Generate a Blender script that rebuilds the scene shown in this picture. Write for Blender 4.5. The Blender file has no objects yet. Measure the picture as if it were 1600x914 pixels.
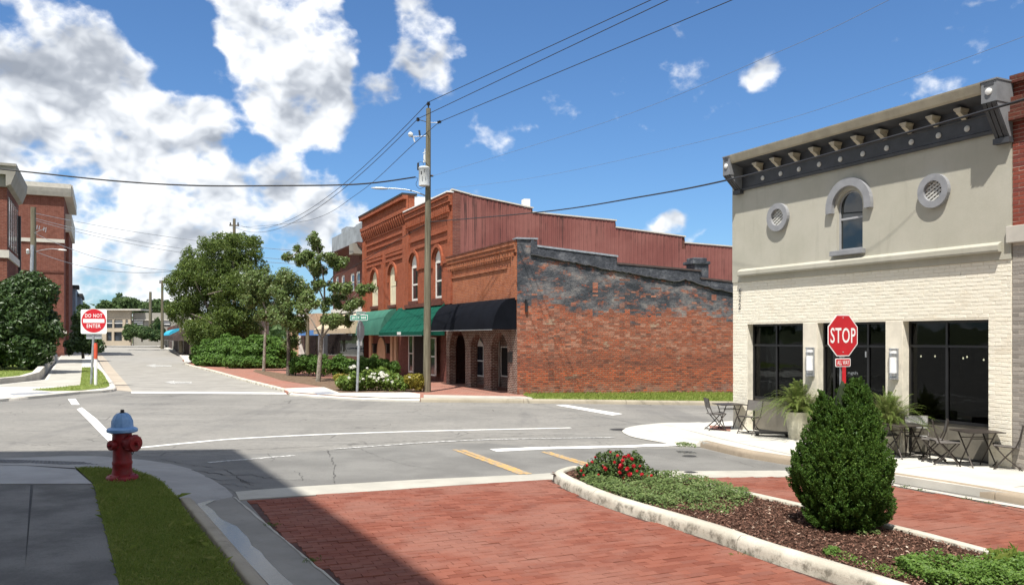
import bpy, bmesh, math, random
import numpy as np
from mathutils import Vector, Matrix
R = math.radians
C = bpy.context.scene.collection
SC = bpy.context.scene

# ------------------------------------------------------------------ camera
EYE = 2.1                       # eye above the ground under the camera
F, HY = 1290.0, 527.0           # focal length and horizon row of a 1600 px wide picture
SLX, SLY = 0.013, 0.004         # the ground falls to the right and a little to the back
cam_d = bpy.data.cameras.new('camera'); cam_d.sensor_width = 36.0
cam_d.lens = F * 36.0 / 1600.0
cam_d.shift_y = (HY - 457.0) / 1600.0
cam_d.clip_start = 0.1; cam_d.clip_end = 3000
cam = bpy.data.objects.new('camera', cam_d); C.objects.link(cam)
cam.location = (0, 0, EYE); cam.rotation_euler = (R(90), 0, 0)
SC.camera = cam

# ------------------------------------------------------------------ view, sun, sky
SC.view_settings.view_transform = 'Standard'; SC.view_settings.look = 'None'
SC.view_settings.gamma = 1.0; SC.view_settings.exposure = 1.12
try: SC.view_settings.use_curve_mapping = False
except Exception: pass
SUN_EL, SUN_H = R(63), Vector((0.26, 0.965))       # horizontal direction in which the light travels
SUN_D = Vector((SUN_H.x * math.cos(SUN_EL), SUN_H.y * math.cos(SUN_EL), -math.sin(SUN_EL))).normalized()
sl = bpy.data.lights.new('sun', 'SUN'); sl.energy = 3.25; sl.angle = R(0.53); sl.color = (1.0, 0.955, 0.88)
so = bpy.data.objects.new('sun', sl); C.objects.link(so)
so.rotation_euler = SUN_D.to_track_quat('-Z', 'Y').to_euler()
so.location = (-20, -60, 90)

def sky_dir(px, py):
    return Vector(((px - 800) / F, 1.0, (HY - py) / F)).normalized()

w = bpy.data.worlds.new('World'); SC.world = w; w.use_nodes = True
w.cycles.sampling_method = 'MANUAL'; w.cycles.sample_map_resolution = 512
nt = w.node_tree; nt.nodes.clear(); NN = nt.nodes.new; LK = nt.links.new
def wm(op, a, b=None, c=None, clamp=False):
    n = NN('ShaderNodeMath'); n.operation = op; n.use_clamp = clamp
    for i, v in enumerate((a, b, c)):
        if v is None: continue
        if isinstance(v, (int, float)): n.inputs[i].default_value = v
        else: LK(v, n.inputs[i])
    return n.outputs[0]
def vmth(op, a, b=None):
    n = NN('ShaderNodeVectorMath'); n.operation = op
    for i, v in enumerate((a, b)):
        if v is None: continue
        if hasattr(v, 'links'): LK(v, n.inputs[i])
        else: n.inputs[i].default_value = v
    return n.outputs['Value'] if op in ('DISTANCE', 'DOT_PRODUCT', 'LENGTH') else n.outputs[0]
tc = NN('ShaderNodeTexCoord'); dirv = vmth('NORMALIZE', tc.outputs['Generated'])
sky = NN('ShaderNodeTexSky'); sky.sky_type = 'NISHITA'; sky.sun_disc = False
sky.sun_elevation = SUN_EL; sky.sun_rotation = math.atan2(-SUN_H.x, -SUN_H.y)
sky.air_density = 1.0; sky.dust_density = 0.5; sky.ozone_density = 3.5
def noise(vec, scale, detail, rough, dist=0.0):
    n = NN('ShaderNodeTexNoise'); n.inputs['Scale'].default_value = scale
    n.inputs['Detail'].default_value = detail; n.inputs['Roughness'].default_value = rough
    n.inputs['Distortion'].default_value = dist
    LK(vec, n.inputs['Vector']); return n.outputs['Fac']
# warp the direction a little so that cloud outlines billow
wn = NN('ShaderNodeTexNoise'); wn.inputs['Scale'].default_value = 11; wn.inputs['Detail'].default_value = 2
LK(dirv, wn.inputs['Vector'])
warp = vmth('MULTIPLY', vmth('SUBTRACT', wn.outputs['Color'], (0.5, 0.5, 0.5)), (0.09, 0.09, 0.09))
dw = vmth('ADD', dirv, warp)
CLOUD_L = 0.58
BLOBS = [(60,150,200,.55),(170,100,170,.5),(120,270,190,.5),(30,40,110,.3),(255,215,100,.35),(330,235,90,.35),
 (425,60,150,.5),(480,110,130,.5),(450,210,110,.42),(520,60,70,.3),(340,20,60,.2),(200,320,130,.5),(110,380,150,.45),(320,340,110,.42),
 (430,360,120,.35),(250,420,140,.4),(500,345,80,.3),(660,40,62,.42),(668,95,70,.45),(635,118,40,.25),(650,5,50,.25),(725,75,30,.15),
 (868,28,38,.3),(845,45,20,.15),(1180,118,34,.42),(1192,88,28,.35),(1220,96,24,.28),(1045,345,34,.45),(1060,335,22,.2),(915,335,30,.3),(585,200,60,.12),(600,330,60,.15),
 (-150,200,260,.5),(-380,330,260,.4)]
GAPS = [(150,30,56,.5),(262,70,70,.5),(292,140,56,.5),(350,112,60,.5),(372,215,62,.5),(238,262,50,.42),(575,130,60,.35),(600,240,80,.3),(570,40,30,.3),(300,20,40,.4),(480,270,45,.35),(170,240,36,.3),(20,110,40,.25),(60,420,50,.3),(310,265,34,.35),(400,290,40,.3)]
bias = None
for lst, sg in ((BLOBS, 1), (GAPS, -1)):
    for (px, py, r, a) in lst:
        d = vmth('DISTANCE', dw, tuple(sky_dir(px, py)))
        mr = NN('ShaderNodeMapRange'); mr.interpolation_type = 'SMOOTHSTEP'
        mr.inputs['From Min'].default_value = 0.15 * r / F; mr.inputs['From Max'].default_value = 1.15 * r / F
        mr.inputs['To Min'].default_value = a * sg; mr.inputs['To Max'].default_value = 0.0
        LK(d, mr.inputs['Value'])
        bias = mr.outputs[0] if bias is None else wm('ADD', bias, mr.outputs[0])
# broken cumulus all round, thickened out of view to lift the shade; the part of the sky ahead and to the right is the clear patch of the photograph
dc = vmth('DISTANCE', dirv, tuple(sky_dir(1130, 180)))
rest = NN('ShaderNodeMapRange'); rest.interpolation_type = 'SMOOTHSTEP'; LK(dc, rest.inputs['Value'])
rest.inputs['From Min'].default_value = 0.55; rest.inputs['From Max'].default_value = 1.0
rest.inputs['To Min'].default_value = 0.0; rest.inputs['To Max'].default_value = 0.42
bias = wm('MINIMUM', wm('MAXIMUM', bias, rest.outputs[0]), 0.50)
def stretch(shift): return vmth('MULTIPLY', vmth('ADD', dirv, shift), (1.0, 1.0, 1.35))
def puffs(shift):
    """soft cauliflower relief"""
    v = stretch(shift); tot = None
    for sc_, am in ((15.0, 0.34), (36.0, 0.17), (85.0, 0.085)):
        n = noise(v, sc_, 0.0, 0.5)
        q = wm('MULTIPLY', wm('SUBTRACT', 0.75, wm('ABSOLUTE', wm('MULTIPLY', wm('SUBTRACT', n, 0.5), 4.0))), am); tot = q if tot is None else wm('ADD', tot, q)
    return tot
n0 = noise(stretch((0, 0, 0)), 8.0, 7, 0.6)
p0, p1 = puffs((0, 0, 0)), puffs((-0.006, 0, 0.016))
dens = wm('ADD', wm('ADD', wm('MULTIPLY', wm('SUBTRACT', n0, 0.5), 1.65), wm('MULTIPLY', wm('SUBTRACT', p0, 0.2), 0.5)), bias)
alpha = NN('ShaderNodeMapRange'); alpha.interpolation_type = 'SMOOTHSTEP'
alpha.inputs['From Min'].default_value = 0.20; alpha.inputs['From Max'].default_value = 0.52
LK(dens, alpha.inputs['Value'])
big = noise(stretch((0, 0, 0)), 4.6, 1, 0.5)
s0_, s1_ = noise(stretch((0, 0, 0)), 9.0, 2, 0.5), noise(stretch((-0.01, 0, 0.035)), 9.0, 2, 0.5)
relief = wm('ADD', wm('MULTIPLY', wm('SUBTRACT', p0, p1), 1.15), wm('MULTIPLY', wm('SUBTRACT', s0_, s1_), 1.5))
shade = wm('ADD', wm('ADD', relief, wm('MULTIPLY', wm('SUBTRACT', big, 0.5), 1.15)), wm('SUBTRACT', 0.85, wm('MULTIPLY', wm('SUBTRACT', dens, 0.4), 0.30)))
cr = NN('ShaderNodeValToRGB'); LK(shade, cr.inputs[0])
e = cr.color_ramp.elements
e[0].position = 0.0; e[0].color = (0.30, 0.33, 0.38, 1)
e[1].position = 1.0; e[1].color = (0.95, 0.96, 0.97, 1)
k = cr.color_ramp.elements.new(0.36); k.color = (0.43, 0.46, 0.51, 1)
k = cr.color_ramp.elements.new(0.66); k.color = (0.66, 0.69, 0.73, 1)
SKY_S = 0.085
cl = vmth('MULTIPLY', cr.outputs[0], (CLOUD_L / SKY_S,) * 3)
clear = vmth('MULTIPLY', sky.outputs[0], (0.45, 0.62, 0.78))
mx = NN('ShaderNodeMix'); mx.data_type = 'RGBA'
LK(wm('MULTIPLY', alpha.outputs[0], 0.97), mx.inputs[0]); LK(clear, mx.inputs[6]); LK(cl, mx.inputs[7])
bg = NN('ShaderNodeBackground'); bg.inputs['Strength'].default_value = SKY_S
LK(mx.outputs[2], bg.inputs['Color'])
ow = NN('ShaderNodeOutputWorld'); LK(bg.outputs[0], ow.inputs['Surface'])

# ------------------------------------------------------------------ places
def gz(x, y): return -(SLX * x + SLY * y)
def G(px, py, off=0.0):
    """the ground point seen at a picture position, on the sloping ground raised by off"""
    kx = (px - 800) / F
    y = (EYE - off) / ((py - HY) / F - SLX * kx - SLY)
    return Vector((kx * y, y, gz(kx * y, y) + off))
def V(px, py, y): return Vector(((px - 800) / F * y, y, EYE - (py - HY) / F * y))

WO = {}
def tag(o, label=None, cat=None, group=None, kind=None):
    if label: o['label'] = label
    if cat: o['category'] = cat
    if group: o['group'] = group
    if kind: o['kind'] = kind
    return o
def thing(name, label, cat, loc=(0, 0, 0), group=None, kind=None):
    o = bpy.data.objects.new(name, None); C.objects.link(o); o.empty_display_size = 0.2
    o.location = loc; WO[o.name] = Vector(loc)
    return tag(o, label, cat, group, kind)

class Fr:
    """a vertical wall plane: s runs along it, d into the building, z is the height"""
    def __init__(s, o, u):
        s.o = Vector(o); s.u = Vector((u[0], u[1])).normalized(); s.d = Vector((-s.u.y, s.u.x))
    def w(s, p):
        return Vector((s.o.x + s.u.x * p[0] + s.d.x * p[1], s.o.y + s.u.y * p[0] + s.d.y * p[1], p[2]))
    def S(s, px, dd=0.0):
        kx = (px - 800) / F; qx = s.o.x + s.d.x * dd; qy = s.o.y + s.d.y * dd
        return (kx * qy - qx) / (s.u.x - kx * s.u.y)
    def Z(s, px, py, dd=0.0):
        t = s.S(px, dd); y = s.o.y + s.d.y * dd + s.u.y * t
        return EYE - (py - HY) / F * y
    def loc(s, x, y):
        v = Vector((x - s.o.x, y - s.o.y)); return v.dot(s.u), v.dot(s.d)

class MB:
    def __init__(s, fr=None): s.v = []; s.f = []; s.m = []; s.fr = fr
    def add(s, vs, fs, m=0):
        b = len(s.v)
        s.v += [s.fr.w(p) if s.fr else Vector(p) for p in vs]
        for f in fs: s.f.append(tuple(b + i for i in f)); s.m.append(m)
        return s
    def box(s, x0, x1, y0, y1, z0, z1, m=0):
        return s.add([(x0,y0,z0),(x1,y0,z0),(x1,y1,z0),(x0,y1,z0),(x0,y0,z1),(x1,y0,z1),(x1,y1,z1),(x0,y1,z1)],
              [(0,3,2,1),(4,5,6,7),(0,1,5,4),(1,2,6,5),(2,3,7,6),(3,0,4,7)], m)
    def obox(s, c, ax, ay, az, m=0):
        c, ax, ay, az = map(Vector, (c, ax, ay, az))
        p = [c - ax - ay - az, c + ax - ay - az, c + ax + ay - az, c - ax + ay - az,
             c - ax - ay + az, c + ax - ay + az, c + ax + ay + az, c - ax + ay + az]
        return s.add(p, [(0,3,2,1),(4,5,6,7),(0,1,5,4),(1,2,6,5),(2,3,7,6),(3,0,4,7)], m)
    def prism(s, poly, a0, a1, axis='y', m=0):
        """poly in the two other axes, extruded from a0 to a1"""
        n = len(poly)
        def q(p, a):
            return {'x': (a, p[0], p[1]), 'y': (p[0], a, p[1]), 'z': (p[0], p[1], a)}[axis]
        vs = [q(p, a0) for p in poly] + [q(p, a1) for p in poly]
        fs = [tuple(range(n)), tuple(range(2 * n - 1, n - 1, -1))] + [(i, (i + 1) % n, n + (i + 1) % n, n + i) for i in range(n)]
        return s.add(vs, fs, m)
    def tube(s, pts, r, n=8, m=0, caps=True):
        pts = [Vector(p) for p in pts]; k = len(pts)
        rs = r if isinstance(r, (list, tuple)) else [r] * k
        b = []; ref = None
        for i, p in enumerate(pts):
            t = (pts[min(i + 1, k - 1)] - pts[max(i - 1, 0)]).normalized()
            if ref is None:
                ref = Vector((0, 0, 1)) if abs(t.z) < 0.9 else Vector((1, 0, 0))
            a = t.cross(ref).normalized(); c = a.cross(t).normalized(); ref = c
            for j in range(n):
                g = 2 * math.pi * j / n
                b.append(p + (a * math.cos(g) + c * math.sin(g)) * rs[i])
        fs = []
        for i in range(k - 1):
            for j in range(n):
                fs.append((i*n + j, i*n + (j+1) % n, (i+1)*n + (j+1) % n, (i+1)*n + j))
        if caps: fs += [tuple(range(n - 1, -1, -1)), tuple(range((k-1)*n, k*n))]
        return s.add(b, fs, m)
    def lathe(s, prof, c=(0, 0, 0), n=20, m=0, axis=None):
        c = Vector(c)
        ax = Vector(axis).normalized() if axis else Vector((0, 0, 1))
        q = ax.to_track_quat('Z', 'Y').to_matrix()
        vs = []
        for (r, z) in prof:
            for j in range(n):
                g = 2 * math.pi * j / n
                vs.append(c + q @ Vector((r * math.cos(g), r * math.sin(g), z)))
        fs = []
        for i in range(len(prof) - 1):
            for j in range(n):
                fs.append((i*n + j, i*n + (j+1) % n, (i+1)*n + (j+1) % n, (i+1)*n + j))
        fs += [tuple(range(n - 1, -1, -1)), tuple(range((len(prof)-1)*n, len(prof)*n))]
        return s.add(vs, fs, m)
    def wall(s, s0, s1, z0, z1, d0, d1, holes=(), m=0):
        """a wall slab with rectangular openings (a, b, za, zb)"""
        xs = sorted({s0, s1} | {x for h in holes for x in h[:2] if s0 < x < s1})
        zs = sorted({z0, z1} | {z for h in holes for z in h[2:4] if z0 < z < z1})
        def solid(i, j):
            if i < 0 or j < 0 or i >= len(xs) - 1 or j >= len(zs) - 1: return False
            cx = (xs[i] + xs[i+1]) / 2; cz = (zs[j] + zs[j+1]) / 2
            return not any(h[0] < cx < h[1] and h[2] < cz < h[3] for h in holes)
        for i in range(len(xs) - 1):
            for j in range(len(zs) - 1):
                if not solid(i, j): continue
                a, b, c, d = xs[i], xs[i+1], zs[j], zs[j+1]
                s.add([(a,d0,c),(b,d0,c),(b,d0,d),(a,d0,d)], [(0,1,2,3)], m)
                s.add([(a,d1,c),(b,d1,c),(b,d1,d),(a,d1,d)], [(3,2,1,0)], m)
                if not solid(i-1, j): s.add([(a,d0,c),(a,d0,d),(a,d1,d),(a,d1,c)], [(0,1,2,3)], m)
                if not solid(i+1, j): s.add([(b,d0,c),(b,d1,c),(b,d1,d),(b,d0,d)], [(0,1,2,3)], m)
                if not solid(i, j-1): s.add([(a,d0,c),(a,d1,c),(b,d1,c),(b,d0,c)], [(0,1,2,3)], m)
                if not solid(i, j+1): s.add([(a,d0,d),(b,d0,d),(b,d1,d),(a,d1,d)], [(0,1,2,3)], m)
        return s
    def spandrel(s, a, b, zc, top, d0, d1, m=0, rise=None, n=12):
        """fills the corners above an arch that springs at zc between a and b"""
        r = (b - a) / 2; cx = (a + b) / 2; h = rise or r
        arc = [(cx - r * math.cos(math.pi * i / n), zc + h * math.sin(math.pi * i / n)) for i in range(n + 1)]
        for i in range(n):
            p, q = arc[i], arc[i+1]
            s.prism([p, q, (q[0], top), (p[0], top)], d0, d1, 'y', m)
        return s
    def build(s, name, mats, parent=None, smooth=None, bevel=0.0, label=None, cat=None, group=None, kind=None, origin=None, merge=False):
        me = bpy.data.meshes.new(name)
        vs = s.v
        if origin is None:
            xs = [p.x for p in vs]; ys = [p.y for p in vs]; zs = [p.z for p in vs]
            origin = Vector(((min(xs) + max(xs)) / 2, (min(ys) + max(ys)) / 2, min(zs)))
        origin = Vector(origin)
        bm = bmesh.new()
        bv = [bm.verts.new(p) for p in vs]
        for f, mi in zip(s.f, s.m):
            try:
                fc = bm.faces.new([bv[i] for i in f]); fc.material_index = mi
            except ValueError: pass
        if merge: bmesh.ops.remove_doubles(bm, verts=bm.verts, dist=1e-5)
        bmesh.ops.recalc_face_normals(bm, faces=bm.faces)
        if bevel > 0:
            ed = [e for e in bm.edges if len(e.link_faces) == 2 and e.calc_face_angle(0) > 0.6]
            bmesh.ops.bevel(bm, geom=ed, offset=bevel, segments=2, profile=0.6, affect='EDGES', clamp_overlap=True)
        bm.normal_update()
        uv = bm.loops.layers.uv.new('uv')
        for fc in bm.faces:
            n = fc.normal
            if abs(n.z) > 0.75:
                for l in fc.loops: l[uv].uv = (l.vert.co.x, l.vert.co.y)
            else:
                t = Vector((-n.y, n.x)); t = t.normalized() if t.length > 1e-6 else Vector((1, 0))
                for l in fc.loops: l[uv].uv = (l.vert.co.x * t.x + l.vert.co.y * t.y, l.vert.co.z)
        for v in bm.verts: v.co -= origin
        bm.to_mesh(me); bm.free()
        for mt in (mats if isinstance(mats, (list, tuple)) else [mats]): me.materials.append(mt)
        if smooth is not None:
            me.shade_smooth()
            me.set_sharp_from_angle(angle=R(smooth))
        o = bpy.data.objects.new(name, me); C.objects.link(o)
        po = WO[parent.name] if parent else Vector((0, 0, 0))
        o.parent = parent; o.location = origin - po; WO[o.name] = origin
        return tag(o, label, cat, group, kind)

def fast_mesh(name, verts, faces, mats, parent=None, origin=None, midx=None, smooth=False, **kw):
    """numpy vertices (N,3) and faces (M,k) to one object"""
    verts = np.asarray(verts, dtype=np.float64); faces = np.asarray(faces, dtype=np.int32)
    if origin is None:
        origin = Vector(((verts[:,0].min() + verts[:,0].max()) / 2, (verts[:,1].min() + verts[:,1].max()) / 2, verts[:,2].min()))
    origin = Vector(origin); vv = verts - np.array(origin)
    me = bpy.data.meshes.new(name); M, kk = faces.shape
    me.vertices.add(len(vv)); me.vertices.foreach_set('co', vv.astype(np.float32).ravel())
    me.loops.add(M * kk); me.loops.foreach_set('vertex_index', faces.ravel())
    me.polygons.add(M); me.polygons.foreach_set('loop_start', np.arange(0, M * kk, kk, dtype=np.int32))
    if midx is not None: me.polygons.foreach_set('material_index', np.asarray(midx, dtype=np.int32))
    me.update(calc_edges=True)
    me.polygons.foreach_set('use_smooth', np.full(M, bool(smooth)))
    for mt in (mats if isinstance(mats, (list, tuple)) else [mats]): me.materials.append(mt)
    o = bpy.data.objects.new(name, me); C.objects.link(o)
    po = WO[parent.name] if parent else Vector((0, 0, 0))
    o.parent = parent; o.location = origin - po; WO[o.name] = origin
    return tag(o, **kw)

def text_mesh(txt, c, right, up, w_, h_, mat, name, parent, proud=0.004, bold=0.02, spacing=1.0):
    """lettering fitted into a w_ x h_ box centred on c"""
    cu = bpy.data.curves.new('lettering', 'FONT'); cu.body = txt; cu.size = 1.0; cu.offset = bold
    cu.space_character = spacing; cu.resolution_u = 3
    to = bpy.data.objects.new('lettering', cu); C.objects.link(to)
    dg = bpy.context.evaluated_depsgraph_get(); dg.update()
    tm = bpy.data.meshes.new_from_object(to.evaluated_get(dg))
    bpy.data.objects.remove(to)
    vs = np.array([tuple(v.co) for v in tm.vertices]); fs = [tuple(p.vertices) for p in tm.polygons]
    bpy.data.meshes.remove(tm)
    mn, mxx = vs.min(0), vs.max(0)
    right = Vector(right).normalized(); up = Vector(up).normalized(); nor = right.cross(up)
    mb = MB()
    pts = []
    for v in vs:
        a = ((v[0] - mn[0]) / max(1e-6, mxx[0] - mn[0]) - 0.5) * w_; b = ((v[1] - mn[1]) / max(1e-6, mxx[1] - mn[1]) - 0.5) * h_
        pts.append(Vector(c) + right * a + up * b + nor * proud)
    mb.add(pts, fs)
    return mb.build(name, mat, parent)
# ------------------------------------------------------------------ materials
class NT:
    def __init__(s, name):
        s.m = bpy.data.materials.new(name); s.m.use_nodes = True; s.t = s.m.node_tree
        s.b = s.t.nodes['Principled BSDF']; s.out = s.t.nodes['Material Output']
        s._p = None
    def n(s, ty, **kw):
        x = s.t.nodes.new(ty)
        for k_, v in kw.items(): setattr(x, k_, v)
        return x
    def l(s, a, b): s.t.links.new(a, b)
    def put(s, sock, v):
        if hasattr(v, 'links'): s.l(v, sock)
        elif v is not None:
            if isinstance(v, (tuple, list)) and len(v) == 3 and sock.type == 'RGBA': v = (*v, 1)
            sock.default_value = v
    def pos(s):
        if s._p is None: s._p = s.n('ShaderNodeNewGeometry').outputs['Position']
        return s._p
    def obj(s): return s.n('ShaderNodeTexCoord').outputs['Object']
    def uv(s): return s.n('ShaderNodeTexCoord').outputs['UV']
    def math(s, op, a, b=None, clamp=False):
        x = s.n('ShaderNodeMath', operation=op, use_clamp=clamp); s.put(x.inputs[0], a); s.put(x.inputs[1], b); return x.outputs[0]
    def vm(s, op, a, b):
        x = s.n('ShaderNodeVectorMath', operation=op); s.put(x.inputs[0], a); s.put(x.inputs[1], b); return x.outputs[0]
    def noise(s, vec, scale, detail=5, rough=0.55, dist=0.0):
        x = s.n('ShaderNodeTexNoise'); s.put(x.inputs['Vector'], vec); x.inputs['Scale'].default_value = scale
        x.inputs['Detail'].default_value = detail; x.inputs['Roughness'].default_value = rough; x.inputs['Distortion'].default_value = dist
        return x.outputs['Fac']
    def vor(s, vec, scale, feature='F1', rnd=1.0):
        x = s.n('ShaderNodeTexVoronoi', feature=feature); s.put(x.inputs['Vector'], vec); x.inputs['Scale'].default_value = scale
        x.inputs['Randomness'].default_value = rnd
        return x.outputs['Distance']
    def rng(s, v, a, b, c=0.0, d=1.0, smooth=True):
        x = s.n('ShaderNodeMapRange'); s.put(x.inputs['Value'], v)
        if smooth: x.interpolation_type = 'SMOOTHSTEP'
        for i, q in zip(('From Min', 'From Max', 'To Min', 'To Max'), (a, b, c, d)): x.inputs[i].default_value = q
        return x.outputs[0]
    def mix(s, f, a, b, mode='MIX'):
        x = s.n('ShaderNodeMix', data_type='RGBA', blend_type=mode); s.put(x.inputs[0], f); s.put(x.inputs[6], a); s.put(x.inputs[7], b); return x.outputs[2]
    def ramp(s, f, stops):
        x = s.n('ShaderNodeValToRGB'); s.put(x.inputs[0], f); el = x.color_ramp.elements
        el[0].position, el[0].color = stops[0][0], (*stops[0][1], 1); el[1].position, el[1].color = stops[-1][0], (*stops[-1][1], 1)
        for p, c in stops[1:-1]:
            q = el.new(p); q.color = (*c, 1)
        return x.outputs[0]
    def bump(s, h, strength=0.5, dist=0.02):
        x = s.n('ShaderNodeBump'); s.put(x.inputs['Height'], h); x.inputs['Strength'].default_value = strength; x.inputs['Distance'].default_value = dist
        s.l(x.outputs[0], s.b.inputs['Normal'])
    def done(s, col=None, rough=None, metal=None, spec=None):
        if col is not None: s.put(s.b.inputs['Base Color'], col)
        if rough is not None: s.put(s.b.inputs['Roughness'], rough)
        if metal is not None: s.b.inputs['Metallic'].default_value = metal
        if spec is not None: s.b.inputs['Specular IOR Level'].default_value = spec
        return s.m
def mul(c, k_): return tuple(min(1, x * k_) for x in c)
def paint(name, col, rough=0.5, metal=0.0, var=0.25, scale=3.0, bump=0.0, spec=None, fine=None):
    t = NT(name); p = t.pos()
    f_ = t.rng(t.noise(p, scale, 6, 0.6), 0.3, 0.7)
    c = t.mix(f_, mul(col, 1 - var), mul(col, 1 + var * 0.6))
    if fine: c = t.mix(t.rng(t.noise(p, fine, 3, 0.6), 0.55, 0.75, 0, 0.5), c, mul(col, 0.5))
    if bump: t.bump(t.noise(p, scale * 9, 5, 0.6), bump, 0.02)
    return t.done(c, rough, metal, spec)
def emissive(name, col, st):
    t = NT(name); t.b.inputs['Emission Color'].default_value = (*col, 1); t.b.inputs['Emission Strength'].default_value = st
    return t.done(col, 0.4)
def glass_dark(name, col=(0.0035, 0.004, 0.0045), rough=0.03, spec=0.13):
    t = NT(name); p = t.pos()
    t.bump(t.noise(p, 1.3, 2, 0.5), 0.04, 0.05)
    return t.done(t.mix(t.rng(t.noise(p, 1.1, 3, 0.5), 0.4, 0.7), col, mul(col, 2.2)), rough, 0, spec)
def island_rand(t):
    a = t.n('ShaderNodeObjectInfo').outputs['Random']; b = t.n('ShaderNodeNewGeometry').outputs['Random Per Island']
    return t.math('FRACT', t.math('ADD', t.math('MULTIPLY', a, 7.31), b))
def leaf_mat(name, stops, trans=0.35, rough=0.5, spec=0.3):
    t = NT(name); r = t.n('ShaderNodeNewGeometry').outputs['Random Per Island']
    f_ = t.math('ADD', t.math('MULTIPLY', r, 0.65), t.math('MULTIPLY', t.noise(t.pos(), 1.1, 3, 0.6), 0.45), True)
    c = t.ramp(f_, stops)
    t.done(c, rough, 0, spec)
    tr = t.n('ShaderNodeBsdfTranslucent'); t.l(t.mix(0.5, c, mul(stops[-1][1], 1.2)), tr.inputs['Color'])
    ms = t.n('ShaderNodeMixShader'); ms.inputs[0].default_value = trans
    t.l(t.b.outputs[0], ms.inputs[1]); t.l(tr.outputs[0], ms.inputs[2]); t.l(ms.outputs[0], t.out.inputs['Surface'])
    return t.m
def brick_mat(name, c1, c2, mortar, bw=0.21, bh=0.068, joint=0.011, stain=(0.03, 0.025, 0.022), stain_amt=0.5, patch=None, bump=0.5, patch_amt=0.6):
    t = NT(name); uv = t.uv(); p = t.pos()
    b = t.n('ShaderNodeTexBrick'); t.l(uv, b.inputs['Vector'])
    b.inputs['Scale'].default_value = 1.0; b.inputs['Brick Width'].default_value = bw; b.inputs['Row Height'].default_value = bh
    b.inputs['Mortar Size'].default_value = joint; b.inputs['Mortar Smooth'].default_value = 0.3; b.inputs['Bias'].default_value = 0.0
    b.inputs['Color1'].default_value = (*c1, 1); b.inputs['Color2'].default_value = (*c2, 1); b.inputs['Mortar'].default_value = (*mortar, 1)
    c = b.outputs['Color']
    c = t.mix(t.rng(t.noise(p, 3.2, 8, 0.65), 0.4, 0.66, 0, 0.55), c, mul(c1, 0.55))
    if patch: c = t.mix(t.rng(t.noise(p, 0.9, 7, 0.6), 0.52, 0.66, 0, patch_amt), c, patch)
    c = t.mix(t.rng(t.noise(t.vm('MULTIPLY', p, (1.6, 1.6, 0.35)), 1.4, 7, 0.65), 0.55, 0.78, 0, stain_amt), c, stain)
    h = t.math('SUBTRACT', t.noise(uv, 14, 5, 0.7), t.math('MULTIPLY', b.outputs['Fac'], 1.2))
    t.bump(h, bump, 0.02)
    return t.done(c, 0.88, 0, 0.25), t, c

M = {}
# --- asphalt
t = NT('asphalt'); p = t.pos()
c = t.ramp(t.noise(p, 0.35, 8, 0.62), [(0.3, (0.195, 0.187, 0.170)), (0.5, (0.235, 0.225, 0.204)), (0.7, (0.27, 0.257, 0.232))])
c = t.mix(t.rng(t.noise(t.vm('MULTIPLY', p, (0.25, 1.2, 1)), 0.8, 6, 0.6), 0.5, 0.72, 0, 0.4), c, (0.15, 0.148, 0.142))
c = t.mix(t.rng(t.noise(p, 7, 7, 0.8), 0.43, 0.68, 0, 0.6), c, (0.145, 0.141, 0.132))
c = t.mix(t.rng(t.noise(t.vm('MULTIPLY', p, (0.9, 0.12, 1)), 0.5, 6, 0.7), 0.50, 0.66, 0, 0.65), c, (0.15, 0.145, 0.137))
c = t.mix(t.rng(t.noise(t.vm('MULTIPLY', p, (0.10, 1.0, 1)), 1.3, 7, 0.72), 0.53, 0.68, 0, 0.5), c, (0.30, 0.29, 0.268))
c = t.mix(t.rng(t.noise(p, 1.9, 5, 0.6), 0.66, 0.72, 0, 0.5), c, (0.115, 0.11, 0.105))
c = t.mix(t.rng(t.noise(p, 55, 4, 0.75), 0.5, 0.75, 0, 0.55), c, (0.10, 0.10, 0.098))
c = t.mix(t.rng(t.noise(p, 70, 3, 0.8), 0.62, 0.8, 0, 0.5), c, (0.42, 0.41, 0.39))
wv = t.vm('ADD', p, t.vm('MULTIPLY', t.n('ShaderNodeTexNoise').outputs['Color'], (0.5, 0.5, 0)))
crk = t.vor(wv, 0.42, 'DISTANCE_TO_EDGE')
mask = t.rng(t.noise(p, 0.5, 5, 0.7), 0.52, 0.6)
ck = t.math('MULTIPLY', t.rng(crk, 0.003, 0.012, 0.55, 0), mask)
crk2 = t.vor(wv, 2.6, 'DISTANCE_TO_EDGE')
ck2 = t.math('MULTIPLY', t.rng(crk2, 0.01, 0.05, 1, 0), t.rng(t.noise(p, 0.5, 4, 0.6), 0.57, 0.66))
ck = t.math('MAXIMUM', ck, t.math('MULTIPLY', ck2, 0.5))
c = t.mix(t.math('MULTIPLY', ck, 0.8), c, (0.035, 0.034, 0.033))
t.bump(t.math('SUBTRACT', t.noise(p, 80, 4, 0.7), t.math('MULTIPLY', ck, 3)), 0.35, 0.012)
M['asphalt'] = t.done(c, 0.92, 0, 0.2)
def asphalt_like(name, a, b, speck, scale=0.6):
    t = NT(name); p = t.pos()
    c = t.mix(t.rng(t.noise(p, scale, 8, 0.65), 0.35, 0.65), a, b)
    c = t.mix(t.rng(t.noise(p, 60, 4, 0.75), 0.48, 0.75, 0, 0.6), c, mul(a, 0.45))
    c = t.mix(t.rng(t.noise(p, 75, 3, 0.8), 0.6, 0.8, 0, 0.6), c, speck)
    t.bump(t.noise(p, 70, 4, 0.75), 0.5, 0.012)
    return t.done(c, 0.92, 0, 0.2)
M['asphalt_old'] = asphalt_like('asphalt_old', (0.16, 0.156, 0.146), (0.215, 0.21, 0.195), (0.36, 0.35, 0.33))
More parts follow.
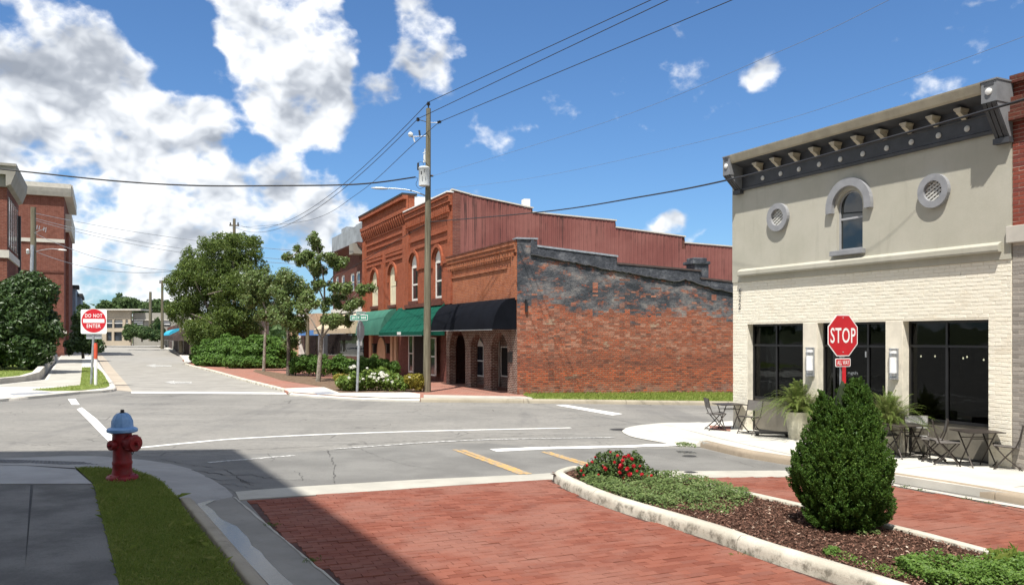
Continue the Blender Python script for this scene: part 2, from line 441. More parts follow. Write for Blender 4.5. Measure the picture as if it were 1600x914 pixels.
M['slab_dark'] = asphalt_like('slab_dark', (0.105, 0.103, 0.098), (0.185, 0.18, 0.17), (0.24, 0.24, 0.23), 1.1)
def concrete(name, col, dirt, amt=0.5, crack=False):
    t = NT(name); p = t.pos()
    c = t.mix(t.rng(t.noise(p, 0.9, 8, 0.62), 0.35, 0.65), mul(col, 0.86), mul(col, 1.06))
    c = t.mix(t.rng(t.noise(p, 2.7, 9, 0.7), 0.5, 0.75, 0, amt), c, dirt)
    c = t.mix(t.rng(t.noise(p, 60, 3, 0.7), 0.55, 0.8, 0, 0.35), c, mul(dirt, 0.8))
    t.bump(t.noise(p, 45, 5, 0.7), 0.3, 0.008)
    return t.done(c, 0.86, 0, 0.3)
M['concrete'] = concrete('concrete', (0.56, 0.525, 0.465), (0.40, 0.36, 0.30), 0.35)
M['concrete_white'] = concrete('concrete_white', (0.55, 0.53, 0.475), (0.40, 0.37, 0.32), 0.5)
M['concrete_band'] = concrete('concrete_band', (0.43, 0.41, 0.355), (0.27, 0.25, 0.21), 0.5)
M['gutter'] = concrete('gutter', (0.26, 0.245, 0.215), (0.15, 0.14, 0.12), 0.6)
M['concrete_road'] = concrete('concrete_road', (0.30, 0.285, 0.255), (0.22, 0.21, 0.19), 0.5)
M['gutter_warm'] = concrete('gutter_warm', (0.42, 0.36, 0.285), (0.27, 0.22, 0.17), 0.6)
# kerb with dark blotches on its upright faces
t = NT('kerb_stone'); p = t.pos()
c = t.mix(t.rng(t.noise(p, 1.6, 8, 0.62), 0.35, 0.65), (0.43, 0.40, 0.33), (0.56, 0.53, 0.45))
nz = t.n('ShaderNodeSeparateXYZ'); t.l(t.n('ShaderNodeNewGeometry').outputs['Normal'], nz.inputs[0])
side = t.rng(nz.outputs['Z'], 0.3, 0.8, 1, 0)
c = t.mix(t.math('MULTIPLY', side, t.rng(t.noise(p, 5, 10, 0.75), 0.46, 0.62, 0, 0.85)), c, (0.115, 0.105, 0.08))
c = t.mix(t.rng(t.noise(p, 9, 8, 0.75), 0.56, 0.72, 0, 0.55), c, (0.2, 0.185, 0.145))
c = t.mix(t.rng(t.noise(p, 70, 3, 0.7), 0.55, 0.8, 0, 0.5), c, (0.16, 0.15, 0.12))
t.bump(t.noise(p, 30, 7, 0.75), 0.6, 0.012)
M['kerb'] = t.done(c, 0.9, 0, 0.2)
M['kerb_brown'] = concrete('kerb_brown', (0.33, 0.27, 0.20), (0.17, 0.13, 0.09), 0.7)
M['kerb_tan'] = concrete('kerb_tan', (0.34, 0.30, 0.23), (0.2, 0.17, 0.12), 0.6)
def road_paint(name, col, wear):
    t = NT(name); p = t.pos()
    f_ = t.rng(t.noise(p, 14, 8, 0.75), wear, wear + 0.16)
    c = t.mix(f_, (0.25, 0.245, 0.23), mul(col, 1))
    c = t.mix(t.rng(t.noise(p, 50, 4, 0.7), 0.55, 0.8, 0, 0.3), c, mul(col, 0.55))
    t.bump(t.noise(p, 60, 4, 0.7), 0.3, 0.01)
    return t.done(c, 0.75, 0, 0.3)
M['white_line'] = road_paint('white_line', (0.76, 0.75, 0.71), 0.28)
M['worn_line'] = road_paint('worn_line', (0.66, 0.65, 0.62), 0.44)
M['yellow_line'] = road_paint('yellow_line', (0.56, 0.335, 0.10), 0.41)
# --- paving bricks
t = NT('paver'); p = t.pos(); r = island_rand(t)
c = t.ramp(r, [(0.0, (0.165, 0.050, 0.031)), (0.35, (0.20, 0.064, 0.040)), (0.7, (0.235, 0.082, 0.053)), (1.0, (0.185, 0.068, 0.047))])
c = t.mix(t.rng(t.noise(p, 0.8, 7, 0.65), 0.42, 0.62, 0, 0.6), c, (0.245, 0.118, 0.088))
c = t.mix(t.rng(t.noise(p, 1.5, 8, 0.7), 0.55, 0.75, 0, 0.45), c, (0.165, 0.085, 0.068))
c = t.mix(t.rng(t.noise(p, 45, 4, 0.7), 0.55, 0.8, 0, 0.4), c, (0.17, 0.07, 0.05))
t.bump(t.noise(p, 60, 5, 0.7), 0.4, 0.008)
M['paver'] = t.done(c, 0.88, 0, 0.25)
M['paver_bed'] = paint('paver_bed', (0.075, 0.033, 0.025), 0.95, var=0.4, scale=6, fine=40)
t, bb = NT('paving_far'), None
uvv = t.pos(); b = t.n('ShaderNodeTexBrick'); t.l(uvv, b.inputs['Vector']); b.inputs['Scale'].default_value = 1
b.inputs['Brick Width'].default_value = 0.22; b.inputs['Row Height'].default_value = 0.11; b.inputs['Mortar Size'].default_value = 0.008
b.inputs['Color1'].default_value = (0.30, 0.125, 0.09, 1); b.inputs['Color2'].default_value = (0.38, 0.185, 0.135, 1); b.inputs['Mortar'].default_value = (0.17, 0.1, 0.08, 1)
c = t.mix(t.rng(t.noise(t.pos(), 0.5, 7, 0.65), 0.4, 0.65, 0, 0.6), b.outputs[0], (0.27, 0.16, 0.125))
M['paving_far'] = t.done(c, 0.9, 0, 0.2)
# --- soil, lawn
t = NT('mulch_bed'); p = t.pos()
c = t.mix(t.rng(t.noise(p, 30, 6, 0.7), 0.4, 0.65), (0.045, 0.024, 0.016), (0.12, 0.062, 0.042))
t.bump(t.noise(p, 40, 6, 0.75), 1.0, 0.03); M['mulch'] = t.done(c, 0.95, 0, 0.15)
t = NT('mulch_chip'); r = t.n('ShaderNodeNewGeometry').outputs['Random Per Island']
M['chip'] = t.done(t.ramp(r, [(0, (0.06, 0.03, 0.02)), (0.45, (0.135, 0.068, 0.047)), (0.82, (0.21, 0.112, 0.08)), (0.955, (0.30, 0.19, 0.14)), (1.0, (0.58, 0.48, 0.38))]), 0.9, 0, 0.2)
t = NT('soil_brown'); p = t.pos()
M['soil'] = t.done(t.mix(t.rng(t.noise(p, 6, 8, 0.7), 0.35, 0.65), (0.11, 0.07, 0.048), (0.2, 0.145, 0.1)), 0.95, 0, 0.1)
t = NT('turf'); p = t.pos()
c = t.mix(t.rng(t.noise(p, 2.2, 8, 0.7), 0.35, 0.65), (0.15, 0.21, 0.045), (0.25, 0.29, 0.08))
c = t.mix(t.rng(t.noise(p, 24, 5, 0.7), 0.45, 0.7, 0, 0.6), c, (0.03, 0.055, 0.01))
t.bump(t.noise(p, 60, 4, 0.8), 0.8, 0.03); M['turf'] = t.done(c, 0.9, 0, 0.15)
M['blade'] = leaf_mat('grass_blade', [(0, (0.12, 0.19, 0.03)), (0.4, (0.19, 0.27, 0.05)), (0.75, (0.27, 0.33, 0.075)), (1, (0.42, 0.38, 0.16))], 0.3, 0.55, 0.15)
M['ground'] = paint('ground_far', (0.09, 0.11, 0.04), 0.95, var=0.4, scale=0.1)
# --- foliage
M['conifer'] = leaf_mat('conifer_spray', [(0, (0.028, 0.066, 0.013)), (0.5, (0.056, 0.122, 0.021)), (0.82, (0.11, 0.195, 0.032)), (1, (0.19, 0.27, 0.055))], 0.22, 0.5, 0.25)
M['rose_leaf'] = leaf_mat('rose_leaf', [(0, (0.032, 0.063, 0.016)), (0.5, (0.063, 0.109, 0.028)), (0.85, (0.098, 0.161, 0.034)), (1, (0.149, 0.086, 0.046))], 0.2, 0.42, 0.4)
M['rose'] = leaf_mat('rose_petal', [(0, (0.380, 0.010, 0.018)), (0.6, (0.580, 0.018, 0.030)), (1, (0.660, 0.060, 0.090))], 0.25, 0.5)
M['cover'] = leaf_mat('cover_leaf', [(0, (0.050, 0.090, 0.022)), (0.45, (0.104, 0.162, 0.045)), (0.8, (0.171, 0.234, 0.077)), (1, (0.306, 0.342, 0.153))], 0.3, 0.5)
M['cover_bright'] = leaf_mat('cover_leaf_bright', [(0, (0.048, 0.095, 0.015)), (0.5, (0.095, 0.180, 0.028)), (1, (0.180, 0.275, 0.057))], 0.3, 0.5)
M['tree_a'] = leaf_mat('willow_leaf', [(0, (0.045, 0.075, 0.018)), (0.5, (0.088, 0.14, 0.028)), (0.85, (0.15, 0.20, 0.042)), (1, (0.21, 0.25, 0.07))], 0.3, 0.5)
M['tree_b'] = leaf_mat('tree_leaf', [(0, (0.050, 0.087, 0.022)), (0.5, (0.098, 0.157, 0.036)), (0.85, (0.161, 0.224, 0.063)), (1, (0.420, 0.420, 0.210))], 0.3, 0.42, 0.45)
M['hedge'] = leaf_mat('hedge_leaf', [(0, (0.038, 0.078, 0.016)), (0.5, (0.074, 0.149, 0.027)), (0.85, (0.121, 0.223, 0.041)), (1, (0.176, 0.284, 0.061))], 0.25, 0.5, 0.22)
M['dark_leaf'] = leaf_mat('dark_leaf', [(0, (0.017, 0.038, 0.011)), (0.5, (0.036, 0.072, 0.018)), (0.85, (0.060, 0.108, 0.024)), (1, (0.120, 0.156, 0.060))], 0.15, 0.42, 0.4)
M['flower_leaf'] = leaf_mat('flower_shrub_leaf', [(0, (0.066, 0.121, 0.022)), (0.5, (0.132, 0.209, 0.039)), (1, (0.253, 0.330, 0.066))], 0.3, 0.45)
M['yellow_leaf'] = leaf_mat('yellow_leaf', [(0, (0.130, 0.130, 0.020)), (0.5, (0.240, 0.210, 0.030)), (1, (0.360, 0.300, 0.050))], 0.3, 0.5)
M['white_flower'] = leaf_mat('white_flower', [(0, (0.700, 0.700, 0.600)), (1, (0.850, 0.850, 0.780))], 0.3, 0.6)
M['fern'] = leaf_mat('fern_frond', [(0, (0.055, 0.094, 0.018)), (0.5, (0.105, 0.165, 0.031)), (0.85, (0.187, 0.248, 0.055)), (1, (0.374, 0.363, 0.165))], 0.3, 0.45)
M['far_leaf'] = leaf_mat('far_leaf', [(0, (0.039, 0.072, 0.026)), (0.5, (0.065, 0.111, 0.036)), (1, (0.111, 0.169, 0.052))], 0.2, 0.6)
M['bark'] = paint('bark', (0.14, 0.115, 0.09), 0.95, var=0.5, scale=12, bump=0.8)
M['bark_pale'] = paint('bark_pale', (0.27, 0.235, 0.19), 0.95, var=0.5, scale=12, bump=0.7)
# --- walls
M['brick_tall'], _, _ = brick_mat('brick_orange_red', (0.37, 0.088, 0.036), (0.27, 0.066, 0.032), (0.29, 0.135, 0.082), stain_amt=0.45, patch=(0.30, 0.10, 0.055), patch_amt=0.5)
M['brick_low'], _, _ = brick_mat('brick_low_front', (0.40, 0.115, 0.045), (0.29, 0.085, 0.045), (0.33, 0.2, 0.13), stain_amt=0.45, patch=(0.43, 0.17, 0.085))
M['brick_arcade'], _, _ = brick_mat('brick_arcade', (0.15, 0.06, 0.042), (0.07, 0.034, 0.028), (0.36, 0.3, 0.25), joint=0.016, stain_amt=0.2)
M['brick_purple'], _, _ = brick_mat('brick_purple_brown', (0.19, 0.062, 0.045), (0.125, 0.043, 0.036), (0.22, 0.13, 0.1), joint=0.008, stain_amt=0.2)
M['brick_left'], _, _ = brick_mat('brick_left', (0.205, 0.066, 0.044), (0.155, 0.05, 0.036), (0.23, 0.125, 0.095), bw=0.3, bh=0.1, joint=0.014, stain_amt=0.12)
M['brick_dark'], _, _ = brick_mat('brick_dark_red', (0.15, 0.045, 0.03), (0.10, 0.033, 0.026), (0.14, 0.08, 0.06), stain_amt=0.4)
# old side wall: several ages of brick, grey paint flaking off its top
t = NT('brick_side'); uv = t.uv(); p = t.pos()
b = t.n('ShaderNodeTexBrick'); t.l(t.vm('ADD', uv, t.vm('MULTIPLY', t.n('ShaderNodeTexNoise').outputs['Color'], (0.0, 0.012, 0))), b.inputs['Vector']); b.inputs['Scale'].default_value = 1
b.inputs['Brick Width'].default_value = 0.225; b.inputs['Row Height'].default_value = 0.078; b.inputs['Mortar Size'].default_value = 0.013; b.inputs['Mortar Smooth'].default_value = 0.25
b.inputs['Color1'].default_value = (0.47, 0.105, 0.042, 1); b.inputs['Color2'].default_value = (0.185, 0.048, 0.030, 1); b.inputs['Mortar'].default_value = (0.27, 0.155, 0.105, 1)
sep = t.n('ShaderNodeSeparateXYZ'); t.l(uv, sep.inputs[0]); U_, V_ = sep.outputs[0], sep.outputs[1]
cellv = t.vm('MULTIPLY', uv, (1 / 0.225, 1 / 0.078, 1))
fl = t.n('ShaderNodeVectorMath', operation='FLOOR'); t.l(cellv, fl.inputs[0])
wnz = t.n('ShaderNodeTexWhiteNoise'); t.l(fl.outputs[0], wnz.inputs['Vector']); rb = wnz.outputs['Value']
c = b.outputs['Color']
mort = b.outputs['Fac']
pinky = t.mix(t.rng(rb, 0.2, 0.8), (0.25, 0.10, 0.065), (0.44, 0.25, 0.18))
c = t.mix(t.math('MULTIPLY', t.rng(t.math('ADD', V_, t.math('MULTIPLY', t.noise(uv, 0.6, 6, 0.6), 1.6)), 1.9, 2.6), t.rng(t.noise(uv, 2.2, 8, 0.7), 0.4, 0.6, 0.1, 0.75)), c, pinky)
band = t.math('MULTIPLY', t.rng(t.math('ADD', V_, t.math('MULTIPLY', t.noise(uv, 0.7, 5, 0.6), 0.5)), 1.0, 1.3), t.rng(t.math('ADD', V_, t.math('MULTIPLY', t.noise(uv, 0.9, 5, 0.6), 0.5)), 1.9, 1.5))
c = t.mix(t.math('MULTIPLY', band, 0.4), c, (0.17, 0.075, 0.055))
c = t.mix(t.rng(t.noise(t.vm('MULTIPLY', uv, (1, 2.2, 1)), 1.1, 8, 0.7), 0.6, 0.66, 0, 0.8), c, (0.38, 0.28, 0.2))
c = t.mix(t.math('MULTIPLY', t.rng(V_, 0.5, -0.1), t.rng(t.noise(uv, 2.5, 8, 0.7), 0.42, 0.6, 0, 0.8)), c, (0.27, 0.2, 0.155))
c = t.mix(t.rng(rb, 0.86, 0.9, 0, 0.6), c, (0.08, 0.045, 0.038))
c = t.mix(t.rng(t.noise(t.vm('MULTIPLY', uv, (0.5, 1.6, 1)), 1.0, 8, 0.7), 0.5, 0.66, 0, 0.25), c, (0.20, 0.065, 0.042))
c = t.mix(t.rng(t.noise(t.vm('MULTIPLY', uv, (4, 13, 1)), 1.0, 5, 0.6), 0.62, 0.7, 0, 0.55), c, (0.46, 0.25, 0.17))
line = t.math('SUBTRACT', V_, t.math('ADD', 3.62, t.math('MULTIPLY', U_, -0.055)))
line = t.math('ADD', line, t.math('MULTIPLY', t.math('SUBTRACT', t.noise(uv, 0.45, 8, 0.72), 0.5), 2.6))
line = t.math('ADD', line, t.math('MULTIPLY', t.math('SUBTRACT', rb, 0.5), 0.45))
pm = t.rng(line, 0.05, 0.32)
celln = t.noise(t.vm('MULTIPLY', fl.outputs[0], (0.225, 0.078, 1)), 1.15, 6, 0.72)
pm = t.math('MULTIPLY', pm, t.rng(t.math('ADD', celln, t.math('MULTIPLY', rb, 0.22)), 0.74, 0.78, 1, 0.1))
pm = t.math('MULTIPLY', pm, t.rng(t.noise(t.vm('MULTIPLY', uv, (1.0, 2.0, 1)), 1.5, 8, 0.75), 0.40, 0.47, 0.15, 1))
pc = t.ramp(t.noise(t.vm('MULTIPLY', uv, (0.8, 1.3, 1)), 1.1, 9, 0.75), [(0.36, (0.035, 0.04, 0.047)), (0.48, (0.075, 0.08, 0.09)), (0.56, (0.16, 0.155, 0.158)), (0.68, (0.32, 0.28, 0.25))])
c = t.mix(pm, c, pc)
nh = t.math('SUBTRACT', t.noise(uv, 11, 6, 0.75), t.math('MULTIPLY', mort, 1.4))
t.bump(nh, 0.85, 0.035)
M['brick_side'] = t.done(c, 0.9, 0, 0.2)
# tarred flashing and parapet
t = NT('tar_paint'); p = t.pos()
c = t.ramp(t.noise(p, 2.4, 9, 0.75), [(0.35, (0.03, 0.034, 0.042)), (0.52, (0.065, 0.07, 0.082)), (0.65, (0.15, 0.155, 0.165)), (0.8, (0.3, 0.3, 0.3))])
t.bump(t.noise(p, 5, 7, 0.7), 0.9, 0.06); M['tar'] = t.done(c, 0.8, 0, 0.3)
# rusty red sheet metal with black runs
t = NT('rust_sheet'); p = t.pos(); uv = t.uv()
c = t.mix(t.rng(t.noise(p, 0.5, 6, 0.6), 0.35, 0.65), (0.18, 0.06, 0.05), (0.235, 0.092, 0.076))
run = t.noise(t.vm('MULTIPLY', uv, (5.0, 0.16, 1)), 1.0, 8, 0.72)
c = t.mix(t.math('MULTIPLY', t.rng(run, 0.50, 0.62), t.rng(t.noise(t.vm('MULTIPLY', uv, (0.35, 0.6, 1)), 1.0, 5, 0.6), 0.42, 0.62, 0.1, 0.95)), c, (0.02, 0.012, 0.011))
M['rust'] = t.done(c, 0.7, 0.0, 0.3)
# stucco
t = NT('stucco_grey'); p = t.pos()
c = t.mix(t.rng(t.noise(p, 0.8, 7, 0.62), 0.35, 0.65), (0.42, 0.405, 0.335), (0.475, 0.455, 0.385))
c = t.mix(t.rng(t.noise(t.vm('MULTIPLY', p, (3, 3, 0.5)), 1.5, 7, 0.65), 0.52, 0.75, 0, 0.5), c, (0.34, 0.325, 0.265))
t.bump(t.noise(p, 25, 6, 0.7), 0.22, 0.012); M['stucco'] = t.done(c, 0.9, 0, 0.2)
t = NT('cream_brick'); p = t.pos(); r = island_rand(t)
c = t.mix(r, (0.79, 0.74, 0.615), (0.82, 0.775, 0.655))
c = t.mix(t.rng(t.noise(p, 2.5, 8, 0.7), 0.5, 0.75, 0, 0.45), c, (0.62, 0.52, 0.37))
c = t.mix(t.rng(t.noise(p, 22, 6, 0.7), 0.58, 0.75, 0, 0.4), c, (0.56, 0.48, 0.37))
t.bump(t.noise(p, 32, 6, 0.7), 0.6, 0.012); M['cream'] = t.done(c, 0.75, 0, 0.3)
M['cream_flat'] = paint('cream_paint', (0.72, 0.665, 0.55), 0.7, var=0.12, scale=3, bump=0.2)
M['cream_joint'] = paint('cream_joint', (0.77, 0.72, 0.60), 0.85, var=0.15, scale=5, bump=0.3)
M['charcoal'] = paint('charcoal_trim', (0.052, 0.055, 0.062), 0.6, var=0.25, scale=4)
M['console'] = paint('grey_console', (0.20, 0.205, 0.215), 0.6, var=0.15, scale=4)
M['tan'] = paint('tan_crown', (0.40, 0.355, 0.265), 0.7, var=0.15, scale=3)
M['bracket'] = paint('bracket_cream', (0.5, 0.45, 0.35), 0.7, var=0.12, scale=5)
M['disc'] = paint('disc_pale', (0.56, 0.55, 0.51), 0.6, var=0.1)
M['grey_trim'] = paint('grey_trim', (0.27, 0.275, 0.29), 0.65, var=0.12, scale=5)
M['grey_frame'] = paint('grey_frame', (0.36, 0.365, 0.38), 0.6, var=0.1)
M['black_frame'] = paint('black_frame', (0.012, 0.012, 0.013), 0.45, var=0.2)
M['panel'] = paint('kick_panel', (0.17, 0.155, 0.125), 0.6, var=0.25, scale=2)
t = NT('shop_glass'); fz = t.n('ShaderNodeFresnel'); fz.inputs['IOR'].default_value = 1.38
tg = t.n('ShaderNodeBsdfTransparent'); tg.inputs['Color'].default_value = (0.20, 0.215, 0.21, 1); gl = t.n('ShaderNodeBsdfGlossy'); gl.inputs['Roughness'].default_value = 0.02; gl.inputs['Color'].default_value = (0.75, 0.78, 0.8, 1)
bp = t.n('ShaderNodeBump'); bp.inputs['Strength'].default_value = 0.05; bp.inputs['Distance'].default_value = 0.05; t.l(t.noise(t.pos(), 1.6, 2, 0.5), bp.inputs['Height']); t.l(bp.outputs[0], gl.inputs['Normal'])
ms = t.n('ShaderNodeMixShader'); t.l(fz.outputs[0], ms.inputs[0]); t.l(tg.outputs[0], ms.inputs[1]); t.l(gl.outputs[0], ms.inputs[2]); t.l(ms.outputs[0], t.out.inputs['Surface']); M['glass'] = t.m
M['bulb'] = emissive('lit_bulb', (1.0, 0.86, 0.62), 9.0)
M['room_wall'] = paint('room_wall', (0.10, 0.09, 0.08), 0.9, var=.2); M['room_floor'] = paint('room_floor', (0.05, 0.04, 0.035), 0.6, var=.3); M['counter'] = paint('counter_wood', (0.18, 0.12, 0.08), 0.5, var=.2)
M['glass_blue'] = glass_dark('window_glass', (0.012, 0.017, 0.02), 0.02, 0.8)
M['glass_far'] = glass_dark('far_glass', (0.02, 0.024, 0.03), 0.1, 0.5)
M['lamp_glass'] = paint('frosted_glass', (0.85, 0.85, 0.84), 0.25, var=0.02)
M['steel'] = paint('brushed_steel', (0.45, 0.46, 0.47), 0.35, 0.7, var=0.1)
M['galv'] = paint('galvanised', (0.40, 0.42, 0.44), 0.45, 0.55, var=0.2, scale=8)
M['sign_back'] = paint('sign_back', (0.42, 0.44, 0.46), 0.5, 0.4, var=0.12, scale=6)
M['sign_red'] = paint('sign_red', (0.50, 0.012, 0.022), 0.4, var=0.08, scale=8)
M['sign_white'] = paint('sign_white', (0.80, 0.80, 0.79), 0.45, var=0.04)
M['sign_green'] = paint('sign_green', (0.012, 0.22, 0.13), 0.4, var=0.1)
M['orange'] = paint('orange_sleeve', (0.55, 0.075, 0.03), 0.5, var=0.1)
M['white'] = paint('white_paint', (0.78, 0.77, 0.74), 0.5, var=0.06)
M['white_frame'] = paint('white_frame', (0.74, 0.72, 0.66), 0.6, var=0.08)
M['cream_frame'] = paint('cream_frame', (0.68, 0.62, 0.44), 0.6, var=0.08)
M['green_awn'] = paint('green_canvas', (0.009, 0.078, 0.053), 0.8, var=0.15, scale=1.5, bump=0.1, spec=0.06)
M['green_awn2'] = paint('pale_green_canvas', (0.05, 0.155, 0.115), 0.8, var=0.15, scale=1.5, spec=0.06)
M['black_awn'] = paint('black_canvas', (0.0065, 0.0075, 0.011), 0.85, var=0.2, scale=1.5, bump=0.1, spec=0.06)
M['tan_awn'] = paint('tan_canvas', (0.5, 0.42, 0.3), 0.8, var=0.1, spec=0.06)
M['blue_awn'] = paint('blue_canvas', (0.13, 0.3, 0.66), 0.8, var=0.1, spec=0.06)
M['teal_awn'] = paint('teal_canvas', (0.05, 0.38, 0.56), 0.8, var=0.1, spec=0.06)
M['maroon_awn'] = paint('brown_canvas', (0.09, 0.07, 0.065), 0.8, var=0.2, spec=0.06)
t = NT('pole_wood'); p = t.obj()
c = t.mix(t.rng(t.noise(t.vm('MULTIPLY', p, (22, 22, 0.8)), 1.0, 7, 0.7), 0.3, 0.7), (0.09, 0.078, 0.052), (0.21, 0.19, 0.135))
t.bump(t.noise(t.vm('MULTIPLY', p, (26, 26, 0.9)), 1.0, 6, 0.7), 0.8, 0.02); M['pole'] = t.done(c, 0.9, 0, 0.2)
M['wire'] = paint('wire_black', (0.02, 0.02, 0.022), 0.6)
M['wire_grey'] = paint('wire_grey', (0.16, 0.18, 0.21), 0.5)
M['transformer'] = paint('transformer_grey', (0.6, 0.62, 0.62), 0.4, var=0.08, scale=4)
M['dark_metal'] = paint('dark_metal', (0.03, 0.03, 0.032), 0.5, 0.3)
t = NT('hydrant_red'); p = t.pos()
c = t.mix(t.rng(t.noise(p, 7, 7, 0.65), 0.4, 0.65), (0.17, 0.007, 0.009), (0.26, 0.012, 0.014))
c = t.mix(t.rng(t.noise(p, 18, 7, 0.7), 0.60, 0.68, 0, 0.75), c, (0.12, 0.055, 0.038))
t.bump(t.noise(p, 40, 5, 0.6), 0.2, 0.01); M['hyd_red'] = t.done(c, 0.5, 0, 0.4)
t = NT('hydrant_blue'); p = t.pos()
c = t.mix(t.rng(t.noise(p, 9, 7, 0.65), 0.4, 0.65), (0.16, 0.31, 0.55), (0.23, 0.4, 0.65))
c = t.mix(t.rng(t.noise(p, 24, 7, 0.7), 0.64, 0.74, 0, 0.6), c, (0.14, 0.16, 0.18))
t.bump(t.noise(p, 40, 5, 0.6), 0.2, 0.01); M['hyd_blue'] = t.done(c, 0.5, 0, 0.4)
M['chair'] = paint('chair_metal', (0.055, 0.045, 0.038), 0.5, 0.3, var=0.2)
M['sling'] = paint('sling_fabric', (0.135, 0.125, 0.115), 0.75, var=0.15, scale=12)
M['sling_pale'] = paint('sling_pale', (0.30, 0.295, 0.285), 0.7, var=0.1, scale=12)
M['pot'] = paint('pot_stone', (0.5, 0.48, 0.38), 0.85, var=0.3, scale=5, bump=0.4)
M['rubber'] = paint('rubber', (0.015, 0.015, 0.015), 0.7)
M['tactile_grey'] = paint('tactile_grey', (0.27, 0.28, 0.31), 0.8, var=0.15, scale=6)
M['tactile_dark'] = paint('tactile_dark', (0.14, 0.14, 0.14), 0.85, var=0.2, scale=6)
M['iron'] = paint('cast_iron', (0.05, 0.048, 0.045), 0.7, 0.3, var=0.3, scale=20)
t = NT('gutter_water'); t.bump(t.noise(t.pos(), 9, 5, 0.6), 0.10, 0.02)
M['water'] = t.done((0.07, 0.068, 0.062), 0.16, 0, 0.4)
M['blue_grey'] = paint('blue_grey_cladding', (0.17, 0.2, 0.25), 0.7, var=0.15)
M['beige'] = paint('beige_wall', (0.40, 0.335, 0.25), 0.85, var=0.1, scale=0.5)
M['beige_grey'] = paint('beige_grey_wall', (0.27, 0.255, 0.22), 0.85, var=0.1, scale=0.5)
M['pale_stone'] = paint('pale_stone', (0.52, 0.49, 0.43), 0.8, var=0.1)
M['cornice_grey'] = paint('cornice_grey', (0.27, 0.255, 0.22), 0.8, var=0.15, scale=1)
M['grey_sheet'] = paint('grey_sheet_metal', (0.34, 0.37, 0.39), 0.6, 0.2, var=0.25, scale=1.2)
M['cream_wall'] = paint('peach_wall', (0.55, 0.37, 0.23), 0.85, var=0.1)
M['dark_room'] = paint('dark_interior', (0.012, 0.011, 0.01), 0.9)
M['roof'] = paint('flat_roof', (0.2, 0.2, 0.2), 0.9, var=0.2)
M['black_roof'] = paint('black_edge', (0.03, 0.03, 0.03), 0.8)
# ------------------------------------------------------------------ ground
def spline(pts, n=6):
    """Catmull-Rom through 2D/3D points"""
    P = [Vector(p) for p in pts]; out = []
    for i in range(len(P) - 1):
        a, b, c, d = P[max(i-1, 0)], P[i], P[i+1], P[min(i+2, len(P)-1)]
        for j in range(n):
            t = j / n
            out.append(0.5 * ((2*b) + (c-a)*t + (2*a-5*b+4*c-d)*t*t + (3*b-a-3*c+d)*t**3))
    out.append(P[-1]); return out
def gpath(pxs, off=0.0, n=6):
    return spline([G(x, y, off) for x, y in pxs], n)
def sheet(name, pts, off, mat, kind='structure', parent=None, thick=0.0, **kw):
    """a flat piece of ground; pts are ground points, laid off above the plane"""
    P = [Vector((p[0], p[1], gz(p[0], p[1]) + off)) for p in pts]
    mb = MB(); n = len(P)
    if thick:
        Q = [p - Vector((0, 0, thick)) for p in P]
        mb.add(P + Q, [tuple(range(n)), tuple(range(2*n-1, n-1, -1))] + [(i, (i+1) % n, n + (i+1) % n, n + i) for i in range(n)])
    else:
        mb.add(P, [tuple(range(n))])
    return mb.build(name, mat, parent, kind=kind, **kw)
def sweep(mb, path, prof, side=1, m=0):
    """profile points (lateral, height above the ground plane); lateral goes to the left of travel for side=1"""
    k = len(path); n = len(prof); vs = []
    for i, p in enumerate(path):
        t = Vector((path[min(i+1, k-1)][0] - path[max(i-1, 0)][0], path[min(i+1, k-1)][1] - path[max(i-1, 0)][1])).normalized()
        l = Vector((-t.y, t.x)) * side
        for (a, z) in prof:
            x, y = p[0] + l.x * a, p[1] + l.y * a
            vs.append((x, y, gz(x, y) + z))
    fs = []
    for i in range(k - 1):
        for j in range(n):
            fs.append((i*n + j, i*n + (j+1) % n, (i+1)*n + (j+1) % n, (i+1)*n + j))
    fs += [tuple(range(n)), tuple(range(k*n - 1, (k-1)*n - 1, -1))]
    return mb.add(vs, fs, m)
def kerb(name, path, w_, h, mat, side=1, seg=3.0, gap=0.012):
    root = thing(name, None, None, path[0], kind='structure')
    prof = [(0, -0.1), (0.0, h * 0.55), (0.018, h - 0.03), (0.05, h), (w_ - 0.015, h + 0.002), (w_, h - 0.012), (w_, -0.1)]
    # resample
    L = [0.0]
    for a, b in zip(path, path[1:]): L.append(L[-1] + (Vector(b) - Vector(a)).length)
    def at(s_):
        for i in range(len(L) - 1):
            if s_ <= L[i+1]:
                f_ = (s_ - L[i]) / max(1e-9, L[i+1] - L[i]); return Vector(path[i]).lerp(Vector(path[i+1]), f_)
        return Vector(path[-1])
    cnt = max(1, round(L[-1] / seg))
    for q in range(cnt):
        a = L[-1] * q / cnt + gap / 2; b = L[-1] * (q + 1) / cnt - gap / 2
        ks = max(2, int((b - a) / 0.18) + 1)
        mb = MB(); sweep(mb, [at(a + (b - a) * i / (ks - 1)) for i in range(ks)], prof, side)
        mb.build('kerb_stone', mat, root, smooth=50)
    return root
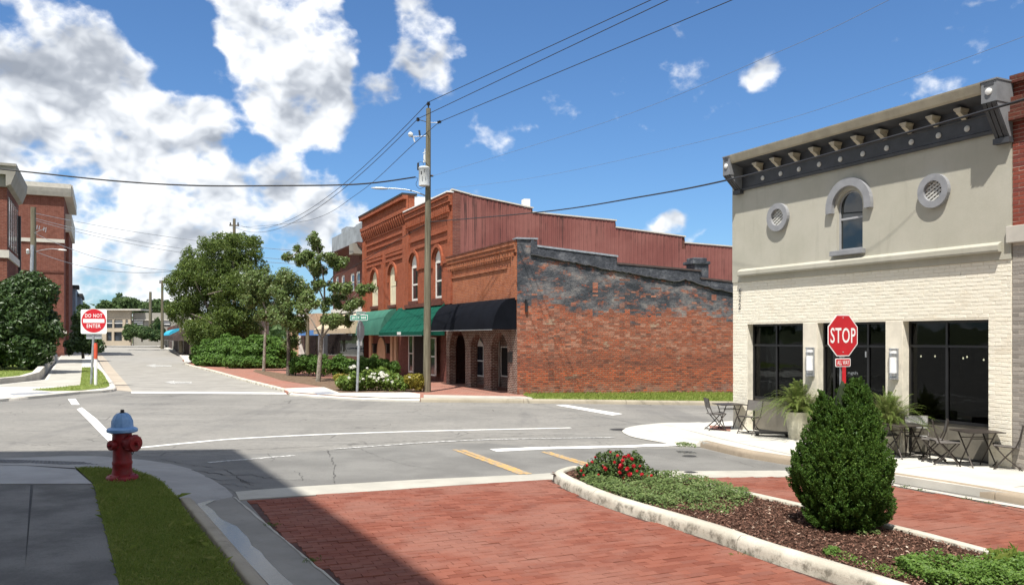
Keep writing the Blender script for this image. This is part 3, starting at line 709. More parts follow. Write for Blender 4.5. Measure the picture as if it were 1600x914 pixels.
def line_strip(name, pxs, half, mat, off=0.006, rag=0.012, kind='structure', seed=1, n=6):
    """a painted line with slightly ragged edges along ground positions, half = half width"""
    rg = random.Random(seed); pa = gpath(pxs, off, n); dens = []
    for a, b in zip(pa, pa[1:]):
        m_ = max(1, int((b - a).length / 0.15))
        dens += [a.lerp(b, i / m_) for i in range(m_)]
    dens.append(pa[-1]); vs = []; k = len(dens)
    for i, p in enumerate(dens):
        t = (dens[min(i+1, k-1)] - dens[max(i-1, 0)]); t = Vector((t.x, t.y)).normalized(); l = Vector((-t.y, t.x))
        for sg in (1, -1):
            ww = half + rg.uniform(-rag, rag)
            x, y = p.x + l.x * ww * sg, p.y + l.y * ww * sg
            vs.append((x, y, gz(x, y) + off))
    mb = MB(); mb.add(vs, [(2*i, 2*i+1, 2*i+3, 2*i+2) for i in range(k-1)])
    return mb.build(name, mat, kind=kind)
def quad_line(name, pxs, mat, off=0.006):
    P = [G(x, y, off) for x, y in pxs]; mb = MB(); mb.add(P, [tuple(range(len(P)))]); return mb.build(name, mat, kind='structure')

# the land, and the asphalt on it
sheet('ground', [(-900, -300), (900, -300), (900, 1200), (-900, 1200)], -0.03, M['ground'])
sheet('road', [(-70, 2.5), (70, 2.5), (70, 60), (20, 175), (-140, 175), (-110, 60)], 0.0, M['asphalt'])
# older, coarser asphalt between the brick lane and the crossing
sheet('old_asphalt', [G(x, y) for x, y in [(160,716),(225,712),(330,712),(470,706),(640,696),(760,692),(880,703),(980,701),(1090,700),(1170,717),(1250,732),(1300,746),(1240,740),(1035,741),(830,744),(640,755),(475,764),(372,772),(340,754),(290,732),(224,719)]], 0.004, M['asphalt_old'])

sheet('concrete_road', [G(x, y) for x, y in [(205,613),(330,613.5),(452,616),(440,611),(380,595),(324,579),(300,573.5),(288,569),(286,562),(276,553),(262,546),(245,540),(233,537),(200,537),(160,542),(150,550),(157,556),(178,577),(199,601)]], 0.004, M['concrete_road'])
# ---- cracks and tarred seams
def crack(pxs, half, seed, off=0.0095):
    rg_ = random.Random(seed); P = gpath(pxs, off, 1); D = []
    for a_, b_ in zip(P, P[1:]):
        n_ = max(2, int((b_ - a_).length / 0.09)); l_ = Vector((-(b_ - a_).y, (b_ - a_).x)).normalized()
        for i in range(n_): D.append(a_.lerp(b_, i / n_) + Vector((l_.x, l_.y, 0)) * rg_.gauss(0, .016))
    vs = []; k_ = len(D)
    for i, p_ in enumerate(D):
        t_ = D[min(i+1, k_-1)] - D[max(i-1, 0)]; l_ = Vector((-t_.y, t_.x)).normalized(); hw = half * rg_.uniform(.1, .8)
        for sg_ in (1, -1):
            x_, y_ = p_.x + l_.x * hw * sg_, p_.y + l_.y * hw * sg_; vs.append((x_, y_, gz(x_, y_) + off))
    MB().add(vs, [(2*i, 2*i+1, 2*i+3, 2*i+2) for i in range(k_-1)]).build('road_crack', M['crack'], kind='structure')
M['crack'] = paint('crack', (0.07, 0.068, 0.064), 0.95, var=.4, scale=20)
for i, (pxs, hw) in enumerate((([(160,715.5),(225,708),(330,704),(440,699.5),(560,693),(690,686),(830,680),(905,677)], .018), ([(512,703),(518,716),(524,726),(521,742),(524,756)], .010), ([(418,708),(428,716),(424,722)], .008),
    ([(290,733),(330,738),(356,742),(392,741),(412,746),(440,745)], .022), ([(318,744),(345,750),(372,748),(398,755),(420,753)], .024), ([(340,756),(368,757),(396,763),(425,760)], .018), ([(352,733),(366,742),(378,752),(400,760)], .014), ([(250,716),(275,722),(300,726),(340,731)], .014),
    ([(420,746),(450,750),(480,748),(505,752)], .008), ([(460,735),(470,742),(474,752)], .007), ([(560,700),(600,716),(640,727),(700,735)], .006), ([(870,668),(930,665),(1000,661)], .014), ([(940,690),(980,705),(1030,712),(1080,722)], .006), ([(700,640),(760,641),(830,648),(905,655)], .010),
    ([(230,640),(330,638),(460,640),(560,636)], .010), ([(150,661),(270,657),(420,655),(520,650)], .008), ([(1100,708),(1150,720),(1190,733)], .006))):
    crack(pxs, hw, 400 + i)

# ---- island
near = gpath([(1560,1000),(1400,944),(1305,912),(1178,870),(1103,842),(981,804),(930,786),(893,769),(871,757.5),(862,748)], 0, 5)
nose_b = [G(x, y, 0.15) for x, y in [(866,734),(884,728),(905,726.5),(955,728),(1000,731)]]
back = [G(x, y, 0.15) for x, y in [(1040,736),(1200,772.5),(1375,812),(1450,830),(1550,856),(1700,897),(1900,950)]]
outline = [Vector((p.x, p.y)) for p in near] + [Vector((p.x, p.y)) for p in spline(nose_b, 4)] + [Vector((p.x, p.y)) for p in back]
outline = [Vector((p.x, p.y, gz(p.x, p.y))) for p in spline(outline[::2] + [outline[-1]], 2)]
kerb('island_kerb', outline, 0.155, 0.15, M['kerb'], side=-1, seg=2.6)
def inset(path, a, side):
    out = []; k = len(path)
    for i, p in enumerate(path):
        t = Vector((path[min(i+1, k-1)].x - path[max(i-1, 0)].x, path[min(i+1, k-1)].y - path[max(i-1, 0)].y)).normalized()
        out.append(Vector((p.x - t.y * a * side, p.y + t.x * a * side)))
    return out
isl_in = inset(outline, 0.14, -1)
bed = sheet('mulch_bed', isl_in, 0.115, M['mulch'])
def inside(poly, x, y):
    c_ = False; j = len(poly) - 1
    for i in range(len(poly)):
        xi, yi, xj, yj = poly[i][0], poly[i][1], poly[j][0], poly[j][1]
        if (yi > y) != (yj > y) and x < (xj - xi) * (y - yi) / (yj - yi) + xi: c_ = not c_
        j = i
    return c_
def inside_np(poly, X, Y):
    c_ = np.zeros(len(X), bool); j = len(poly) - 1
    for i in range(len(poly)):
        xi, yi, xj, yj = poly[i][0], poly[i][1], poly[j][0], poly[j][1]
        if yi != yj:
            c_ ^= ((yi > Y) != (yj > Y)) & (X < (xj - xi) * (Y - yi) / (yj - yi) + xi)
        j = i
    return c_
RG = np.random.default_rng(7)
def scatter(poly, n):
    P = np.array([(p[0], p[1]) for p in poly]); mn, mx_ = P.min(0), P.max(0)
    X = RG.uniform(mn[0], mx_[0], n * 3); Y = RG.uniform(mn[1], mx_[1], n * 3)
    k_ = inside_np(P, X, Y); return X[k_][:n], Y[k_][:n]
def unit(a): return a / np.maximum(1e-9, np.linalg.norm(a, axis=1, keepdims=True))
def leaf_arrays(P, N, size, aspect=0.5, jitter=0.4, fold=0.15, L=None):
    """diamond leaves at P, facing N"""
    n = len(P)
    if L is None: L = RG.normal(size=(n, 3))
    L = unit(L - N * (L * N).sum(1, keepdims=True)); Wd = np.cross(N, L)
    s_ = (size * (1 + jitter * RG.uniform(-1, 1, n)))[:, None] if np.ndim(size) else (size * (1 + jitter * RG.uniform(-1, 1, n)))[:, None]
    a = P - L * s_ * 0.5; b = P + Wd * s_ * aspect * 0.5 + N * s_ * fold; c_ = P + L * s_ * 0.5; d = P - Wd * s_ * aspect * 0.5 + N * s_ * fold
    vs = np.stack([a, b, c_, d], 1).reshape(-1, 3)
    fs = np.arange(4 * n, dtype=np.int32).reshape(-1, 4)
    return vs, fs
def cat_mesh(parts):
    vs = []; fs = []; b = 0
    for v, f_ in parts: vs.append(v); fs.append(f_ + b); b += len(v)
    return np.concatenate(vs), np.concatenate(fs)
# mulch chips
X, Y = scatter(isl_in, 17000); k_ = (Y < 12.5); X, Y = X[k_], Y[k_]
Z = -(SLX * X + SLY * Y) + 0.12 + RG.uniform(0, 0.016, len(X))
Nn = unit(np.stack([RG.normal(0, .45, len(X)), RG.normal(0, .45, len(X)), np.ones(len(X))], 1))
v_, f_ = leaf_arrays(np.stack([X, Y, Z], 1), Nn, 0.032, 0.4, 0.7, 0.1)
fast_mesh('mulch_chips', v_, f_, M['chip'], kind='stuff', label='dark brown bark mulch chips covering the island bed', cat='mulch')

# ---- brick lanes
UD = Vector((-640, F)).normalized(); UC = Vector((UD.y, -UD.x))          # along the street, and across it
lane_px = [(366,772),(475,766),(650,752),(862,744)]
lane_l = [(364,775),(420,822),(494,884),(560,935),(640,1000)]
laneA = [Vector((p.x, p.y)) for p in [G(x, y) for x, y in [(385,781.5),(475,775),(556,769),(712,758),(859,749)]]] + \
        [Vector((p.x, p.y)) for p in near[::-1]] + [Vector((p.x, p.y)) for p in [G(1300,1020), G(640,1005), G(560,938), G(494,885), G(420,822)]]
laneB = [Vector((p.x, p.y)) for p in [G(1000,745.5),(G(1110,746)),G(1240,745),G(1310,748)]] + [Vector((p.x, p.y)) for p in [G(1395,760),G(1500,778),G(1600,796),G(1760,825),G(1900,850)]] + \
        [Vector((p.x, p.y)) for p in [G(1990,985)]] + [Vector((p.x, p.y)) for p in back[::-1]]
gz_m = Matrix(((1, 0, 0, 0), (0, 1, 0, 0), (-SLX, -SLY, 1, 0), (0, 0, 0, 1)))
def paver_mesh(rg, L_=0.2, W_=0.1):
    mb = MB(); h = 0.055; e_ = 0.004; a, b = L_ / 2 - 0.0022, W_ / 2 - 0.003
    vs = []; 
    for (aa, bb, z) in ((a, b, 0.0), (a, b, h - e_), (a - e_, b - e_, h)):
        vs += [(-aa, -bb, z), (aa, -bb, z), (aa, bb, z), (-aa, bb, z)]
    vs = [(x + rg.uniform(-.0015, .0015), y + rg.uniform(-.0015, .0015), z) for x, y, z in vs]
    fs = [(8, 9, 10, 11)]
    for r_ in (0, 4):
        fs += [(r_ + i, r_ + (i + 1) % 4, r_ + 4 + (i + 1) % 4, r_ + 4 + i) for i in range(4)]
    return vs, fs
def lay_bricks(root, poly, mat, singles, off, ang_dev=0.0, seed=3, ylim=99, prefix='brick', gap_noise=True):
    rg = random.Random(seed)
    uc = Vector((UC.x * math.cos(ang_dev) - UC.y * math.sin(ang_dev), UC.x * math.sin(ang_dev) + UC.y * math.cos(ang_dev))); ud = Vector((-uc.y, uc.x))
    P2 = [(Vector((p.x, p.y)).dot(uc), Vector((p.x, p.y)).dot(ud)) for p in poly]
    x0, x1 = min(p[0] for p in P2), max(p[0] for p in P2); y0, y1 = min(p[1] for p in P2), max(p[1] for p in P2)
    spots = []; r_ = 0; y = y0 - 0.1
    while y < y1:
        x = x0 - 0.2 + (0.1 if r_ % 2 else 0) + rg.uniform(-.012, .012); yy = y + 0.0
        dy = rg.uniform(-.004, .004)
        while x < x1:
            wob = 0.010 * math.sin(x * 2.3 + r_ * .13) + 0.006 * math.sin(x * 5.1 + r_)
            cx = x + 0.1; cy = y + 0.05 + wob + dy
            ok = [inside(P2, cx + sx * 0.085, cy + sy * 0.04) for sx in (-1, 1) for sy in (-1, 1)]
            if all(ok): spots.append((cx, cy, 1.0))
            elif sum(ok) >= 2:
                for sx in (-0.05, 0.05):
                    if all(inside(P2, cx + sx + q * 0.04, cy + sy * 0.04) for q in (-1, 1) for sy in (-1, 1)): spots.append((cx + sx, cy, 0.5))
            x += 0.2
        y += 0.1; r_ += 1
    items = []
    for (cx, cy, fr_) in spots:
        p = uc * cx + ud * cy
        items.append((p.length, p, fr_, rg.gauss(0, 0.008), rg.gauss(0, 0.0018), rg.gauss(0, .010), rg.gauss(0, .010)))
    vis = [q for q in items if q[1].y > 0 and abs(q[1].x / q[1].y) < 0.63 and (EYE - gz(q[1].x, q[1].y)) / q[1].y < 0.302]
    vis.sort(key=lambda q: q[0]); single = set(id(q) for q in vis[:singles])
    vars_ = []
    for i in range(6):
        vs, fs = paver_mesh(rg); me = bpy.data.meshes.new('brick'); me.from_pydata(vs, [], fs); me.materials.append(mat); vars_.append((me, np.array(vs), fs))
    ro = WO[root.name]; V_ = []; F_ = []; b = 0; a0 = math.atan2(uc.y, uc.x)
    for q in items:
        _, p, fr_, rot, dz, tx, ty = q; me, vv, fs = vars_[rg.randrange(6)]
        m4 = Matrix.Translation((p.x, p.y, gz(p.x, p.y) + off - 0.055 + dz)) @ Matrix(((1, 0, 0, 0), (0, 1, 0, 0), (-SLX, -SLY, 1, 0), (0, 0, 0, 1))) @ Matrix.Rotation(a0 + rot, 4, 'Z') @ Matrix.Rotation(tx, 4, 'X') @ Matrix.Rotation(ty * .6, 4, 'Y') @ Matrix.Diagonal((fr_, rg.choice((1, 1, 1, 1, .97, .92)), 1, 1))
        if id(q) in single:
            o = bpy.data.objects.new(prefix, me); C.objects.link(o); o.parent = root
            o.matrix_basis = Matrix.Translation(-ro) @ m4
        else:
            A = np.array(m4); V_.append(vv @ A[:3, :3].T + A[:3, 3]); F_ += [[b + i for i in f4] for f4 in fs]; b += len(vv)
    if V_:
        fast_mesh('brick_paving', np.concatenate(V_), F_, mat, root, kind='stuff')
laneR = sheet('brick_lane', laneA, 0.001, M['paver_bed']); lay_bricks(laneR, laneA, M['paver'], 300, 0.012, -0.03)
laneL = sheet('brick_lane', laneB, 0.001, M['paver_bed']); lay_bricks(laneL, laneB, M['paver'], 0, 0.012, -0.03, seed=5)
sheet('concrete_band', [G(x, y) for x, y in [(368,769),(400,766),(475,760.5),(650,750),(831,741.5),(870,739),(885,749),(859,749.5),(712,758.5),(556,769.5),(400,779.5),(374,782)]], 0.010, M['concrete_band'], thick=0.08)
sheet('concrete_band', [G(x, y) for x, y in [(990,737),(1240,735.5),(1330,747),(1310,750),(1240,745.5),(1110,746.5),(1060,748),(1010,741)]], 0.010, M['concrete_band'], thick=0.08)

# ---- near left corner
lawn_px = [(120,731.5),(150,730.5),(169,732),(209,735),(236,743),(256,755),(270,770),(283,788),(315,830),(347,866),(381,913),(430,985),(215,985),(187,914),(165,830),(156,795),(147,757),(133,743)]
lawn = [G(x, y, .10) for x, y in lawn_px]
sheet('lawn', lawn, 0.10, M['turf'])
slabs = [([(-180,757.5),(47.5,757.5),(33,985),(-420,985)], 'slab_dark'), ([(52.5,757.5),(145.5,757),(155,796),(164,830),(186,914),(206,985),(38,985),(36.5,914)], 'slab_dark'),
         ([(-180,727),(40,727),(118,732.5),(131,744),(144,755),(-180,755.5)], 'concrete_near'),]
M['concrete_near'] = concrete('concrete_near', (0.34, 0.335, 0.325), (0.22, 0.215, 0.2), 0.4)
sw = sheet('pavement', [G(x, y, .09) for x, y in [(-200,727),(40,727),(119,732.5),(147,757),(166,831),(207,985),(-420,985)]], 0.085, M['iron'])
for pxs, mt in slabs: sheet('paving_slab', [G(x, y, .1) for x, y in pxs], 0.10, M[mt], None, sw, thick=0.05)
# apron sloping to the road, gutter, kerb
apron = [(-200,719),(0,716),(60,713.5),(110,711.5),(160,712.5),(224,718),(266,724),(298,732),(327,746),(352,761),(364,773),(362,777)]
ap_in = [(-200,726.5),(0,726.5),(40,726.5),(118,731),(150,730),(169,731.5),(209,734.5),(236,742.5),(256,754.5),(272,772)]
mb = MB(); A_ = [G(x, y, 0.006) for x, y in apron]; B_ = [G(x, y, 0.098) for x, y in ap_in] + [G(296,788,0.02), G(303,788,0.012)]
for i in range(len(A_) - 1): mb.add([A_[i], A_[i+1], B_[i+1], B_[i]], [(0, 1, 2, 3)])
M['apron'] = concrete('apron_concrete', (0.33, 0.32, 0.30), (0.19, 0.185, 0.175), 0.5)
mb.build('kerb_apron', M['apron'], kind='structure', smooth=40)
gutter = [(304,788),(362,777),(420,822),(494,885),(560,938),(620,990),(470,990),(401,901),(350,842)]
sheet('gutter_pan', [G(x, y) for x, y in gutter], 0.008, M['gutter'])
kerb('kerb', spline([G(x, y) for x, y in [(470,985),(401,903),(350,843),(320,808),(303,789)]], 5), 0.16, 0.105, M['kerb_tan'], side=1, seg=2.2)
# thin light mortar edge along the gutter
line_strip('mortar_edge', [(640,1000),(560,937),(494,884),(420,821.5),(366,776)], 0.012, M['concrete_band'], 0.014, 0.008, n=4)
wat = gpath([(304,785),(326,808),(345,826),(372,856),(401,888),(440,930)], 0, 3)
mb = MB(); rg = random.Random(4); L_ = inset(wat, -0.03, 1); R_ = [inset(wat, 0.02 + (0.09 + 0.07 * i / len(wat) + rg.uniform(-.035, .04)), 1)[i] for i in range(len(wat))]
R_[0] = inset(wat, 0.26, 1)[0]
for i in range(len(wat) - 1):
    q = [L_[i], L_[i+1], R_[i+1], R_[i]]; mb.add([(p.x, p.y, gz(p.x, p.y) + 0.013) for p in q], [(0, 1, 2, 3)])
mb.build('gutter_water', M['water'], kind='structure')
# tactile strip at the edge of the pavement
def tactile(px, off, mat, label, nx=8, ny=3, ang=None):
    P = [G(x, y, off) for x, y in px]; root = thing('tactile_plate', label, 'tactile plate', P[0])
    mb = MB(); mb.add(P, [(0, 1, 2, 3)]); mb.build('plate', mat, root)
    mb = MB()
    for i in range(nx):
        for j in range(ny):
            a, b = (i + .5) / nx, (j + .5) / ny
            q = (P[0].lerp(P[1], a)).lerp(P[3].lerp(P[2], a), b); mb.lathe([(0.02, 0), (0.014, 0.007), (0.002, 0.008)], q, 6)
    mb.build('studs', mat, root, kind='stuff')
tactile([(-20,716.5),(128,721),(160,726.5),(-20,721.5)], 0.075, M['tactile_dark'], 'dark studded tactile strip at the near left pavement edge', 26, 3)

# ---- painted markings
line_strip('crossing_line', [(212,699.5),(290,692),(370,685),(500,678.5),(640,673.8),(780,670.5),(892,668)], 0.075, M['white_line'], seed=2)
line_strip('crossing_line', [(325,722),(460,711)], 0.06, M['worn_line'], 0.009, 0.03, seed=3)
line_strip('crossing_line', [(522,701),(600,695.5),(690,689.5),(800,685.5),(960,683)], 0.06, M['worn_line'], 0.009, 0.02, seed=4)
line_strip('stop_line', [(770,703),(860,699.5),(960,697.5),(1060,694)], 0.17, M['white_line'], 0.010, 0.03, seed=5)
quad_line('crossing_line', [(120,639),(128,636.3),(152,655),(172,676),(181,690),(178,697),(160,680),(140,659)], M['white_line'])
quad_line('crossing_line', [(106,623),(118,622.8),(124.5,632),(112,632)], M['white_line'])
quad_line('stop_line', [(205,611.6),(300,611.8),(450,613.2),(450,615.6),(300,614.4),(205,614)], M['white_line'])
quad_line('road_line', [(868,632.6),(884,632.2),(973,646.3),(957,648.6)], M['white_line'])
for sg in (0, 1):
    quad_line('centre_line', [(707 + 10*sg,702),(714 + 11*sg,701.7),(820 + 11.5*sg,739.6),(811 + 11*sg,740.6)], M['yellow_line'], 0.010)
    quad_line('centre_line', [(845 + 8*sg,705.5),(851 + 8*sg,705.2),(925 + 9*sg,727),(916 + 9*sg,728)], M['yellow_line'], 0.010)
for pts in ([(257,597),(272,594.6),(273,596.2),(300,596.6),(300,598.6),(274,598.4),(274,600)], [(228,571),(243,568.5),(243,570.2),(268,570.8),(268,572.4),(243,572.2),(243,574)]):
    quad_line('lane_arrow', pts, M['worn_line'], 0.014)
# iron covers
def cover(px, py, r_, label):
    c_ = G(px, py, 0.006); root = thing('iron_cover', label, 'iron cover', c_)
    mb = MB(); mb.lathe([(r_, -0.03), (r_, 0.006), (r_ - 0.02, 0.008), (0.0, 0.008)], c_, 18); mb.build('lid', M['iron'], root)
    mb = MB(); mb.lathe([(r_ + 0.03, -0.03), (r_ + 0.03, 0.003), (r_ + 0.002, 0.003), (r_ + 0.002, -0.03)], c_, 18); mb.build('ring', M['asphalt_old'], root)
cover(1077, 712.5, 0.13, 'small round iron valve cover in the asphalt behind the rose bush')
cover(969, 671, 0.24, 'dark iron manhole cover by the tip of the right pavement')
cover(1078, 737.8, 0.10, 'little iron lid at the concrete band beside the island')

# ---- right pavement in front of the cream building
ramp_o = [(1094,697.5),(1057,696),(1035,691),(1005,685.5),(985,681),(974,675.5),(973,671),(984,666.5),(1010,662.5),(1045,660),(1090,660)]
ramp_i = [(1097,689.5),(1082,687),(1063,683.5),(1042,679),(1020,675.5),(1014,672.5),(1016,669),(1025,666.5),(1040,663.5),(1060,661),(1092,659.5)]
A_ = spline([G(x, y, 0.012) for x, y in ramp_o], 3); B_ = spline([G(x, y, 0.12) for x, y in ramp_i], 3)
mb = MB()
for i in range(len(A_) - 1): mb.add([A_[i], A_[i+1], B_[i+1], B_[i]], [(0, 1, 2, 3)])
mb.build('kerb_ramp', M['concrete_white'], kind='structure', smooth=60)
side_front = [(1097,689.5),(1166,702),(1241,713.5),(1390,740.5),(1600,773),(1800,804),(2000,835)]
w0 = G(1146, 668, .13)
pav = [Vector((p.x, p.y)) for p in B_[::-1]] + [Vector((p.x, p.y)) for p in inset([G(x, y, .13) for x, y in side_front], 0.02, 1)]
fw_u = Vector((640, -F)).normalized(); fw_d = Vector((-fw_u.y, fw_u.x))
e1 = Vector((w0.x, w0.y)) + fw_u * 14; e2 = Vector((w0.x, w0.y)) - fw_u * 0.05
pav += [e1 + fw_d * .6, Vector((w0.x, w0.y)) + fw_d * .6, Vector((w0.x, w0.y)) + fw_d * 9 - fw_u * 1.2, e2 + fw_d * 9 - fw_u * 2.0, G(1100, 660, .12).xy]
sheet('pavement', pav, 0.125, M['concrete_white'], thick=0.12)
# joints in the pavement: thin dark grooves
rg = random.Random(3)
for s_ in (2.1, 4.0, 5.9, 7.7):
    a = Vector((w0.x, w0.y)) + fw_u * s_; b = a - fw_d * 1.72 + fw_u * .04
    mb = MB(); l = fw_u * 0.006
    mb.add([(q.x, q.y, gz(q.x, q.y) + 0.129) for q in (a - l, a + l, b + l, b - l)], [(0, 1, 2, 3)]); mb.build('pavement_joint', M['gutter'], kind='structure')
kerb('kerb', spline([G(x, y) for x, y in [(1094,698.5),(1159,714),(1241,727.5),(1310,739),(1390,753),(1500,771),(1600,789),(1800,824),(2000,860)]], 4), 0.16, 0.135, M['kerb_brown'], side=1, seg=2.7)
line_strip('gutter_edge', [(1240,732),(1310,743),(1395,756.5),(1500,775),(1600,792),(1800,828)], 0.075, M['concrete'], 0.012, 0.004, n=3)
tactile([(1026,671),(1062,671.5),(1070,676.5),(1032,676)], 0.118, M['tactile_grey'], 'grey tactile plate set in the white ramp by the cafe chairs', 12, 5)
# bricks beside the cafe corner
strip = [G(1108,664.5,.13), G(1142,666,.13), G(1141,673.5,.13), G(1110,670.5,.13)]
sheet('brick_strip', strip, 0.134, M['paving_far'])

# ---- far left corner
fl = [(-260,637),(0,623.3),(60,618),(125,611.8),(160,609.8),(176,608),(178,605),(172,597),(160,580),(150,564),(146,553),(144,545),(110,545),(97,553),(88,566),(70,593),(0,600.5),(-260,618)]
sheet('pavement', [G(x, y, .09) for x, y in fl], 0.09, M['concrete_white'], thick=0.1)
sheet('pavement_path', [G(x, y, .1) for x, y in [(60,603),(124,602),(128,588),(127,575),(129,556),(129,548),(112,547),(98,554),(90,566),(75,593),(0,601),(0,603)]], 0.096, M['concrete_band'])
verge = [G(x, y, .1) for x, y in [(48,608.5),(90,605),(125,601.5),(127,588),(128,574),(150,574),(160,582),(170,598),(171,602.5),(165,605.5),(125,609.8),(80,610.5)]]
sheet('grass_verge', verge, 0.105, M['turf'])
sheet('gutter_strip', [G(x, y) for x, y in [(181,609.5),(207,612),(199,601),(178,577),(166,562),(156,551),(148,551),(160,573),(172,594)]], 0.006, M['gutter_warm'])
tactile([(14,614.5),(72,611.8),(86,613.6),(20,617)], 0.095, M['tactile_grey'], 'grey tactile plate on the far left pale pavement', 12, 5)
kerb('kerb', spline([G(x, y) for x, y in [(-200,637),(0,627.5),(60,622),(125,615.5),(160,613.2),(177,611.5),(181.5,608),(176,598),(162,579),(151,563)]], 4), 0.15, 0.11, M['concrete'], side=1, seg=4)
# low retaining wall, lawn behind it
wl = [G(x, y, .1) for x, y in [(-260,622),(0,598.5),(40,595),(62,591),(72,582),(78,573),(90,563.5)]]
root = thing('retaining_wall', 'low pale concrete retaining wall below the big left bush', 'wall', wl[2])
mb = MB()
hs = [.18, .2, .22, .3, .42, .5, .5]; k = len(wl)
pts = []
for i, p in enumerate(wl):
    t = Vector((wl[min(i+1, k-1)].x - wl[max(i-1, 0)].x, wl[min(i+1, k-1)].y - wl[max(i-1, 0)].y)).normalized(); l = Vector((-t.y, t.x)) * .3
    pts += [(p.x, p.y, gz(p.x, p.y)), (p.x, p.y, gz(p.x, p.y) + .1 + hs[i]), (p.x + l.x, p.y + l.y, gz(p.x, p.y) + .1 + hs[i]), (p.x + l.x, p.y + l.y, gz(p.x, p.y))]
mb.add(pts, [(4*i + j, 4*i + (j+1) % 4, 4*i + 4 + (j+1) % 4, 4*i + 4 + j) for i in range(k-1) for j in range(4)] + [(0, 1, 2, 3), (4*k-1, 4*k-2, 4*k-3, 4*k-4)])
mb.build('wall', M['concrete'], root, bevel=0.02)
lawn2 = [Vector((p.x, p.y)) for p in inset(wl, .28, 1)] + [G(80, 560, .1).xy, G(-30, 556, .1).xy, G(-400, 570, .1).xy]
mb = MB(); mb.add([(p.x, p.y, gz(p.x, p.y) + .26) for p in lawn2], [tuple(range(len(lawn2)))]); mb.build('lawn', M['turf'], kind='structure')

# ---- corner in front of the brick buildings
paved = [(300,570),(324,575.3),(380,591.2),(440,606.5),(450,612.3),(534,618.6),(656,622.2),(700,622.6),(760,623),(800,623.3),(830,623.6),(815,612),(690,585),(560,565),(460,556),(330,550),(285,562)]
sheet('pavement', [G(x, y, .1) for x, y in paved], 0.095, M['paving_far'], thick=0.1)
sheet('planting_bed', [G(x, y, .1) for x, y in [(506,604.5),(530,613.5),(640,612.5),(664,611.5),(662,601),(640,594),(500,590),(440,583),(400,577),(395,580),(440,594)]], 0.101, M['soil'])
sheet('kerb_ramp', [G(x, y, .1) for x, y in [(443,606.5),(506,604.5),(530.5,613.5),(639,612.8),(656.5,615),(656,622),(600,621.2),(534,618.3),(452,612.2)]], 0.103, M['concrete_white'])
kerb('kerb', spline([G(x, y) for x, y in [(288,569.5),(300,573.8),(324,579.3),(380,595.5),(440,611.5),(451,618)]], 4), 0.15, 0.12, M['kerb'], side=1, seg=6)
kerb('kerb', spline([G(x, y) for x, y in [(452,618.3),(534,624.5),(600,627),(656,628)]], 4), 0.15, 0.10, M['concrete_white'], side=1, seg=6)
kerb('kerb', spline([G(x, y) for x, y in [(657,628.2),(700,628.5),(760,629),(830,629.8),(930,631),(1030,632.2),(1135,633.5),(1300,636)]], 4), 0.2, 0.135, M['kerb_tan'], side=1, seg=3.5)
tactile([(488,612.5),(515,611.5),(526,615),(497,616.2)], 0.105, M['tactile_grey'], 'grey tactile plate in the pale ramp left of the street name post', 10, 5)
vg = [G(x, y, .1) for x, y in [(812,613),(820,618),(836,623.6),(900,624.9),(1000,626.3),(1150,628.6),(1300,631),(1300,618),(1000,612)]]
sheet('grass_verge', vg, 0.115, M['turf'])
sheet('pavement_edge', [G(x, y, .1) for x, y in [(662,617),(760,618.6),(815,619.4),(836,621.5),(830,623.4),(760,622.8),(662,622.2)]], 0.112, M['concrete_band'])
# far kerbs of the side street up the hill
kerb('kerb', spline([G(x, y) for x, y in [(288,569),(286,562),(276,553),(262,546),(245,540.5),(232,537.5)]], 4), 0.2, 0.13, M['concrete'], side=-1, seg=20)
sheet('pavement', [G(x, y, .1) for x, y in [(290,568),(288,561),(278,552.5),(264,545.5),(246,540),(234,537.5),(300,537.5),(330,545),(330,556)]], 0.1, M['concrete'])
# ------------------------------------------------------------------ the cream cafe building on the right
FW = Fr(w0, (640, -F))
LEN = FW.S(1581)                                   # facade length
cafe = thing('cafe_building', 'cream painted brick cafe with grey stucco upper storey and dark cornice', 'building', w0)
zb = w0.z - 0.6
z_head = FW.Z(1168, 506.5); z_tr = FW.Z(1200, 539.5); z_brick = FW.Z(1158, 441); z_led0, z_led1 = FW.Z(1158, 432.5), FW.Z(1158, 423)
z_bandb = FW.Z(1200, 289.5, -.05); z_top = FW.Z(1300, 196.3, -.44)
S_ = FW.S
op = [(S_(1168), S_(1255)), (S_(1277.5), S_(1384)), (S_(1411), S_(1544.5))]
zfl = [gz(*FW.w((sum(o_) / 2, 0, 0)).xy) + .13 for o_ in op]
holes = [(a, b, zb - 1, z_head) for a, b in op]
# lower wall: a backing slab, bricks in front of it
mb = MB(FW); mb.wall(0.0, LEN, zb, z_brick, 0.0, 0.3, holes); mb.wall(0, LEN, zb, z_brick, 0.3, 8.8, [(0.3, LEN - .02, zb - 1, z_brick - .15)]); 
mb.build('brick_backing', M['cream_joint'], cafe)
# bricks
rg = random.Random(11); BW_, BH_ = 0.205, 0.0675; units = []
row = 0; z = z_brick - BH_
while z > w0.z - 1.0:
    x = -0.02 - (BW_ / 2 if row % 2 else 0)
    while x < LEN - 0.01:
        a, b = max(x, -0.012), min(x + BW_, LEN - 0.005); x += BW_
        segs = [(a, b)]
        if z < z_head - 0.01:
            for (ha, hb) in op + [(op[0][1] - .01, op[1][0] + .01), (op[1][1] - .01, op[2][0] + .01)]:
                ns = []
                for (p_, q_) in segs:
                    if q_ <= ha or p_ >= hb: ns.append((p_, q_)); continue
                    if p_ < ha: ns.append((p_, ha))
                    if q_ > hb: ns.append((hb, q_))
                segs = ns
        for (p_, q_) in segs:
            if q_ - p_ < 0.03: continue
            g_ = gz(*FW.w(((p_ + q_) / 2, 0, 0)).xy) + .1
            if z + BH_ < g_: continue
            units.append(((p_ + q_) / 2, z, q_ - p_))
    z -= BH_; row += 1
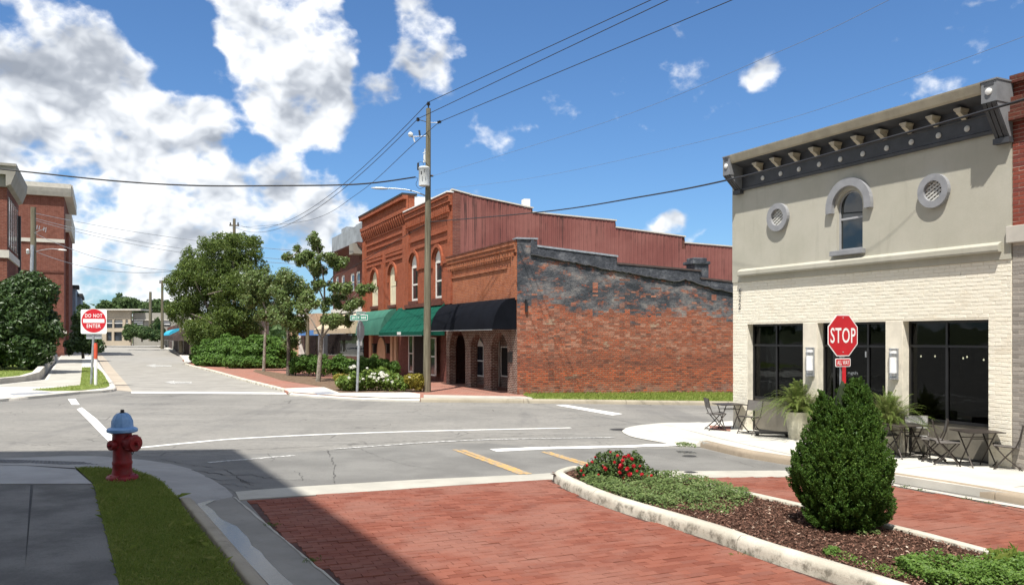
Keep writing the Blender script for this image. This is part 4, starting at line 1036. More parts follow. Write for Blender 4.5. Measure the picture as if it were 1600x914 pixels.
def cream_brick(rg):
    h = 0.006; a, b = 0.5, BH_ - 0.004; vs = []
    for (i0, dd) in ((0, 0.004), (0, -h + .003), (0.004, -h)):
        vs += [(-a + i0 * 5, dd, 0.003 + i0), (a - i0 * 5, dd, 0.003 + i0), (a - i0 * 5, dd, b - i0), (-a + i0 * 5, dd, b - i0)]
    vs = [(x, y + rg.uniform(-.0016, .0016), z_ + rg.uniform(-.0015, .0015)) for x, y, z_ in vs]
    return vs, [(8, 9, 10, 11)] + [(r_ + i, r_ + (i + 1) % 4, r_ + 4 + (i + 1) % 4, r_ + 4 + i) for r_ in (0, 4) for i in range(4)]
cb = []
for i in range(6):
    vs, fs = cream_brick(rg); me = bpy.data.meshes.new('brick'); me.from_pydata(vs, [], fs); me.materials.append(M['cream']); cb.append((me, np.array(vs), fs))
m3 = Matrix(((FW.u.x, FW.d.x, 0), (FW.u.y, FW.d.y, 0), (0, 0, 1))).to_4x4()
def place_bricks(units, fr, root, meshes, singles, name='brick'):
    un = sorted(units, key=lambda q: (fr.w((q[0], 0, q[1])) - Vector((0, 0, EYE))).length); V_ = []; F_ = []; b = 0
    for i, (s_, z, L_) in enumerate(un):
        me, vv, fs = meshes[rg.randrange(len(meshes))]
        m4 = Matrix.Translation(fr.w((s_, rg.uniform(-.0014, .0014), z + rg.uniform(-.001, .001)))) @ m3 @ Matrix.Rotation(rg.gauss(0, .006), 4, 'Y') @ Matrix.Diagonal((L_ - .004, 1, 1, 1))
        if i < singles:
            o = bpy.data.objects.new(name, me); C.objects.link(o); o.parent = root; o.matrix_basis = Matrix.Translation(-WO[root.name]) @ m4
        else:
            A = np.array(m4); V_.append(vv @ A[:3, :3].T + A[:3, 3]); F_ += [[b + k_ for k_ in f4] for f4 in fs]; b += len(vv)
    if V_: fast_mesh('brick_wall', np.concatenate(V_), F_, meshes[0][0].materials[0], root, kind='stuff')
place_bricks(units, FW, cafe, cb, 300)
# posts between the openings (smooth, painted)
for (a, b) in ((op[0][1], op[1][0]), (op[1][1], op[2][0])):
    MB(FW).box(a + .002, b - .002, -0.012, 0.28, zb, z_head + .002).build('post', M['cream_flat'], cafe, bevel=0.008)
MB(FW).box(op[0][0], op[2][1], -.006, 0.02, z_head - .004, z_head + .02).build('lintel', M['cream_flat'], cafe)
# upper wall
za = FW.Z(1330, 345)                                # arch spring line of the window
wc = S_(1330.5); wr = 0.285; wz0 = FW.Z(1330, 390.5); wtop = FW.Z(1330.5, 297)
wa, wb = S_(1309, .0), S_(1349.5, .0); wr = (wb - wa) / 2; wc = (wa + wb) / 2; za = wtop - wr
rounds = []
for (px, py, rp) in ((1219.3, 340, 21.8), (1463, 299, 26.5)):
    s_ = S_(px); Yd = FW.w((s_, 0, 0)).y; rounds.append((s_, FW.Z(px, py), rp / F * Yd))
hl = [(wa, wb, wz0, wtop)] + [(s_ - r_ * .6, s_ + r_ * .6, z - r_ * .6, z + r_ * .6) for s_, z, r_ in rounds]
mb = MB(FW); mb.wall(-.004, LEN + .004, z_brick, z_top - .06, -.03, .25, hl)
mb.spandrel(wa, wb, za, wtop, -.0298, .25)
for s_, z, r_ in rounds:
    q = r_ * .6
    mb.spandrel(s_ - q, s_ + q, z, z + q, -.0298, .25)
    n = 12; arc = [(s_ - q * math.cos(math.pi * i / n), z - q * math.sin(math.pi * i / n)) for i in range(n + 1)]
    for i in range(n): mb.prism([arc[i], (arc[i][0], z - q), (arc[i+1][0], z - q), arc[i+1]], -.0298, .25, 'y')
mb.build('stucco_wall', M['stucco'], cafe)
MB(FW).box(-.004, LEN, .25, 8.6, z_brick - .05, z_top - .1).build('side_wall', M['stucco'], cafe)
# ledge
mb = MB(FW); mb.prism([(-.03, z_led0), (-.12, z_led0), (-.13, z_led0 + .03), (-.13, z_led1 - .03), (-.10, z_led1), (-.03, z_led1 + .03)], S_(1158.5), S_(1561, -.1), 'x')
mb.build('ledge', M['stucco'], cafe, bevel=0.006)
# window: frame, pane, sill, hood
def arch_ring(mb, cx, zc, r0, r1, leg, d0, d1, n=14, m=0):
    pts_o = [(cx - r1, zc - leg)] + [(cx - r1 * math.cos(math.pi * i / n), zc + r1 * math.sin(math.pi * i / n)) for i in range(n + 1)] + [(cx + r1, zc - leg)]
    pts_i = [(cx - r0, zc - leg)] + [(cx - r0 * math.cos(math.pi * i / n), zc + r0 * math.sin(math.pi * i / n)) for i in range(n + 1)] + [(cx + r0, zc - leg)]
    for i in range(len(pts_o) - 1):
        if (pts_o[i][0]-pts_o[i+1][0])**2 + (pts_o[i][1]-pts_o[i+1][1])**2 < 1e-9: continue
        mb.prism([pts_i[i], pts_o[i], pts_o[i+1], pts_i[i+1]], d0, d1, 'y', m)
    return mb
def arched_window(parent, fr, a, b, z0, ztop, d, frame_mat, pane_mat, fwid=0.05, transom=None, name='window', sash=True):
    r_ = (b - a) / 2; cx = (a + b) / 2; zc = ztop - r_
    mb = MB(fr); arch_ring(mb, cx, zc, r_ - fwid, r_, zc - z0, d, d + .06); mb.box(a + fwid, b - fwid, d + .001, d + .059, z0, z0 + fwid)
    if transom: mb.box(a + fwid, b - fwid, d + .004, d + .05, transom - .02, transom + .02)
    win = mb.build(name, frame_mat, parent)
    n = 12; q = r_ - fwid * .6; poly = [(cx - q, z0 + .01)] + [(cx - q * math.cos(math.pi * i / n), zc + q * math.sin(math.pi * i / n)) for i in range(n + 1)] + [(cx + q, z0 + .01)]
    MB(fr).prism(poly, d + .02, d + .035, 'y').build('pane', pane_mat, win)
    return win
win = arched_window(cafe, FW, wa, wb, wz0, wtop, .04, M['grey_frame'], M['glass_blue'], .04, FW.Z(1330, 341, .04))
MB(FW).box(wa - .10, wb + .07, -.13, .1, wz0 - .10, wz0).build('sill', M['grey_trim'], win, bevel=0.01)
mb = MB(FW); hr = (S_(1362.5) - S_(1292.5)) / 2
arch_ring(mb, wc + .02, za, wr + .075, hr, .10, -.115, -.02, 18); mb.build('window_hood', M['grey_trim'], win, merge=True)
for s_, z, r_ in rounds:
    root = None
    mb = MB(FW); n = 28
    for i in range(n):
        g0, g1 = 2 * math.pi * i / n, 2 * math.pi * (i + 1) / n
        mb.prism([(s_ + r_ * .6 * math.cos(g0), z + r_ * .6 * math.sin(g0)), (s_ + r_ * math.cos(g0), z + r_ * math.sin(g0)), (s_ + r_ * math.cos(g1), z + r_ * math.sin(g1)), (s_ + r_ * .6 * math.cos(g1), z + r_ * .6 * math.sin(g1))], -.11, -.02, 'y')
    ring = mb.build('vent_ring', M['grey_trim'], cafe, merge=True)
    q = r_ * .61
    mb = MB(FW); mb.prism([(s_ + q * math.cos(2*math.pi*i/24), z + q * math.sin(2*math.pi*i/24)) for i in range(24)], .16, .2, 'y'); mb.build('vent_back', M['dark_room'], ring)
    mb = MB(FW); st = r_ * .23; hw = st * .26
    k = int(2 * q / st) + 2
    for sl_ in (0.62, -0.62):
        for i in range(-k, k + 1):
            off = i * st                      # lines z = sl*s + off
            pts = []
            A_ = 1 + sl_ * sl_; B_ = 2 * sl_ * off; Cc = off * off - q * q; D = B_ * B_ - 4 * A_ * Cc
            if D <= 0: continue
            x1, x2 = (-B_ - math.sqrt(D)) / (2 * A_), (-B_ + math.sqrt(D)) / (2 * A_)
            if x2 - x1 < .03: continue
            dd = -0.05 if sl_ > 0 else -0.038
            mb.prism([(s_ + x1, z + sl_*x1 + off - hw), (s_ + x2, z + sl_*x2 + off - hw), (s_ + x2, z + sl_*x2 + off + hw), (s_ + x1, z + sl_*x1 + off + hw)], dd, dd + .012, 'y')
    mb.build('vent_lattice', M['disc'], ring, kind='stuff')
# cornice: frieze band with discs, dark cove, brackets, tan crown, consoles
z_bt = FW.Z(1200, 266, -.05)                       # top of the frieze
c0, c1 = S_(1153, -.1), LEN + .0
mb = MB(FW); mb.prism([(-.03, z_bandb), (-.075, z_bandb), (-.085, z_bandb + .05), (-.06, z_bandb + .07), (-.06, z_bt - .02), (-.09, z_bt), (-.03, z_bt)], c0, c1, 'x'); mb.build('frieze', M['charcoal'], cafe)
z_cb = FW.Z(1338, 200.5, -.40); z_bk = FW.Z(1338, 212.5, -.30)                       # crown bottom
mb = MB(FW); mb.prism([(-.03, z_bt + .001), (-.05, z_bt + .001), (-.05, z_bk + .03), (-.36, z_cb - .015), (-.36, z_top - .08), (-.03, z_top - .08)], c0, c1 - .01, 'x'); mb.build('soffit', M['charcoal'], cafe)
mb = MB(FW); mb.prism([(-.352, z_cb - .01), (-.385, z_cb - .01), (-.41, z_cb + .02), (-.445, z_top - .03), (-.45, z_top), (-.02, z_top + .01), (-.02, z_top - .06), (-.35, z_top - .06)], c0 + .02, c1 - .24, 'x'); mb.build('crown', M['tan'], cafe)
mb = MB(FW); mb.box(0.0, LEN, -.02, 8.6, z_top - .12, z_top - .02); mb.build('roof', M['roof'], cafe)
for px in (1183, 1211, 1240.5, 1271.5, 1304.5, 1339.5, 1378, 1420, 1465.5) if False else [1090 + q_ / 2.539 for q_ in (235, 305, 380, 460, 543, 630, 725, 825, 930, 1042)]:
    s_ = S_(px, -.2); mb = MB(FW); zz = z_bk
    mb.prism([(-.06, zz - .165), (-.11, zz - .155), (-.18, zz - .10), (-.26, zz - .06), (-.26, zz), (-.06, zz + .01)], s_ - .04, s_ + .04, 'x')
    mb.box(s_ - .068, s_ + .068, -.285, -.06, zz - .010, zz + .018); mb.box(s_ - .055, s_ + .055, -.272, -.06, zz - .035, zz - .009)
    mb.build('bracket', M['bracket'], cafe)
for q_ in (259, 330, 403, 483, 567, 656, 751, 849, 957, 1070):
    s_ = S_(1090 + q_ / 2.539, -.06); zd = (z_bandb + z_bt) / 2 + .015; c_ = FW.w((s_, -.055, zd)); mb = MB()
    mb.lathe([(.052, 0), (.052, .02), (.04, .03), (.0, .032)], c_, 14, axis=(-FW.d.x, -FW.d.y, 0)); mb.build('frieze_disc', M['disc'], cafe, smooth=40)
def console(a, b, zt, zm, zw):
    """a corner block: box on top, ribbed scroll under it sloping back to the wall"""
    mb = MB(FW); mb.box(a, b, -.44, -.02, zm, zt); mb.box(a - .012, b + .012, -.455, -.02, zt, zt + .025)
    mb.prism([(-.43, zm), (-.02, zm), (-.02, zw), (-.09, zw)], a + .012, b - .012, 'x')
    root = mb.build('console', M['console'], cafe)
    mb = MB(FW); w_ = b - a
    for i in range(3):
        x0 = a + .012 + (w_ - .024) * (i + .12) / 3; x1 = a + .012 + (w_ - .024) * (i + .88) / 3
        mb.prism([(-.455, zm - .004), (-.42, zm - .004), (-.08, zw + .004), (-.115, zw + .004)], x0, x1, 'x')
    mb.box(a - .004, b + .004, -.14, -.02, zw - .09, zw); mb.build('console_ribs', M['charcoal'], root)
    mb = MB(FW); mb.box(a + .05, b - .05, -.446, -.439, zm + (zt - zm) * .78, zm + (zt - zm) * .93); mb.build('console_slot', M['charcoal'], root)
    c_ = FW.w(((a + b) / 2, -.44, zm + (zt - zm) * .5)); mb = MB(); mb.lathe([(.055, 0), (.055, .02), (.035, .03), (.0, .032)], c_, 16, axis=(-FW.d.x, -FW.d.y, 0)); mb.build('console_disc', M['white'], root, smooth=40)
    return root
console(S_(1533, -.44), S_(1557.5, -.44), FW.Z(1545, 127, -.44), FW.Z(1545, 160, -.44), FW.Z(1570, 216, -.06))
console(S_(1129.5, -.44), S_(1140, -.44), FW.Z(1135, 246, -.44), FW.Z(1135, 274, -.44), FW.Z(1150, 299, -.06))
# shop fronts
def shopfront(a, b, zf, mull, kick, kmat, tr=z_tr, door=None):
    d = .16; f_ = .045; mb = MB(FW)
    mb.box(a, a + f_, d, d + .07, zf, z_head); mb.box(b - f_, b, d, d + .07, zf, z_head)
    mb.box(a + f_, b - f_, d + .001, d + .069, z_head - f_, z_head); mb.box(a + f_, b - f_, d + .001, d + .069, zf - .05, zf + .03)
    mb.box(a + f_, b - f_, d - .004, d + .072, tr - .02, tr + .02)
    if kick: mb.box(a + f_, b - f_, d + .002, d + .068, kick - .025, kick + .025)
    xs = [a + f_] + mull + [b - f_]
    for x in mull:
        mb.box(x - .02, x + .02, d + .003, d + .067, tr + .02, z_head - f_)
        mb.box(x - .022, x + .022, d + .003, d + .067, (kick + .025) if kick else zf + .03, tr - .02)
    fr = mb.build('shop_window', M['black_frame'], cafe)
    for x0, x1 in zip(xs, xs[1:]):
        MB(FW).box(x0 + .01, x1 - .01, d + .03, d + .042, tr + .01, z_head - f_ + .01).build('pane', M['glass'], fr)
        MB(FW).box(x0 + .01, x1 - .01, d + .03, d + .042, (kick or zf), tr - .01).build('pane', M['glass'], fr)
        if kick: MB(FW).box(x0 - .005, x1 + .005, d + .02, d + .05, zf + .02, kick - .02).build('kick_panel', kmat, fr)
    return fr
(a0, b0), (a1, b1), (a2, b2) = op
f0 = shopfront(a0, b0, zfl[0], [S_(1213, .16)], FW.Z(1200, 622, .16), M['panel'])
f1 = shopfront(a1, b1, zfl[1], [S_(1303, .16), S_(1356, .16)], None, None, FW.Z(1330, 540.5, .16))
f2 = shopfront(a2, b2, zfl[2], [S_(1479, .16)], FW.Z(1480, 659, .16), M['panel'], FW.Z(1480, 541, .16))
# door handle, lettering on the glass
hx = S_(1353.5, .14); MB(FW).box(hx - .012, hx + .012, .12, .15, FW.Z(1353, 558, .14), FW.Z(1353, 549, .14)).build('door_handle', M['steel'], f1)
uu = (FW.u.x, FW.u.y, 0); UP = (0, 0, 1)
text_mesh('O', FW.w((S_(1334, .18), .18, FW.Z(1334, 530, .18))), uu, UP, .20, .21, M['white'], 'lettering', f1, .008, 0.0)
text_mesh('ngth', FW.w((S_(1333, .18), .18, FW.Z(1333, 583, .18))), uu, UP, .24, .075, M['sign_back'], 'lettering', f1, .008, -0.01)
for i, ch in enumerate('622'):
    text_mesh(ch, FW.w((S_(1157.3 - .3 * i), -.02, FW.Z(1157.5, 455 + 12 * i))), uu, UP, .085, .135, M['black_frame'], 'house_number', cafe, .004, 0.0)
# string lights seen behind the glass of the right window: small bulbs on a wire just behind the pane
for (px, py, w_, h_) in ((1429, 583, 16, 18),):
    pass
# the room behind the glass
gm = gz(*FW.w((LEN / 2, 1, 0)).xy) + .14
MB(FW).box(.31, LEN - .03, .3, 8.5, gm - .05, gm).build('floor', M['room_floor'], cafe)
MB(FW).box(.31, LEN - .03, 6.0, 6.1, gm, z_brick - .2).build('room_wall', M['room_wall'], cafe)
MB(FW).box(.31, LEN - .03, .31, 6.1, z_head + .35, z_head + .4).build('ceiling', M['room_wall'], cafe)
for (sa_, sb_, dd_, h0, h1) in ((1.0, 1.5, 5.95, 1.2, 1.7), (1.9, 2.3, 5.95, 1.25, 1.75), (4.6, 5.4, 5.95, 1.1, 1.75)):
    MB(FW).box(sa_, sb_, dd_, 6.0, gm + h0, gm + h1).build('wall_picture', M['tan'], cafe)
ct = thing('shop_counter', 'dim wooden counter inside the cafe behind the right window', 'counter', FW.w((4.6, 3.6, gm)))
MB(FW).box(3.9, 6.1, 3.4, 3.9, gm, gm + .85).build('counter_body', M['counter'], ct); MB(FW).box(3.85, 6.15, 3.35, 3.95, gm + .85, gm + .9).build('counter_top', M['room_wall'], ct)
bw = thing('string_lights', 'string of tiny lit bulbs glowing behind the right cafe window', 'string lights', FW.w((5.4, .6, FW.Z(1470, 555, .6))))
bq = [FW.w((FW.S(px, .6), .6, FW.Z(px, py, .6))) for px, py in ((1419, 554.5), (1439, 556.5), (1461, 556.5), (1505, 559.5), (1511, 557.5), (1537, 562))]
MB().tube([q + Vector((0, 0, .03)) for q in bq], .004, 5).build('cable', M['wire'], bw)
for q in bq: MB().lathe([(.003, .02), (.014, 0), (.01, -.014), (.001, -.018)], q, 8).build('bulb', M['bulb'], bw)
# wall lamps on the posts
for (pl, pr, pt, pb) in ((1256.5, 1268.5, 542.5, 588), (1386, 1399.5, 544, 593)):
    a, b = S_(pl, -.1), S_(pr, -.1); zt, zl = FW.Z(pl, pt, -.1), FW.Z(pl, pb, -.1)
    mb = MB(FW); mb.box(a, b, -.045, -.012, zl, zt); lamp = mb.build('wall_lamp', M['steel'], cafe, bevel=.006)
    m_ = (a + b) / 2; hw = (b - a) * .36; h_ = zt - zl
    def half(mb, z0, z1, r_, n=10):
        pts = [(m_ - r_ * math.cos(math.pi * i / n), -.046 - r_ * 1.1 * math.sin(math.pi * i / n)) for i in range(n + 1)]; mb.prism(pts, z0, z1, 'z')
    mb = MB(FW); half(mb, zl + h_ * .22, zl + h_ * .74, hw); mb.build('lamp_glass', M['lamp_glass'], lamp, smooth=40)
    mb = MB(FW); half(mb, zl + h_ * .84, zl + h_ * .95, hw); mb.build('lamp_glass', M['lamp_glass'], lamp, smooth=40)
    for q0, q1, q2 in ((.74, .84, 1.08), (.12, .22, 1.08), (.95, .99, 1.12), (.02, .07, 1.1)):
        mb = MB(FW); half(mb, zl + h_ * q0, zl + h_ * q1, hw * q2); mb.build('lamp_band', M['steel'], lamp, smooth=40)

# ------------------------------------------------------------------ neighbour at the right edge: red brick over grey brick
nb = thing('brick_building', 'red brick building at the right edge with pale stone band over grey brick', 'building', FW.w((LEN + 2, 0, zb)))
zs0, zs1 = FW.Z(1590, 378, -.1), FW.Z(1590, 351.5, -.1); ztn = FW.Z(1590, 116, -.06)
mb = MB(FW); mb.box(LEN + .012, LEN + 9, .0, 9, zb - .3, ztn - .02); mb.build('wall', M['brick_dark'], nb)
mb = MB(FW); mb.box(LEN - .045, LEN + 9, -.09, .01, zs0, zs1); mb.build('stone_band', M['pale_stone'], nb, bevel=.01)
for (q0, q1, pr) in ((150, 172, .07), (172, 186, .11), (116, 128, .06)):
    mb = MB(FW); mb.box(LEN + .01, LEN + 9, -pr - .02, .005, FW.Z(1590, q1, -pr), FW.Z(1590, q0, -pr)); mb.build('brick_course', M['brick_dark'], nb)
M['red_brick'] = None
t = NT('red_brick_unit'); r = island_rand(t)
c = t.ramp(r, [(0, (0.20, 0.05, 0.036)), (0.5, (0.26, 0.068, 0.045)), (1, (0.17, 0.05, 0.042))]); c = t.mix(t.rng(t.noise(t.pos(), 30, 5, .7), .5, .75, 0, .5), c, (0.12, 0.045, 0.035))
t.bump(t.noise(t.pos(), 40, 5, .7), .5, .01); M['red_brick'] = t.done(c, .88, 0, .2)
t = NT('grey_brick_unit'); r = island_rand(t)
c = t.ramp(r, [(0, (0.24, 0.22, 0.195)), (0.5, (0.30, 0.275, 0.245)), (1, (0.35, 0.32, 0.28))]); t.bump(t.noise(t.pos(), 40, 5, .7), .5, .01); M['grey_brick'] = t.done(c, .88, 0, .2)
M['pale_mortar'] = paint('pale_mortar', (0.5, 0.44, 0.37), .9, var=.15)
mb = MB(FW); mb.box(LEN + .011, LEN + 9, -.0018, .004, zb - .3, ztn); mb.build('mortar_bed', M['pale_mortar'], nb)
for (lo, hi, mt, pj) in ((zs1, ztn, 'red_brick', -.012), (w0.z - 1.0, zs0, 'grey_brick', -.010)):
    units = []; z = lo + .004; row = 0
    while z + BH_ < hi:
        x = LEN + .014 + (-.1 if row % 2 else 0)
        while x < LEN + 8.9:
            p_, q_ = max(x, LEN + .014), x + BW_
            if q_ - p_ > .05: units.append(((p_ + q_) / 2, z, q_ - p_))
            x += BW_
        z += BH_; row += 1
    ms = []
    for me, vv, fs in cb[:3]:
        m2 = me.copy(); m2.materials.clear(); m2.materials.append(M[mt]); ms.append((m2, vv, fs))
    place_bricks(units, FW, nb, ms, 149)
# ------------------------------------------------------------------ red brick buildings across the crossing
cb0 = G(808, 616, .1)
FB = Fr(cb0, (585, -F))                              # street front, runs to the near corner at s = 0
sd = Vector((.955, .297)).normalized()
FS = Fr(cb0, (sd.x, sd.y))                          # painted side wall, s runs away from the corner
zg = cb0.z - 1.6
sL = FB.S(701.5)                                    # joint between the low and the tall building
low = thing('brick_building', 'low brick building with arcade, black awning and flaking grey paint on its side wall', 'building', cb0)
z_low = FB.Z(812, 376)
# side wall: outline of the stepped parapet in (s, z)
prof_px = [(818,374),(839,374.5),(840,386),(964,402),(965,413),(1094,424.5),(1095,436),(1148,442),(1240,455)]
SZ = [(FS.S(x), FS.Z(x, y)) for x, y in prof_px]; s_end = SZ[-1][0]
wallp = [(0.0, zg)] + [(0.0, SZ[0][1])] + SZ[1:] + [(s_end, zg)]
mb = MB(FS); mb.prism(wallp, 0.0, .35, 'y'); mb.build('side_wall', M['brick_side'], low)
# dark flashing line and tarred parapet above it
fl_px = [(829,398),(860,404),(900,411),(945,421),(965,424),(1000,430),(1053,441),(1070,437),(1090,444),(1110,450),(1148,459),(1240,478)]
FL = [(FS.S(x), FS.Z(x, y)) for x, y in fl_px]
def top_at(s_):
    for (a, za_), (b, zb_) in zip(SZ, SZ[1:]):
        if a <= s_ <= b and b - a > .01: return za_ + (zb_ - za_) * (s_ - a) / (b - a)
    return SZ[-1][1]
rg = random.Random(21); mb = MB(FS)
xs = np.linspace(FL[0][0], FL[-1][0] - .05, 90)
def fl_at(s_):
    for (a, za_), (b, zb_) in zip(FL, FL[1:]):
        if a <= s_ <= b: return za_ + (zb_ - za_) * (s_ - a) / (b - a)
    return FL[-1][1]
jit = [rg.uniform(-.022, .022) for _ in xs]
for i in range(len(xs) - 1):
    a, b = xs[i], xs[i+1]; ta = min(top_at(a + .001), top_at(b - .001)) - .02
    mb.prism([(a, fl_at(a) + jit[i]), (b, fl_at(b) + jit[i+1]), (b, ta), (a, ta)], -.022 - .012 * rg.random(), .01, 'y')
mb.build('tarred_parapet', M['tar'], low)
mb = MB(FS)
mb.tube([FS.w((x, -.05, fl_at(x) + j_ * 1.2)) for x, j_ in zip(xs, jit)] if False else [(x, -.05, fl_at(x) + j_) for x, j_ in zip(xs, jit)], [.026 + .02 * rg.random() for _ in xs], 6)
mb.build('flashing', M['black_roof'], low, smooth=60)
mb = MB(FS)
for i, ((a, za_), (b, zb_)) in enumerate(zip(SZ[1:], SZ[2:])):
    if b - a < .2: continue
    mt = 0 if i < 2 else 1
    mb.prism([(a - .03, za_), (b + .03, zb_), (b + .03, zb_ + .07), (a - .03, za_ + .07)], -.06, .4, 'y', mt)
mb.prism([(-.05, SZ[0][1]), (SZ[1][0] + .03, SZ[1][1]), (SZ[1][0] + .03, SZ[1][1] + .06), (-.05, SZ[0][1] + .06)], -.05, .42, 'y', 0)
mb.build('coping', [M['galv'], M['maroon_awn']], low)
mb = MB(FS); sc = FS.S(1086), FS.S(1107.5); zc0, zc1 = FS.Z(1097, 437), FS.Z(1097, 413)
mb.box(sc[0], sc[1], .02, .7, zc0 - .3, zc1); chim = mb.build('chimney', M['tar'], low)
mb = MB(FS); mb.box(sc[0] - .12, sc[1] + .05, -.05, .78, zc1, zc1 + .13); mb.box(sc[0] - .03, sc[1] - .05, .05, .65, zc1 + .13, zc1 + .27); mb.build('chimney_cap', M['tar'], chim, bevel=.03)
mb = MB(FS); mb.box(FS.S(820), FS.S(823), -.1, .0, FS.Z(822, 487), FS.Z(822, 468)); mb.build('iron_bracket', M['dark_metal'], low)
# low roof
rz = FS.Z(1148, 470)
mb = MB(); q = [FB.w((sL, .3, z_low - .5)), FB.w((-.1, .3, z_low - .5)), FS.w((s_end, .3, rz)), FB.w((sL, 14, rz - .4))]; mb.add(q, [(0, 1, 2, 3)]); mb.build('roof', M['roof'], low)
# front: arcade below, panelled wall with a corbelled cornice above
zA0, zA1 = FB.Z(790, 470, 0), FB.Z(800, 519, 0)     # awning top on the wall, arcade head
zfb = lambda s_: gz(*FB.w((s_, 0, 0)).xy) + .1
ar = [(FB.S(702), FB.S(727)), (FB.S(735), FB.S(756)), (FB.S(767), FB.S(793))]
zsp = FB.Z(780, 548)
holes = [(a, b, zg - 1, zsp + (b - a) / 2 * .9) for a, b in ar]
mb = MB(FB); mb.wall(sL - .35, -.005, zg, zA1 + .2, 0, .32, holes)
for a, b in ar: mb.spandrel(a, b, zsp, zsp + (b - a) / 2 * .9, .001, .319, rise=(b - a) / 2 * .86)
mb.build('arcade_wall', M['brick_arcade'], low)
mb = MB(FB); mb.box(sL, -.001, 0.002, .32, zA1 + .2, z_low - .02); mb.build('front_wall', M['brick_low'], low)
MB(FB).box(sL - .3, -.01, 1.35, 1.5, zg, zA1 + .4).build('porch_wall', M['brick_arcade'], low)
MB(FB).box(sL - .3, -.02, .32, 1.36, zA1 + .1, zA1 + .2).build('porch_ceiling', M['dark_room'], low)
MB(FB).box(sL - .3, -.02, .1, 1.4, zg, zfb(-1.5) - .0).build('porch_floor', M['paving_far'], low)
# cornice: stepped corbels
zt0 = z_low
mb = MB(FB)
for (za_, zb_, pr) in ((0, .14, .16), (.14, .30, .12), (.30, .40, .07)):
    mb.box(sL + .02, -.02, -pr, .01, zt0 - zb_ + .001, zt0 - za_)
x = sL + .1
while x < -.2: mb.box(x, x + .12, -.115, .0, zt0 - .54, zt0 - .40); x += .26
mb.box(sL + .02, -.03, -.05, .01, zt0 - .62, zt0 - .54)
mb.box(sL + .35, -.9, -.045, .01, FB.Z(760, 424) - .05, FB.Z(760, 424) + .05); mb.box(sL + .02, sL + .3, -.06, .01, zA0, zt0 - .62); mb.box(-.42, -.02, -.06, .01, zA0, zt0 - .62)
mb.build('cornice', M['brick_low'], low)
MB(FB).box(sL, 0.0, -.18, .4, zt0, zt0 + .05).build('front_coping', M['brick_dark'], low)
# windows and door under the arcade
pf = 1.34
def plain_window(parent, fr, a, b, z0, z1, d, fm, gm, fw_=.06, rail=True, name='window', arch=False):
    mb = MB(fr); mb.box(a, a + fw_, d, d + .06, z0, z1); mb.box(b - fw_, b, d, d + .06, z0, z1); mb.box(a + fw_, b - fw_, d + .001, d + .059, z1 - fw_, z1); mb.box(a + fw_, b - fw_, d + .001, d + .059, z0, z0 + fw_)
    if rail: mb.box(a + fw_, b - fw_, d + .005, d + .055, (z0 + z1) / 2 - .03, (z0 + z1) / 2 + .03)
    w_ = mb.build(name, fm, parent)
    if rail:
        zm = (z0 + z1) / 2
        MB(fr).box(a + fw_ * .5, b - fw_ * .5, d + .02, d + .03, zm + .01, z1 - .02).build('pane', gm, w_)
        MB(fr).box(a + fw_ * .5, b - fw_ * .5, d + .03, d + .04, z0 + .02, zm - .01).build('pane', gm, w_)
    else: MB(fr).box(a + fw_ * .5, b - fw_ * .5, d + .02, d + .03, z0 + .02, z1 - .02).build('pane', gm, w_)
    return w_
plain_window(low, FB, FB.S(743, pf), FB.S(757, pf), FB.Z(750, 588, pf), FB.Z(750, 539, pf), pf - .05, M['white_frame'], M['glass_far'])
MB(FB).prism([(FB.S(743, pf), FB.Z(750, 539, pf)), (FB.S(757, pf), FB.Z(750, 539, pf)), (FB.S(750, pf), FB.Z(750, 528, pf))], pf - .05, pf - .01, 'y').build('window_pediment', M['white_frame'], low)
dr = plain_window(low, FB, FB.S(784, pf), FB.S(798, pf), FB.Z(785, 588, pf), FB.Z(785, 541, pf), pf - .05, M['white_frame'], M['dark_room'], .05, False, 'door')
MB(FB).box(FB.S(778, pf), FB.S(781.5, pf), pf - .12, pf - .02, zg + 1, FB.Z(780, 523, pf)).build('door_post', M['white_frame'], low)
plain_window(low, FB, FB.S(672), FB.S(681), FB.Z(678, 587), FB.Z(678, 527), -.03, M['white_frame'], M['glass_far'])
MB(FB).box(FB.S(795), FB.S(801), -.05, .0, FB.Z(798, 566), FB.Z(798, 550)).build('wall_plaque', M['dark_metal'], low)
# black awning: a quarter-round hood on hoops
def hood(parent, fr, s0, s1, z_t, z_b, proj, mat, name='awning', valance=.0, n=9, drop=True, bulge=1.0, trim=True):
    arc = []
    for i in range(n + 1):
        g = math.pi / 2 * i / n
        arc.append((-proj * (math.sin(g) ** bulge), z_b + (z_t - z_b) * math.cos(g) ** (1 / bulge) if bulge != 1 else z_b + (z_t - z_b) * math.cos(g)))
    poly = [(-.0, z_t)] + arc[1:] + [(-proj, z_b - valance), (-proj + .03, z_b - valance), (-proj + .03, z_b - .0)] + [(-.012, z_t - .1)]
    mb = MB(fr); k = len(poly)
    mb.prism(poly, s0, s1, 'x'); aw = mb.build(name, mat, parent, smooth=35)
    for s_ in (s0, s1):
        MB(fr).prism([(-.0, z_t)] + arc[1:] + [(0, z_b)], s_ - .012, s_ + .012, 'x').build('awning_end', mat, aw)
    if trim:
        MB(fr).box(s0, s1, -proj - .012, -proj + .0, z_b - valance - .03, z_b - valance).build('awning_trim', M['galv'], aw)
    return aw
aw = hood(low, FB, FB.S(673, -.98), -.06, FB.Z(740, 472), FB.Z(766, 514.5, -1.0), .98, M['black_awn'], bulge=.75)
